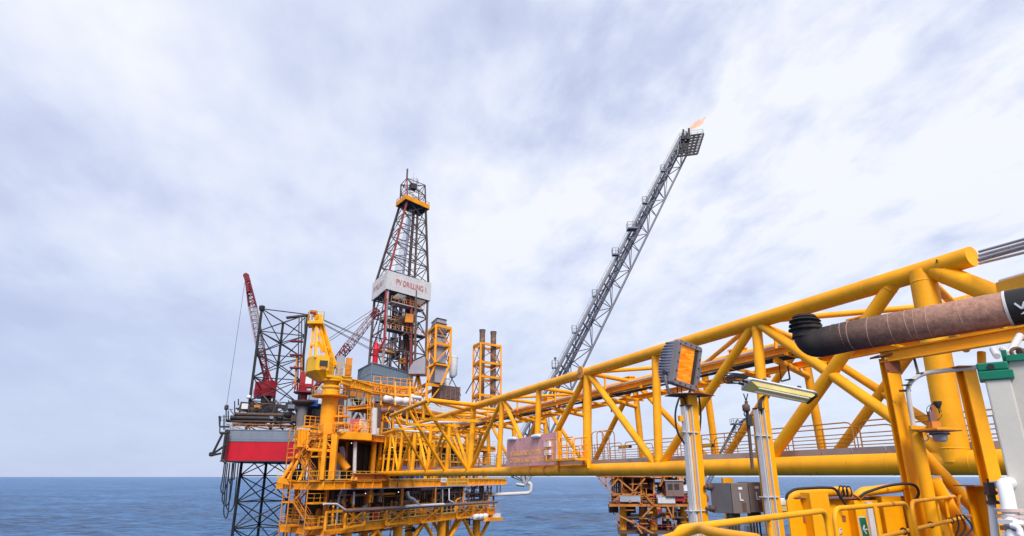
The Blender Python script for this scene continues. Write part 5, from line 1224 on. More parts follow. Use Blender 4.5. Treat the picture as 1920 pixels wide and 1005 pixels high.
# --- lamp post 1 with floodlight
def upright(px, py, Y): q = at(px, py, Y); return q
Y0 = 7.4
c = at(1281, 742, Y0); px_, py_ = c.x + .06, c.y; ztop = c.z
post = thing('lamp_post', 'yellow post with grey cable channel carrying the floodlight', 'post', (px_, py_, FL))
hw = V((.9, .44, 0)).normalized(); hv = V((-.44, .9, 0)).normalized()
MB().hcol(V((px_, py_, FL)), V((px_, py_, ztop)), hv, .14, .14, .012).build('column', YN, post, .002)
f = c = V((px_ - .075, py_ - .085, 0))
MB().box(f + UP * (ztop - .13 + FL) / 2, hw * .055, hv * .012, UP * (ztop - .13 - FL) / 2).box(f + UP * (ztop - .13 + FL) / 2 - hw * .052 - hv * .03, hw * .004, hv * .03, UP * (ztop - .13 - FL) / 2).box(f + UP * (ztop - .13 + FL) / 2 + hw * .052 - hv * .03, hw * .004, hv * .03, UP * (ztop - .13 - FL) / 2).box(f + UP * (ztop - .13 + FL) / 2 - hw * .01 - hv * .02, hw * .004, hv * .012, UP * (ztop - .13 - FL) / 2).build('cable_channel', MAT['tray'], post)
for dz in (.42, 1.25, 1.9): q = f + UP * (ztop - dz) + hw * .02; MB().box(q, hw * .11, hv * .045, UP * .005).build('channel_bracket', MAT['tray'], post)
MB().box(f + UP * (ztop - .125) - hv * .02, hw * .06, hv * .04, UP * .008).build('channel_cap', MAT['black'], post)
pt = V((px_, py_, ztop)) - hv * .02
pw_, pd_ = .29, .20
rust_pl = paint('rusty_plate', (.26, .085, .04), .8, .4, (.55, .25, .03), .3, 4)
mb = MB(); P_ = [pt - hw * pw_ - hv * .07, pt - hw * .05 - hv * pd_ * 1.15, pt + hw * pw_ - hv * .10, pt + hw * pw_ * .7 + hv * pd_, pt - hw * pw_ * .7 + hv * pd_]
mb.prism([(p.x, p.y) for p in P_], ztop, ztop + .008).build('top_plate', rust_pl, post)
MB().path([f + UP * (ztop - .12) - hv * .02, f + UP * (ztop - .03) - hv * .03 - hw * .02, f + UP * (ztop + .0) - hw * .1 - hv * .04 - UP * .03, f + UP * (ztop - .2) - hw * .155, f + UP * (ztop - .42) - hw * .15, f + UP * (ztop - .55) - hw * .05], .011, 7, fillet=.1, seg=5).build('cable', MAT['black'], post)
MB().path([pt + hw * .14 + UP * .0, pt + hw * .15 - UP * .2, pt + hw * .10 - UP * .42, pt + hw * .04 - UP * .5], .011, 7, fillet=.1, seg=5).build('cable', MAT['black'], post)
MB().box(f + UP * (ztop - .27) - hw * .075, hw * .025, hv * .02, UP * .03).build('cable_clip', YN, post)
# floodlight head: tapered finned housing looking right and a little up
al = paint('cast_aluminium', (.27, .27, .33), .5, .15, (.14, .13, .15), .2, 8, metal=.3, spot=6)
al2 = paint('cast_aluminium_rim', (.24, .21, .22), .55, .25, (.12, .10, .10), .2, 8, metal=.3, spot=8)
hc = at(1277, 684, Y0 - .02)
ang = math.radians(32); fdir = V((math.sin(ang), -math.cos(ang), .0)); tilt = math.radians(-9)
fdir = V((math.sin(ang) * math.cos(tilt), -math.cos(ang) * math.cos(tilt), math.sin(tilt))); fx = V((math.cos(ang), math.sin(ang), 0)); fz = fx.cross(fdir) * -1
if fz.z < 0: fz = -fz
fx = (fx + fz * -.16).normalized(); fz = fdir.cross(fx); fz = fz if fz.z > 0 else -fz
fl = thing('floodlight', 'grey finned floodlight with orange glass on top of the yellow post', 'floodlight', tuple(hc - UP * .28))
W_, H_ = .20, .262
fr = hc + fdir * .10
def rrect(c, w_, h_, r, n=4):
    pts = []
    for (sx, sy, a0_) in ((1, 1, 0), (-1, 1, 90), (-1, -1, 180), (1, -1, 270)):
        for k in range(n + 1):
            a = math.radians(a0_ + 90 * k / n); pts.append(c + fx * (sx * (w_ - r) + math.cos(a) * r) + fz * (sy * (h_ - r) + math.sin(a) * r))
    return pts
def loft(rings, capa=True, capb=True):
    mb = MB(); n = len(rings[0]); vs = [p for r in rings for p in r]; fs = []
    for i in range(len(rings) - 1):
        for j in range(n): k = (j + 1) % n; fs.append((i * n + j, i * n + k, (i + 1) * n + k, (i + 1) * n + j))
    if capa: fs.append(tuple(range(n))[::-1])
    if capb: fs.append(tuple((len(rings) - 1) * n + j for j in range(n)))
    return mb.add(vs, fs)
loft([rrect(fr - fdir * .07, W_ * .97, H_ * .97, .03), rrect(fr - fdir * .16, W_ * .93, H_ * .93, .03), rrect(fr - fdir * .26, W_ * .78, H_ * .78, .04), rrect(fr - fdir * .33, W_ * .55, H_ * .55, .05)]).build('housing', al, fl)
# bezel: frame around the glass
loft([rrect(fr - fdir * .068, W_, H_, .03), rrect(fr, W_, H_, .03), rrect(fr + fdir * .012, W_ * .98, H_ * .98, .03), rrect(fr + fdir * .012, W_ * .76, H_ * .80, .012), rrect(fr - fdir * .035, W_ * .74, H_ * .78, .01)], True, False).build('bezel', al2, fl)
gl = bpy.data.materials.new('orange_lens'); gl.use_nodes = True; g_ = gl.node_tree; b_ = g_.nodes['Principled BSDF']
tc = N(g_, 'ShaderNodeTexCoord'); mp = N(g_, 'ShaderNodeMapping'); mp.inputs['Scale'].default_value = (5, 5, 22); mp.inputs['Rotation'].default_value = (.3, .2, 0); nz_ = N(g_, 'ShaderNodeTexNoise'); nz_.inputs['Scale'].default_value = 1; nz_.inputs['Detail'].default_value = 5; nz_.inputs['Distortion'].default_value = 1.2
g_.links.new(tc.outputs['Object'], mp.inputs[0]); g_.links.new(mp.outputs[0], nz_.inputs[0]); r_a = N(g_, 'ShaderNodeValToRGB'); g_.links.new(nz_.outputs[0], r_a.inputs[0])
r_a.color_ramp.elements[0].position = .35; r_a.color_ramp.elements[0].color = (.75, .13, .0, 1); r_a.color_ramp.elements[1].position = .72; r_a.color_ramp.elements[1].color = (1, .36, .02, 1)
g_.links.new(r_a.outputs[0], b_.inputs['Base Color']); b_.inputs['Roughness'].default_value = .12; b_.inputs['Emission Strength'].default_value = .32; g_.links.new(r_a.outputs[0], b_.inputs['Emission Color'])
c_ = fr - fdir * .02; MB().box(c_ , fx * W_ * .755, fz * H_ * .79, fdir * .006).build('lens', gl, fl)
c_ = fr - fdir * .01 + fx * W_ * .62; MB().box(c_, fx * W_ * .11, fz * H_ * .78, fdir * .006).build('lens_shade_strip', DK, fl)  # dark strip laid over the glass, giving the shade at its right side
# fins: many horizontal plates round the back
mb = MB()
for k in range(14):
    h = -H_ * .86 + k * H_ * 1.72 / 13; s_ = math.sqrt(max(0, 1 - (h / (H_ * 1.18)) ** 2))
    back = .10 + .235 * s_
    poly = [fr - fdir * .07 + fx * W_ * 1.0, fr - fdir * .07 - fx * W_ * 1.0, fr - fdir * (.10 + .14 * s_) - fx * W_ * 1.0, fr - fdir * back - fx * W_ * .72, fr - fdir * back + fx * W_ * .72, fr - fdir * (.10 + .14 * s_) + fx * W_ * 1.0]
    mb.slab([p + fz * h for p in poly], .008)
mb.build('cooling_fins', al, fl)
mb = MB(); sc_ = []
for k in range(5):
    for s in (-1, 1): mb.lathe(fr + fx * W_ * (.87 * s) + fz * H_ * (-.8 + .4 * k), [(.009, .008), (.009, .02), (.004, .022)], 6, axis=fdir)
for k in range(3):
    for s in (-1, 1): mb.lathe(fr + fz * H_ * (.9 * s) + fx * W_ * (-.45 + .45 * k), [(.009, .008), (.009, .02), (.004, .022)], 6, axis=fdir)
mb.build('bezel_screws', DK, fl)
c_ = fr + fx * (W_ + .03) - fdir * .07 - fz * .04; loft([[c_ + fdir * a + fz * b for a, b in ((-.07, -.11), (.05, -.13), (.06, .08), (-.05, .11))], [c_ + fx * .045 + fdir * a + fz * b for a, b in ((-.05, -.08), (.03, -.1), (.04, .06), (-.04, .08))]]).build('side_cover', al2, fl, .004)
pv = fr - fdir * .12 - fz * .15
for s in (-1, 1):
    q = pv + fx * (W_ + .02) * s; low = V((q.x, q.y, ztop + .02)) - fx * s * .06
    MB().path([q, q.lerp(low, .5) + fx * s * .02 - UP * .02, low], .017, 8, fillet=.08).build('yoke_arm', al2, fl)
    MB().lathe(q - fx * .02, [(.028, 0), (.028, .04)], 10, axis=fx).build('yoke_bolt', DK, fl)
MB().box(V((pv.x, pv.y, ztop + .018)), fx * .17, fdir * .03, UP * .006).build('yoke_base', al2, fl)
for s in (-.03, .04): MB().tube(V((pv.x, pv.y, ztop + .02)) + fx * s, V((pv.x, pv.y, ztop + .16)) + fx * s, .006, 6).build('stud', DK, fl)

# --- lamp post 2 with batten light
Y1_ = 7.0
c = at(1420, 768, Y1_); zt1 = c.z; q0 = V((c.x + .05, c.y + .05, 0))
post = thing('lamp_post', 'yellow post with grey cable channel carrying the linear light', 'post', (q0.x, q0.y, FL))
MB().hcol(V((q0.x, q0.y, FL)), V((q0.x, q0.y, zt1 - .06)), hv, .13, .13, .012).build('column', YN, post)
f = q0 - V((.065, .08, 0))
h_ = (zt1 - FL) / 2; m_ = (zt1 + FL) / 2
MB().box(f + UP * m_, hw * .05, hv * .012, UP * h_).box(f + UP * m_ - hw * .048 - hv * .028, hw * .004, hv * .028, UP * h_).box(f + UP * m_ + hw * .048 - hv * .028, hw * .004, hv * .028, UP * h_).box(f + UP * m_ + hw * .005 - hv * .02, hw * .004, hv * .012, UP * h_).build('cable_channel', MAT['tray'], post)
for dz in (.28, .9, 1.5): q = f + UP * (zt1 - dz) + hw * .02; MB().box(q, hw * .10, hv * .045, UP * .005).build('channel_bracket', MAT['tray'], post)
MB().box(f + UP * (zt1 + .004) - hv * .02, hw * .055, hv * .035, UP * .008).build('channel_cap', MAT['black'], post)
for k in range(3): MB().path([f + UP * (zt1 - .05) + hw * .02 * k - hv * .02, f + UP * (zt1 + .10) + hw * (.02 * k + .02) - hv * .02, at(1433 + 2 * k, 742, Y1_ + .02)], .009, 6, fillet=.08).build('cable', MAT['black'], post)
MB().path([at(1436, 772, Y1_), at(1434, 755, Y1_), at(1437, 742, Y1_)], .022, 8).build('lamp_bracket', YN, post)
bl0, bl1 = at(1403, 722, Y1_ - .12), at(1520, 746, Y1_ + .22)
ax = (bl1 - bl0).normalized(); bs = V((ax.y, -ax.x, 0)).normalized(); bu = bs.cross(ax); bu = bu if bu.z > 0 else -bu
bs = bs if bs.y < 0 else -bs; r_t = math.radians(30); bs, bu = bs * math.cos(r_t) + bu * math.sin(r_t), bu * math.cos(r_t) - bs * math.sin(r_t)
btn = thing('linear_light', 'white weatherproof batten light with yellowed cover on top of the post', 'light', tuple((bl0 + bl1) / 2))
mid = (bl0 + bl1) / 2; hl = (bl1 - bl0).length / 2 + .03
def tz(c, wt, wb, ht, hb, e0=0, e1=0): return [c + bs * wb + bu * hb, c - bs * wb + bu * hb, c - bs * wt + bu * ht, c + bs * wt + bu * ht]
def lf4(rings):
    vs = [p for r in rings for p in r]; fs = [(0, 1, 2, 3), tuple((len(rings) - 1) * 4 + j for j in (3, 2, 1, 0))]
    for i in range(len(rings) - 1):
        for j in range(4): k = (j + 1) % 4; fs.append((i * 4 + j, i * 4 + k, (i + 1) * 4 + k, (i + 1) * 4 + j))
    return MB().add(vs, fs)
dn = (-bu * .35 + bs * 0).normalized()
lf4([tz(mid - ax * hl, .05, .095, .05, .0), tz(mid - ax * (hl - .02), .065, .105, .06, .0), tz(mid + ax * (hl - .02), .065, .105, .06, .0), tz(mid + ax * hl, .05, .095, .05, .0)]).build('housing', paint('batten_white', (.68, .68, .68), .4, .15, (.3, .22, .18), .15, 6), btn, .006)
cov = paint('yellowed_cover', (.80, .66, .24), .15, .2, (.34, .30, .24), .25, 4, spot=4)
lf4([tz(mid - ax * (hl - .06), .06, .04, -.005, -.055), tz(mid - ax * (hl - .0), .083, .07, .0, -.008), tz(mid + ax * (hl - .0), .083, .07, .0, -.008), tz(mid + ax * (hl - .06), .06, .04, -.005, -.055)][0:0] or
    [tz(mid - ax * (hl - .01), .08, .07, -.002, -.006), tz(mid - ax * (hl - .09), .08, .055, -.002, -.045), tz(mid + ax * (hl - .09), .08, .055, -.002, -.045), tz(mid + ax * (hl - .01), .08, .07, -.002, -.006)]).build('cover', cov, btn)
tubm = paint('lamp_tube_glass', (.95, .92, .70), .25)
for s in (-1, 1): MB().tube(mid - ax * (hl - .12) + bs * .032 * s - bu * .044, mid + ax * (hl - .12) + bs * .032 * s - bu * .044, .013, 8).build('lamp_tube', tubm, btn)
lf4([tz(mid + ax * (hl - .035), .088, .078, .03, -.035), tz(mid + ax * (hl + .006), .086, .072, .03, -.02)]).build('end_cap', MAT['black'], btn)
for k, (dx, dz) in enumerate(((-.03, .03), (.03, .015))):
    g0 = mid - ax * hl + bs * dx + bu * dz; MB().tube(g0, g0 - ax * .06, .016, 8).build('cable_gland', MAT['black'], btn)
    for j in range(3):
        MB().path([g0 - ax * .05, g0 - ax * (.16 + .05 * j) - UP * (.01 + .012 * j), g0 - ax * (.22 + .03 * j) + UP * (.02 + .015 * j), g0 - ax * .05 + UP * (.07 + .008 * j) + V((0, .05, 0)), mid - ax * .2 + UP * .10 + V((0, .06, 0))], .007, 6, fillet=.08).build('cable', MAT['black'], btn)
for s in (-.2, .3): MB().box(mid + ax * s + bu * .09, ax * .02, bs * .05, bu * .015).build('mounting_clip', BRN, btn)
# a hook hanging from the bridge rack, two of them
for k, (x, y0, y1) in enumerate(((1461, 684, 715), (1142, 745, 772))):
    p, q = on_plane(x, y0, BO + BN * 2.2, BN), on_plane(x + 4, y1, BO + BN * 2.2, BN)
    p2 = on_plane(x + (16 if k == 0 else 7), y0 + 2, BO + BN * 2.2, BN); q2 = on_plane(x + (20 if k == 0 else 7), y1 - 4, BO + BN * 2.2, BN)
    t = thing('pipe_hanger', 'small brown hanger bracket dangling from the bridge rack, %s' % ('above the linear light' if k == 0 else 'left of the floodlight'), 'bracket', tuple(p), 'hanger brackets on the bridge')
    MB().tube(p, q, .022, 6).build('rod', DK, t); MB().bar(p2, q2, .05, .05).bar(q, q2, .06, .06).build('angle', BRN, t)

# --- junction boxes
bxg = paint('box_stainless', (.17, .155, .16), .45, .12, (.10, .08, .08), .15, 5, metal=.5)
bxd = paint('box_door', (.20, .155, .14), .5, .12, (.12, .09, .08), .12, 5, metal=.3)
jf = V((.50, -.866, 0)).normalized(); js = V((.866, .5, 0)).normalized()   # door normal, door's sideways
jf = V((.12, -.993, 0)).normalized(); js = V((.993, .12, 0)).normalized()
for k, (x, y, sc_x) in enumerate(((1387, 934, 1.0), (1418, 932, .9))):
    Yj = 7.2 + .05 * k; c = at(x, y, Yj); w2, h2, dp = .098 * sc_x, .155, .30
    t = thing('junction_box', 'brown metal junction box with a white latch, the %s one' % ('left, wider' if k == 0 else 'right, narrower'), 'electrical box', tuple(c - UP * h2), 'junction boxes between the posts')
    sk = V((-.16, .29, 0)) if k == 0 else V((-.10, .2, 0))
    A8 = [c - js * w2 - UP * h2, c + js * w2 - UP * h2, c + js * w2 - UP * h2 + sk, c - js * w2 - UP * h2 + sk]
    side = V((-.17, .16, 0)) if k == 0 else V((-.06, .14, 0))
    A8 = [c - js * w2 - UP * h2, c + js * w2 - UP * h2, c + js * w2 - UP * h2 + side, c - js * w2 - UP * h2 + side]
    MB().hexa(A8 + [p + UP * 2 * h2 for p in A8]).build('body', bxg, t, .004)
    d0 = c + jf * .012; MB().box(d0, js * w2 * .98, jf * .011, UP * h2 * .99).build('door', bxd, t, .003)
    MB().box(d0 + jf * .013 + UP * .10 + js * .005, js * .022, jf * .002, UP * .012).build('plate', MAT['white'], t)
    mb = MB().box(d0 + jf * .016 - js * .008 + UP * .02, js * .005, jf * .005, UP * .035).box(d0 + jf * .016 + js * .006 - UP * .02, js * .018, jf * .005, UP * .006); mb.build('latch', MAT['white'], t)
    MB().box(d0 + jf * .013 - UP * .09 + js * .03, js * .022, jf * .003, UP * .045).build('label_plate', BRN, t)
    for s in (-1, 1): MB().lathe(d0 + js * (w2 + .004) + UP * .09 * s, [(.008, -.02), (.008, .02)], 8).build('hinge', DK, t)
    g0 = c - UP * h2 + side * .4
    MB().box(g0 - UP * .03, js * .06, V((0, .05, 0)), UP * .03).build('gland_block', MAT['black'], t)
    for j in range(4): q = g0 + js * (.035 * (j - 1.5)) - UP * .06; MB().lathe(q - UP * .05, [(.015, 0), (.015, .05)], 8).build('cable_gland', MAT['black'], t); MB().tube(q - UP * .05, q - UP * .9, .010, 6).build('cable', MAT['black'], t)
    if k == 0:
        for s in (-1, 1): q = c - js * w2 + side * .9 + UP * .11 * s; MB().lathe(q, [(.03, 0), (.035, .02), (.035, .05), (.02, .06), (.02, .09)], 8, axis=-js).build('side_gland', BRN, t)
st = thing('box_stand', 'yellow steel stand with a rusty top behind the junction boxes', 'stand', tuple(at(1364, 1000, 7.5)))
p = at(1363, 896, 7.6); MB().bar(V((p.x, p.y, FL)), p, .115, .06).build('upright', YN, st)
p = at(1362, 1003, 7.6)
for x in (1372, 1408): q = at(x, 985, 7.45); MB().box(q - UP * .25, hw * .085, hv * .02, UP * .25).build('cable_channel', MAT['tray'], st)

# --- foreground railing
def R_(px, py, z=-.25): return atz(px, py, z)
rl = thing('safety_railing', 'yellow tubular safety railing in three looped sections along the near deck edge', 'railing', (3, 6, FL))
RY = YN; rr_ = .021
def loop(pts, name='rail_loop', r=rr_, fil=.12): return MB().path(pts, r, 10, fillet=fil, seg=5).build(name, RY, rl)
a, b = R_(1262, 993), R_(1548, 957)
b.z = a.z = -.25
down = lambda p, z=FL: V((p.x, p.y, z))
loop([down(a) + V((-.02, 0, 0)), a, b, down(b)])
a2 = at(1262, 998, 3.15); loop([a2 + V((-.08, .1, -.06)), a2 + V((.12, -.03, .025)), at(1330, 998, 2.75), at(1420, 1012, 2.45)], fil=.15)
m_a, m_b = a.lerp(b, .02) - UP * .42, b - UP * .42; MB().tube(m_a, m_b, .015, 8).build('mid_rail', RY, rl)
for f_ in (.52,): q = a.lerp(b, f_); MB().tube(q, down(q), .019, 8).build('baluster', RY, rl)
a, b = R_(1562, 954), R_(1700, 943); b.z = a.z
loop([down(a), a, b, down(b)]); MB().tube(a - UP * .42, b - UP * .42, .016, 8).build('mid_rail', RY, rl)
q = R_(1640, 949); q.z = a.z; MB().tube(q, down(q), .019, 8).build('baluster', RY, rl)
a, b = R_(1707, 941), R_(1792, 930); b.z = a.z; loop([down(a), a, b, down(b)], fil=.16)
a, b = R_(1794, 930), R_(1842, 927); b.z = a.z; loop([down(a), a, b, down(b)], fil=.16)
for x, y in ((1755, 934), (1771, 932), (1812, 928.5)): q = R_(x, y); q.z = a.z; MB().tube(q, down(q), .018, 8).build('baluster', RY, rl)
p, q = at(1640, 1010, 6.2), at(1842, 962, 9.2); MB().tube(p, q, .022, 8).build('mid_rail', RY, rl)
for s_ in range(3):
    p0 = at(1790 + 6 * s_, 968, 8.2); o = MB().path([p0 + V((0, -.04, .02)), p0 + V((.05 * s_, -.05, -.12)), p0 + V((-.12, -.05, -.28)), p0 + V((-.04 + .1 * s_, -.05, -.42))], .011, 6, fillet=.08)
    tag(o.build('hanging_cable', MAT['black']), 'black cable hanging from the right end of the yellow railing', 'cable', 'cables hanging from the railing end')
for x, y, Y_q, w_ in ((1694, 996, 6.8, 'lowest, at the left'), (1745, 984, 7.5, 'middle'), (1783, 976, 8.0, 'highest, at the right')):
    q = at(x, y, Y_q); o = MB().path([q + V((.03 * math.cos(t), -.005 + .03 * math.sin(t) * .3, .03 * math.sin(t))) for t in [i * .7 for i in range(10)]], .008, 6)
    tag(o.build('cable_tie', MAT['black']), 'black tie looped round the mid rail of the yellow railing, %s' % w_, 'cable tie', 'ties round the railing')
# --- yellow girder wall behind the railing
gw = thing('girder_wall', 'wide yellow plate girder with stiffeners standing behind the railing', 'girder', (5, 9, FL))
G0, G1 = at(1474, 936, 8.6), at(1795, 926, 9.6); G1.z = G0.z + .03
gd = (G1 - G0); gd.z = 0; gl_ = gd.length; gd.normalize(); gn = V((gd.y, -gd.x, 0))
zt_ = G0.z
MB().box((G0 + G1) / 2 + UP * (-.62) + V((0, 0, 0)), gd * gl_ / 2, gn * .012, UP * .60).build('web_plate', YN, gw)
for (x0, x1) in ((1495, 1592), (1600, 1648), (1668, 1745), (1700, 1796)):
    a, b = at(x0, 934, 8.7), at(x1, 932, 9.1 if x1 > 1650 else 8.9); a = G0 + gd * (a - G0).dot(gd); b = G0 + gd * (b - G0).dot(gd); MB().box((a + b) / 2 + UP * .008, (b - a) / 2, gn * .10, UP * .007).build('flange', rust_pl, gw)
for x0, w_, o_, dz in ((1476, .15, .16, .10), (1590, .20, .15, .0), (1648, .17, .2, .05), (1740, .17, .2, .09), (1700, .08, .1, .02), (1620, .05, .08, -.02)):
    q = G0 + gd * (at(x0 + 12, 934, 9.0) - G0).dot(gd); c = q + gn * o_ / 2 + UP * (-.62 + dz / 2)
    MB().box(c + gn * o_ / 2, gd * w_, gn * .008, UP * (.60 + dz / 2)).box(c - gd * w_ * .9, gd * .008, gn * o_ / 2, UP * (.60 + dz / 2)).build('stiffener', YN, gw)
q = G0 + gd * (at(1605, 934, 9) - G0).dot(gd) + gn * .15; MB().box(q - UP * .62, gd * .05, gn * .04, UP * .58).build('cable_channel', MAT['tray'], gw)
MB().box(G0 + gd * (at(1702, 980, 9) - G0).dot(gd) + gn * .12 - UP * .38, gd * .16, gn * .1, UP * .008).build('shelf', rust_pl, gw)
MB().box(G0 + gd * (at(1742, 980, 9) - G0).dot(gd) + gn * .12 - UP * .33, gd * .13, gn * .1, UP * .008).build('shelf', rust_pl, gw)
# deck sign: green with white arrow
sp_ = at(1620, 990, 6.3); ux = V((.86, .5, 0)).normalized(); up_ = (UP + ux * -.12).normalized(); nn_ = ux.cross(up_) 
if nn_.y > 0: nn_ = -nn_
es = thing('escape_sign', 'small green sign with a white arrow pointing left on the yellow girder', 'sign', tuple(sp_))
MB().box(sp_, ux * .055, nn_ * .004, up_ * .098).build('plate', MAT['white'], es); MB().box(sp_ + nn_ * .005, ux * .050, nn_ * .002, up_ * .092).build('green_field', paint('sign_green', (.01, .16, .07), .5), es)
ar = MB(); z_a = nn_ * .008
for (x0, y0, x1, y1) in ((.030, -.012, -.028, -.012), (-.030, -.012, .0, .025), (-.030, -.012, .0, -.05)):
    ar.bar(sp_ + z_a + ux * x0 + up_ * y0, sp_ + z_a + ux * x1 + up_ * y1, .012, .012)
ar.build('arrow', MAT['white'], es)
# pipes with cables lying on the wall
t = MB().path([at(1462, 955, 9.1), at(1478, 953, 9.1), at(1482, 933, 9.1), at(1492, 926, 9.1), at(1572, 921, 9.3), at(1592, 923, 9.4)], .065, 12, fillet=.12)
tag(t.build('conduit_pipe', YN), 'yellow pipe with black rings lying on the girder top, left of the two', 'pipe', 'conduit pipes on the girder')
t = MB().path([at(1606, 933, 8.9), at(1616, 922, 8.9), at(1640, 920, 8.9), at(1700, 912, 9.0), at(1720, 915, 9.2)], .06, 12, fillet=.12)
tag(t.build('conduit_pipe', YN), 'yellow pipe under a black cable lying on the girder top, right of the two', 'pipe', 'conduit pipes on the girder')
for k_, (x, y) in enumerate(((1578, 921), (1585, 921.5), (1592, 922), (1698, 911), (1705, 911), (1712, 912))):
    q = at(x, y, 9.15); o = MB().path([q + V((0, -.07 * math.cos(t), .07 * math.sin(t))) for t in [i * .5 for i in range(14)]], .010, 6)
    tag(o.build('ring_clamp', MAT['black']), 'black ring clamp at the right end of the %s yellow pipe on the girder' % ('left' if k_ < 3 else 'right'), 'clamp', 'ring clamps on the %s pipe' % ('left' if k_ < 3 else 'right'))
for k, pts in enumerate((((1474, 938), (1476, 926), (1490, 917), (1540, 914), (1566, 915), (1575, 930), (1588, 950)), ((1612, 932), (1622, 924), (1660, 911), (1700, 906), (1718, 910), (1724, 925), (1716, 938), (1712, 945)))):
    mb = MB().path([at(x, y, 8.75) for x, y in pts], .018, 7, fillet=.15, seg=5)
    tag(mb.build('loose_cable', MAT['black']), 'black cable drooping over the yellow girder, %s one' % ('left' if k == 0 else 'right'), 'cable', 'loose cables on the girder')
c = at(1458, 941, 9.0); t = thing('battery_lamp', 'small white box lamp with yellowed front beside the second post', 'lamp', tuple(c)); MB().bx(c, .26, .14, .09, .3).build('hood', MAT['white'], t, .01); MB().bx(c - UP * .08, .23, .12, .07, .3).build('lens', cov, t)
c = at(1484, 922, 9.2)

# --- exhaust pipe, lagged, with black elbow and cap
ep = thing('exhaust_pipe', 'large brown lagged exhaust pipe with sooty black elbow end', 'pipe', tuple(at(1700, 620, 8.6)))
E0, E1 = at(1532, 641, 9.5), at(1985, 562, 7.35); ed = (E1 - E0).normalized(); er = .222
lag = bpy.data.materials.new('lagging'); lag.use_nodes = True; lt_ = lag.node_tree; lb_ = lt_.nodes['Principled BSDF']; Lk = lt_.links.new
tc = N(lt_, 'ShaderNodeTexCoord'); sp2 = N(lt_, 'ShaderNodeSeparateXYZ')
# soot fades along the pipe: measured along its own length
vd = N(lt_, 'ShaderNodeVectorMath', operation='DOT_PRODUCT'); Lk(tc.outputs['Object'], vd.inputs[0]); vd.inputs[1].default_value = tuple(ed)
n1 = N(lt_, 'ShaderNodeTexNoise'); n1.inputs['Scale'].default_value = 3; n1.inputs['Detail'].default_value = 9; n1.inputs['Roughness'].default_value = .7; Lk(tc.outputs['Object'], n1.inputs[0])
base_d = (E0 - at(1700, 620, 8.6)).dot(ed)
ma = N(lt_, 'ShaderNodeMath', operation='MULTIPLY_ADD'); Lk(n1.outputs[0], ma.inputs[0]); ma.inputs[1].default_value = .7; Lk(vd.outputs['Value'], ma.inputs[2])
mr = N(lt_, 'ShaderNodeMapRange'); Lk(ma.outputs[0], mr.inputs[0]); mr.inputs[1].default_value = base_d + .55; mr.inputs[2].default_value = base_d + 2.3
n2 = N(lt_, 'ShaderNodeTexNoise'); n2.inputs['Scale'].default_value = 14; n2.inputs['Detail'].default_value = 8; n2.inputs['Roughness'].default_value = .75; Lk(tc.outputs['Object'], n2.inputs[0])
rp = N(lt_, 'ShaderNodeValToRGB'); Lk(n2.outputs[0], rp.inputs[0]); rp.color_ramp.elements[0].position = .3; rp.color_ramp.elements[0].color = (.22, .10, .068, 1); rp.color_ramp.elements[1].position = .7; rp.color_ramp.elements[1].color = (.55, .30, .21, 1)
mx = N(lt_, 'ShaderNodeMix', data_type='RGBA'); Lk(mr.outputs[0], mx.inputs[0]); mx.inputs[6].default_value = (.025, .018, .018, 1); Lk(rp.outputs[0], mx.inputs[7]); Lk(mx.outputs[2], lb_.inputs['Base Color']); lb_.inputs['Roughness'].default_value = .8
bp = N(lt_, 'ShaderNodeBump'); bp.inputs['Strength'].default_value = .5; bp.inputs['Distance'].default_value = .01; Lk(n2.outputs[0], bp.inputs['Height']); Lk(bp.outputs[0], lb_.inputs['Normal'])
Lb = (E1 - E0).length
rs, pts = [], []
for k in range(60): f = k / 59; pts.append((E0 + ed * .45).lerp(E1, f)); rs.append(er * (1 + .012 * noise.noise(V((f * 30, 0, 0)))) )
mb = MB().path(pts, rs, 28)
mb.build('lagged_run', lag, ep)
mb = MB(); seam = paint('lagging_seam', (.42, .26, .20), .8, .2)
f1 = []
for k, f in enumerate((.10, .145, .18, .27, .37, .445, .475, .53, .66)):
    p = E0.lerp(E1, f); mb_ = MB(); mb_.lathe(p, [(er * 1.0, -.004), (er * 1.016, 0), (er * 1.0, .006)], 28, axis=ed + V((0, .05 * math.sin(k * 2.3), .07 * math.sin(k * 1.7))), cap=False); mb_.build('wrap_seam', seam if f > .12 else MAT['brown'], ep)
bstart = E0 + ed * ((at(1893, 575, 7.75) - E0).dot(ed))
MB().tube(bstart, E1 + ed * 2, er * 1.02, 28).build('black_wrap', MAT['black'], ep)
MB().lathe(bstart, [(er * 1.03, -.02), (er * 1.035, 0), (er * 1.03, .012)], 28, axis=ed, cap=False).build('wrap_edge', MAT['tray'], ep)
# white V with a bar under it, on the black wrap
vr = (at(1915, 577, 7.5) - E0); vc = E0 + ed * vr.dot(ed); toc = (V((0, 0, 0)) - vc); toc = (toc - ed * toc.dot(ed)).normalized(); vu = ed.cross(toc) ; vu = vu if vu.z > 0 else -vu
s0 = vc + toc * (er * 1.035)
def stroke(p, q, w_): d = (q - p).normalized(); sd_ = d.cross(toc).normalized() * w_ / 2; return [p - sd_, q - sd_, q + sd_, p + sd_]
for p_, q_ in ((s0 - ed * .045 + vu * .05, s0 + ed * .012 - vu * .03), (s0 + ed * .012 - vu * .03, s0 + ed * .055 + vu * .05)):
    q4 = stroke(p_, q_, .022); MB().add([p - toc * .02 for p in q4] + [p + toc * .004 for p in q4], [(3, 2, 1, 0), (4, 5, 6, 7), (0, 1, 5, 4), (1, 2, 6, 5), (2, 3, 7, 6), (3, 0, 4, 7)]).build('letter_stroke', MAT['white'], ep)
q4 = [s0 - ed * .02 - vu * .095, s0 + ed * .14 - vu * .09, s0 + ed * .14 - vu * .045, s0 + ed * .05 - vu * .05]
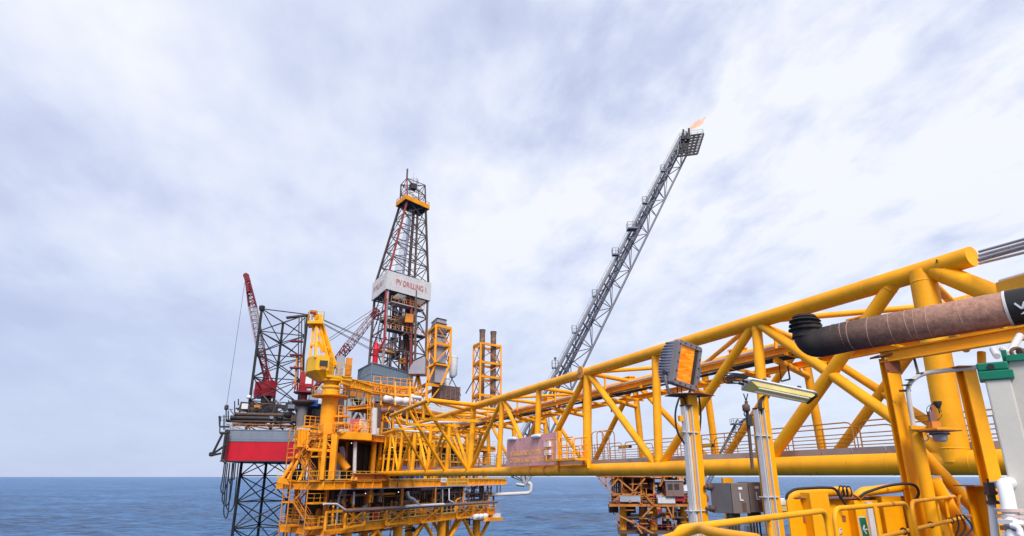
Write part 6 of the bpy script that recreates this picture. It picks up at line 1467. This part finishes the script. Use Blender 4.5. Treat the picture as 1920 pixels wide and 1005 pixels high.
MB().add([p - toc * .03 for p in q4] + [p + toc * .002 for p in q4], [(3, 2, 1, 0), (4, 5, 6, 7), (0, 1, 5, 4), (1, 2, 6, 5), (2, 3, 7, 6), (3, 0, 4, 7)]).build('white_mark', MAT['white'], ep)
# elbow and ribbed cap
eb1 = at(1512, 645, 9.55); eb2 = at(1516, 617, 9.6); 
soot = paint('soot_black', (.02, .016, .015), .75, .3, (.05, .03, .025), .4, 3, bump=.5)
MB().path([E0 + ed * .47, E0 + ed * .12, at(1516, 645, 9.5), at(1512, 628, 9.52), at(1511, 611, 9.55)] if 0 else [E0 + ed * .47, at(1521, 646, 9.55), at(1511, 611, 9.55)], er * 1.0, 28, fillet=.27, seg=9).build('elbow', lag, ep)
cz = at(1511, 624, 9.55); cax = (at(1509, 585, 9.55) - at(1514, 632, 9.55)).normalized(); Hc = .36
prof = [(.215, -.08)]
for k in range(3): z = .02 + k * .07; prof += [(.20, z), (.255 - .012 * k, z + .012), (.262 - .012 * k, z + .026), (.205, z + .04)]
prof += [(.17, .23), (.19, .235), (.17, .27), (.08, .285)]
MB().lathe(cz, prof, 9, axis=cax).build('ribbed_cap', soot, ep)
# support frame
sf = thing('pipe_support_frame', 'tall yellow H-section support frame holding up the exhaust pipe', 'frame', tuple(at(1690, 930, 9)))
b0 = at(1665, 672, 8.9)
MB().hcol(V((b0.x, b0.y, FL)), b0, V((.12, -1, 0)), .20, .13, .016).build('column', YN, sf)
MB().ibeam(at(1652, 670, 8.95), at(1990, 612, 7.3), .13, .17, .02).build('top_beam', YN, sf)
MB().box(at(1657, 667, 8.93), V((.14, 0, .02)), V((0, .12, 0)), V((0, 0, .012))).build('shoe', rust_pl, sf)
p, q = at(1686, 806, 8.95), at(1880, 1008, 9.3); MB().tube(p, q, .085, 14).build('raking_brace', YN, sf)
MB().tube(at(1748, 900, 8.8), at(1842, 1060, 8.8), .10, 14).build('raking_brace', YN, sf)
b1 = at(1812, 700, 8.4); MB().hcol(V((b1.x, b1.y, FL)), V((b1.x, b1.y, at(1812, 690, 8.4).z)), V((.15, -1, 0)), .19, .14, .016).build('column', YN, sf)
MB().box(at(1806, 689, 8.35), V((.13, 0, .0)), V((0, .1, 0)), V((0, 0, .01))).build('column_cap', rust_pl, sf)
MB().tube(at(1841, 690, 8.2), at(1840, 660, 8.2), .05, 8).build('stub', YN, sf)
# conduit: grey goose neck
cd = MB().path([at(1845, 687, 8.2), at(1727, 700, 8.6), at(1700, 722, 8.65), at(1713, 800, 8.7)], .03, 10, fillet=.22, seg=6)
t = thing('conduit', 'pale grey conduit running along and curving down beside the yellow frame', 'pipe', tuple(at(1713, 800, 8.7))); cd.build('conduit_run', MAT['tray'], t)
MB().bar(at(1722, 702, 8.6), at(1713, 668, 8.7), .03, .03).build('hanger', BRN, t); MB().bar(at(1687, 733, 8.66), at(1707, 732, 8.66), .03, .03).build('clamp', BRN, t)
for x, y in ((1700, 722), (1727, 700), (1706, 712)): q = at(x, y, 8.6); MB().bx(q, .09, .09, .012, .5).build('saddle', DK, t)
# beacon stand
bs_ = thing('beacon_stand', 'yellow pipe stand with a shelf for the grey beacon', 'stand', tuple(at(1735, 930, 8.7)))
p = at(1716, 806, 8.6); MB().tube(V((p.x, p.y, FL)), p, .078, 16).build('post', YN, bs_)
p0, p1 = at(1706, 802, 8.6), at(1780, 806, 8.45); MB().bar(p0, p1, .16, .05).build('arm', YN, bs_)
c = at(1760, 808, 8.4); MB().bx(c, .42, .32, .015, .3).build('shelf', rust_pl, bs_); MB().bx(c + UP * .02, .36, .26, .02, .3).build('shelf_top', YN, bs_)
MB().path([at(1724, 816, 8.55), at(1735, 829, 8.5), at(1742, 822, 8.45), at(1738, 815, 8.45)], .008, 6, fillet=.06).build('loop_cable', MAT['tray'], bs_)
bt = thing('beacon', 'grey cast beacon hanging under the yellow shelf', 'beacon', tuple(c - UP * .15)); MB().lathe(c, [(.11, -.012), (.113, -.045), (.085, -.06), (.08, -.12), (.06, -.135), (.03, -.14)], 12).build('body', MAT['galv'], bt); MB().lathe(c, [(.122, -.035), (.122, -.05)], 8).build('rim', DK, bt)
gd_ = thing('gas_detector', 'rusty red sensor mast with thin looped wires on the yellow shelf', 'sensor', tuple(c + UP * .03))
MB().tube(at(1756, 803, 8.4), at(1747, 762, 8.4), .024, 10).build('mast', MAT['redwhite'] if 0 else paint('rust_red_mast', (.33, .09, .06), .7, .4), gd_)
MB().bx(at(1746, 786, 8.4), .05, .05, .2).build('bracket', MAT['pipebr'], gd_); MB().lathe(at(1758, 757, 8.4), [(.02, -.06), (.05, 0), (.05, .03)], 8).build('sensor_head', DK, gd_)
MB().bx(at(1752, 797, 8.38), .12, .1, .09).build('sensor_base', MAT['yelrust'], gd_)
q = at(1751, 770, 8.4); MB().path([q + V((.10 * math.cos(t) - .0, 0, .10 * math.sin(t) - .02)) for t in [i * .5 for i in range(13)]], .004, 5).build('wire_loop', MAT['black'], gd_)
MB().path([at(1758, 755, 8.4), at(1748, 756, 8.4), at(1742, 768, 8.4), at(1745, 785, 8.4)], .005, 5, fillet=.08).build('wire', MAT['black'], gd_)
MB().tube(at(1758, 757, 8.4), at(1762, 775, 8.4), .008, 6).build('stem', DK, gd_)
# yellow floodlight tubes on the walkway rails behind (small lamps)
for k, (x, y, i_v) in enumerate(((1172, 838, WK1), (1325, 836, WK1), (1436, 836, WK1), (1722, 809, WK1))):
    p = on_plane(x, y, BO + BN * (i_v + .05), BN); hw_ = .5 if k else .6
    t = thing('tubular_lamp', 'yellow tubular lamp clamped to the bridge handrail, %s' % ('near the maintenance basket', 'behind the floodlight post', 'behind the linear light post', 'beside the beacon stand')[k], 'lamp', tuple(p), 'tubular lamps on the bridge handrail')
    MB().tube(p - BD * hw_, p + BD * hw_, .09, 10).build('tube', MAT['crane'], t); MB().tube(p + BD * hw_, p + BD * (hw_ + .08), .10, 10).tube(p - BD * (hw_ + .08), p - BD * hw_, .10, 10).build('end_cap', DK, t)
    MB().path([p + BD * (hw_ + .08), p + BD * (hw_ + .3) - UP * .1, p + BD * (hw_ + .15) - UP * .35, p + BD * hw_ - UP * .4], .015, 5, fillet=.1).build('cable', DK, t)
# warning board hung on the bridge
wb_ = thing('warning_board', 'big faded red board with worn yellow lettering hung on the near side of the bridge', 'sign', tuple(bm_(4, -.5, 1.5)))
Pf = BO - BN * .45
c4 = [on_plane(951, 875, Pf, BN), on_plane(1043, 875, Pf, BN), on_plane(1051, 812, Pf, BN), on_plane(950, 826, Pf, BN)]
bo = paint('faded_board', (.80, .38, .35), .8, .42, (.24, .10, .09), .3, .5, spot=2.0)
wx = (c4[1] - c4[0]); wx.z = 0; wl = wx.length; wx.normalize(); o0 = c4[0]; hL, hR = (c4[3] - c4[0]).z, (c4[2] - c4[1]).z
q = [o0, o0 + wx * wl, o0 + wx * (wl + .25) + UP * hR, o0 + UP * hL]
MB().slab(q, .04).build('board', bo, wb_)
q2 = V((wx.y, -wx.x, 0)) * .052
ly = paint('worn_lettering', (.95, .48, .10), .8, .38, (.42, .17, .16), .2, 2, spot=2)
text_mb('VESSEL IS NOT PERMITTED', o0 + wx * wl * .10 + UP * hL * .38 + q2, wx, UP, hL * .17, wl * .78, .008).build('lettering', ly, wb_)
text_mb('TO TRAVEL UNDER THIS BRIDGE', o0 + wx * wl * .07 + UP * hL * .12 + q2, wx, UP, hL * .17, wl * .86, .008).build('lettering', ly, wb_)
for k, (x, y) in enumerate(((960, 823), (1005, 818))):
    p = on_plane(x, y, Pf - BN * .1, BN); t = thing('sign_lamp', 'white lamp bent over the top edge of the warning board, the %s one' % ('left', 'right')[k], 'lamp', tuple(p), 'white lamps above the warning board')
    MB().lathe(p - wx * .7, [(.05, 0), (.13, .05), (.15, .3), (.15, 1.1), (.12, 1.35), (.05, 1.4)], 10, axis=wx).build('shade', MAT['white'], t); MB().bar(p, p + BN * .5 + UP * .3, .06, .06).build('arm', YN, t)
# maintenance basket on the near chord
mk = thing('maintenance_basket', 'small yellow railed platform bolted on the near bottom chord beside the board', 'platform', tuple(bm_(3.3, -.8, .8)))
b4 = [on_plane(1045, 864, Pf, BN), on_plane(1100, 862, Pf, BN)]; za = b4[0].z; a, b = b4[0], V((b4[1].x, b4[1].y, za))
MB().box((a + b) / 2 - BN * .3, (b - a) / 2, BN * .5, UP * .06).build('floor', YF, mk)
for s in (.2, -.8):
    mb = MB(); 
    for t0, t1 in ((0, .48), (.52, 1)):
        p0, p1 = a.lerp(b, t0) + BN * s, a.lerp(b, t1) + BN * s; mb.path([p0, p0 + UP * 1.3, p1 + UP * 1.3, p1], .035, 6, fillet=.25)
        for h in (.45, .85): mb.tube(p0 + UP * h, p1 + UP * h, .025, 5)
        m = p0.lerp(p1, .5); mb.tube(m, m + UP * 1.3, .025, 5)
    mb.build('handrail', Y1, mk)
MB().bar(a + BN * .1, a - UP * .7 + BN * .1, .14, .14).bar(b + BN * .1, b - UP * .5 + BN * .1, .14, .14).build('bracket', Y1, mk)
MB().path([a + UP * .1 + BN * .2, a + UP * 1.9 + BN * .2], .16, 12).build('pipe_post', Y1, mk)
for z in (.5, 1.0): MB().box(a + BD * 1.2 + UP * z * 1.1, BD * .4, BN * .2, UP * .16).build('gear_box', MAT['white'], mk)
mb = MB(); c = bm_(3.25, 1.9, 1.9); 
for s in range(3): p = bm_(3.28 - s * .09, 1.6, WZ); mb.path([p, p + UP * 2.0, p + BN * .9 + UP * 2.0, p + BN * .9], .03, 6, fillet=.3)
mb.build('ladder_hoops', MAT['rail'], mk)
# pipe clamps on the near chord
for x in (1001, 1028):
    p = on_plane(x, 882, BO, BN); p = BO + BD * (p - BO).dot(BD) + UP * ZB; MB().tube(p - BD * .12, p + BD * .12, .36, 20).build('chord_band', MAT['yelrust'], bridge)

# --- container at the right edge
ct_ = thing('container', 'grey steel container with a green corner casting at the right edge of the photo', 'container', tuple(at(1900, 900, 3.3)))
gy = paint('container_grey', (.54, .51, .46), .6, .12, (.28, .24, .19), .12, 1.5, spot=2.5)
YC_ = 5.0; k0 = at(1846, 713, YC_); zc = at(1846, 672, YC_).z
cx = V((.8, -.6, 0)); cyb = V((.6, .8, 0))
base_p = V((k0.x, k0.y, 0))
MB().prism([(p.x, p.y) for p in (base_p, base_p + cx * .165, base_p + cx * .165 + cyb * .16, base_p + cyb * .16)], FL, k0.z).build('corner_post', gy, ct_, .012)
o_ = base_p + cx * .166 + cyb * .05
MB().prism([(p.x, p.y) for p in (o_, o_ + cx * 2.2, o_ + cx * 2.2 + cyb * 2.3, o_ - cx * .1 + cyb * 2.3, o_ - cx * .1 + cyb * .115, o_ + cyb * .11)], FL, zc - .035).build('side_panel', paint('panel_grey', (.46, .43, .40), .6, .1, (.24, .2, .17), .1, 1.5), ct_)
g_c = base_p + cx * .08 + cyb * .08
MB().bx(g_c + UP * (k0.z + .035), .225, .20, .07, math.atan2(cx.y, cx.x)).build('corner_casting', MAT['greend'], ct_, .008)
MB().bx(g_c + UP * (k0.z + .105) - cx * .01, .205, .17, .065, math.atan2(cx.y, cx.x)).build('corner_casting', MAT['greend'], ct_, .012)
MB().bx(o_ + cx * 1.1 + cyb * .02 + UP * (zc - .015), 2.2, .12, .05, math.atan2(cx.y, cx.x)).build('top_rail', MAT['greend'], ct_, .004)
MB().bx(g_c + cx * .085 + UP * (zc + .0), .035, .10, .11, math.atan2(cx.y, cx.x)).build('lug', MAT['greend'], ct_, .004)
MB().lathe(g_c - cyb * .088 + UP * (k0.z + .1) - cx * .02, [(.025, -.006), (.025, .006)], 12, axis=cyb).build('casting_hole', MAT['black'], ct_)
sh = thing('shackle', 'rusty shackle resting on top of the grey container', 'shackle', tuple(at(1908, 662, 4.9)))
c = at(1908, 661, 4.9); MB().path([c + V((.05 * math.cos(t) * 1.0, 0, .035 * math.sin(t))) for t in [i * .5 for i in range(14)]], .014, 8).build('bow', paint('rust_brown', (.14, .07, .05), .85, .4), sh); MB().lathe(c - V((.01, .03, 0)), [(.03, 0), (.03, .06)], 8, axis=V((1, .2, 0))).build('pin', BRN, sh)
for k, (x, y, x2, y2) in enumerate(((1869, 668, 1862, 655), (1893, 664, 1880, 655))):
    p, q = at(x, y, 5.5), at(x2, y2, 5.7); tag(MB().tube(p, q, .028, 10).tube(q, q + UP * .0 + (q - p) * .02, .028, 10).build('sling_leg', MAT['tray']), 'grey lifting sling leg sticking up behind the green corner, %s of the pair' % ('left', 'right')[k], 'sling', 'sling legs on the container')
p, q = at(1890, 668, 6), at(1912, 630, 6.4); tag(MB().tube(p, q, .035, 12).build('sloping_pipe', MAT['tray']), 'pale pipe sloping up to the right above the container', 'pipe')
# white pipes lower right with valves
wpn = thing('vent_pipe', 'white bent pipe with a rusty flange at the lower right beside the container', 'pipe', tuple(at(1885, 1000, 4.8)))
MB().path([at(1912, 1060, 4.6), at(1886, 920, 4.8), at(1882, 909, 4.85), at(1905, 903, 5.2)], .048, 14, fillet=.1).build('pipe_run', MAT['white'], wpn)
q = at(1896, 965, 4.75); MB().lathe(q, [(.09, -.02), (.09, 0), (.05, 0), (.05, .02), (.09, .02), (.09, .04)], 12).build('flange', paint('flange_rust', (.55, .42, .38), .7, .4), wpn)
for k in range(3): q = at(1895 + 4 * k, 978 + 12 * k, 4.7); MB().bx(q, .12, .1, .03, .4).build('valve_part', MAT['pipebr'] if k % 2 else MAT['white'], wpn)
MB().path([at(1896, 985, 4.65), at(1912, 990, 4.6), at(1912, 1003, 4.6)], .02, 8, fillet=.04).build('valve_handle', MAT['white'], wpn)
wp2 = thing('drain_pipe', 'slim white pipe with a small valve left of the thick white pipe', 'pipe', tuple(at(1870, 1000, 5.6)))
MB().path([at(1872, 1060, 5.4), at(1858, 930, 5.6), at(1853, 910, 5.6), at(1880, 907, 5.7)], .030, 12, fillet=.09).build('pipe_run', MAT['white'], wp2)
q = at(1862, 945, 5.55); MB().lathe(q, [(.05, 0), (.05, .02), (.03, .03), (.03, .07), (.05, .08), (.05, .1)], 10).bx(q + V((-.02, -.03, .12)), .06, .05, .1).build('valve', BRN, wp2); MB().tube(q + UP * .1, q + UP * .2, .008, 6).build('stem', DK, wp2)
# yellow H posts bottom right
hb_ = thing('deck_stanchion', 'yellow steel stanchion with rusty edges at the lower right behind the railing', 'stanchion', tuple(at(1850, 1000, 8)))
p = at(1845, 912, 8.3); MB().hcol(V((p.x, p.y, FL)), p, V((.3, -1, 0)), .30, .26, .016).build('column', YN, hb_); MB().bx(p + V((.0, 0, .01)), .6, .3, .015, .2).build('cap_plate', rust_pl, hb_)
c = at(1752, 912, 9.0); t = thing('small_box', 'small grey electrical box behind the raking yellow brace', 'electrical box', tuple(c)); MB().bx(c, .18, .12, .28, .3).build('body', MAT['grey'], t, .008); MB().bx(c + V((.02, -.07, 0)), .13, .02, .22, .3).build('door', MAT['tray'], t)
# silver pipes at the top right corner
for k, (y0, y1, r, m) in enumerate(((472, 449, .035, MAT['galv']), (479, 456, .045, MAT['tray']), (487, 464, .06, MAT['galv']), (494, 476, .04, MAT['tray']))):
    p, q = at(1836, y0, 17.0 + k * .25), at(1990, y1 - 20, 14.6 + k * .25); tag(MB().tube(p, q, r * 1.15, 12).build('overhead_pipe', m), '%s of the four silver pipes leaving the picture at the upper right' % ('topmost', 'second', 'third and thickest', 'lowest')[k], 'pipe', 'silver pipes at the upper right')
# yellow box beam at the right edge above the pipe
p, q = at(1880, 542, 15), at(1990, 512, 13.2); tag(MB().bar(p, q, .3, .32).build('box_beam', Y1), 'yellow box beam above the black end of the exhaust pipe', 'beam')
tag(MB().tube(p + UP * .2, q + UP * .2, .06, 10).build('beam_pipe', MAT['tray']), 'pale pipe lying on the yellow beam at the right edge', 'pipe')

# brown whip mast beside the second post
am = thing('antenna_mast', 'thin brown mast with a small box, just left of the second grey channel post', 'mast', tuple(at(1411, 860, 13)))
MB().tube(at(1411, 880, 13), at(1399, 752, 13), .035, 8).build('mast', BRN, am); MB().tube(at(1399, 752, 13), at(1394, 738, 13), .012, 6).tube(at(1399, 752, 13), at(1402, 738, 13), .012, 6).build('fork', DK, am)
MB().bx(at(1407, 788, 12.95), .14, .12, .22).build('box', DK, am); MB().lathe(at(1399, 765, 12.95), [(.04, -.08), (.08, -.05), (.08, .05), (.04, .08)], 8).build('insulator', BRN, am)
MB().path([at(1405, 782, 12.9), at(1395, 780, 12.9), at(1396, 765, 12.9)], .012, 6, fillet=.1).build('cable', DK, am)

def bolts(mb, c, nrm, ax, w_, h_, r=.012):
    ay = nrm.cross(ax).normalized()
    for s1 in (-1, 1):
        for s2 in (-1, 1): mb.lathe(c + ax * w_ * s1 + ay * h_ * s2, [(r, 0), (r, .012), (r * .5, .014)], 6, axis=nrm)
    return mb
for par, cpt in ((sf, at(1665, 690, 8.8)),):
    pl8 = MB().box(V((b0.x, b0.y - .075, b0.z - .12)), V((.11, 0, 0)), V((0, .006, 0)), UP * .09); bolts(pl8, V((b0.x, b0.y - .08, b0.z - .12)), V((0, -1, 0)), V((1, 0, 0)), .08, .06); pl8.build('gusset_plate', rust_pl, par)
for k in range(5):
    q = G0 + gd * gl_ * (.08 + .21 * k) + gn * .014 - UP * .25; MB().box(q, gd * .03, gn * .004, UP * .04).build('stiffener_tab', rust_pl, gw)
# small signs and tags on the cabinets and the second post
t = thing('name_plate', 'small white plate riveted on the yellow girder near the left end', 'plate', tuple(G0 + gd * .7 - UP * .35))
q = G0 + gd * .75 + gn * .02 - UP * .40; MB().box(q, gd * .06, gn * .003, UP * .035).build('plate', MAT['tray'], t); bolts(MB(), q + gn * .003, gn, gd, .05, .025, .005).build('rivets', DK, t)
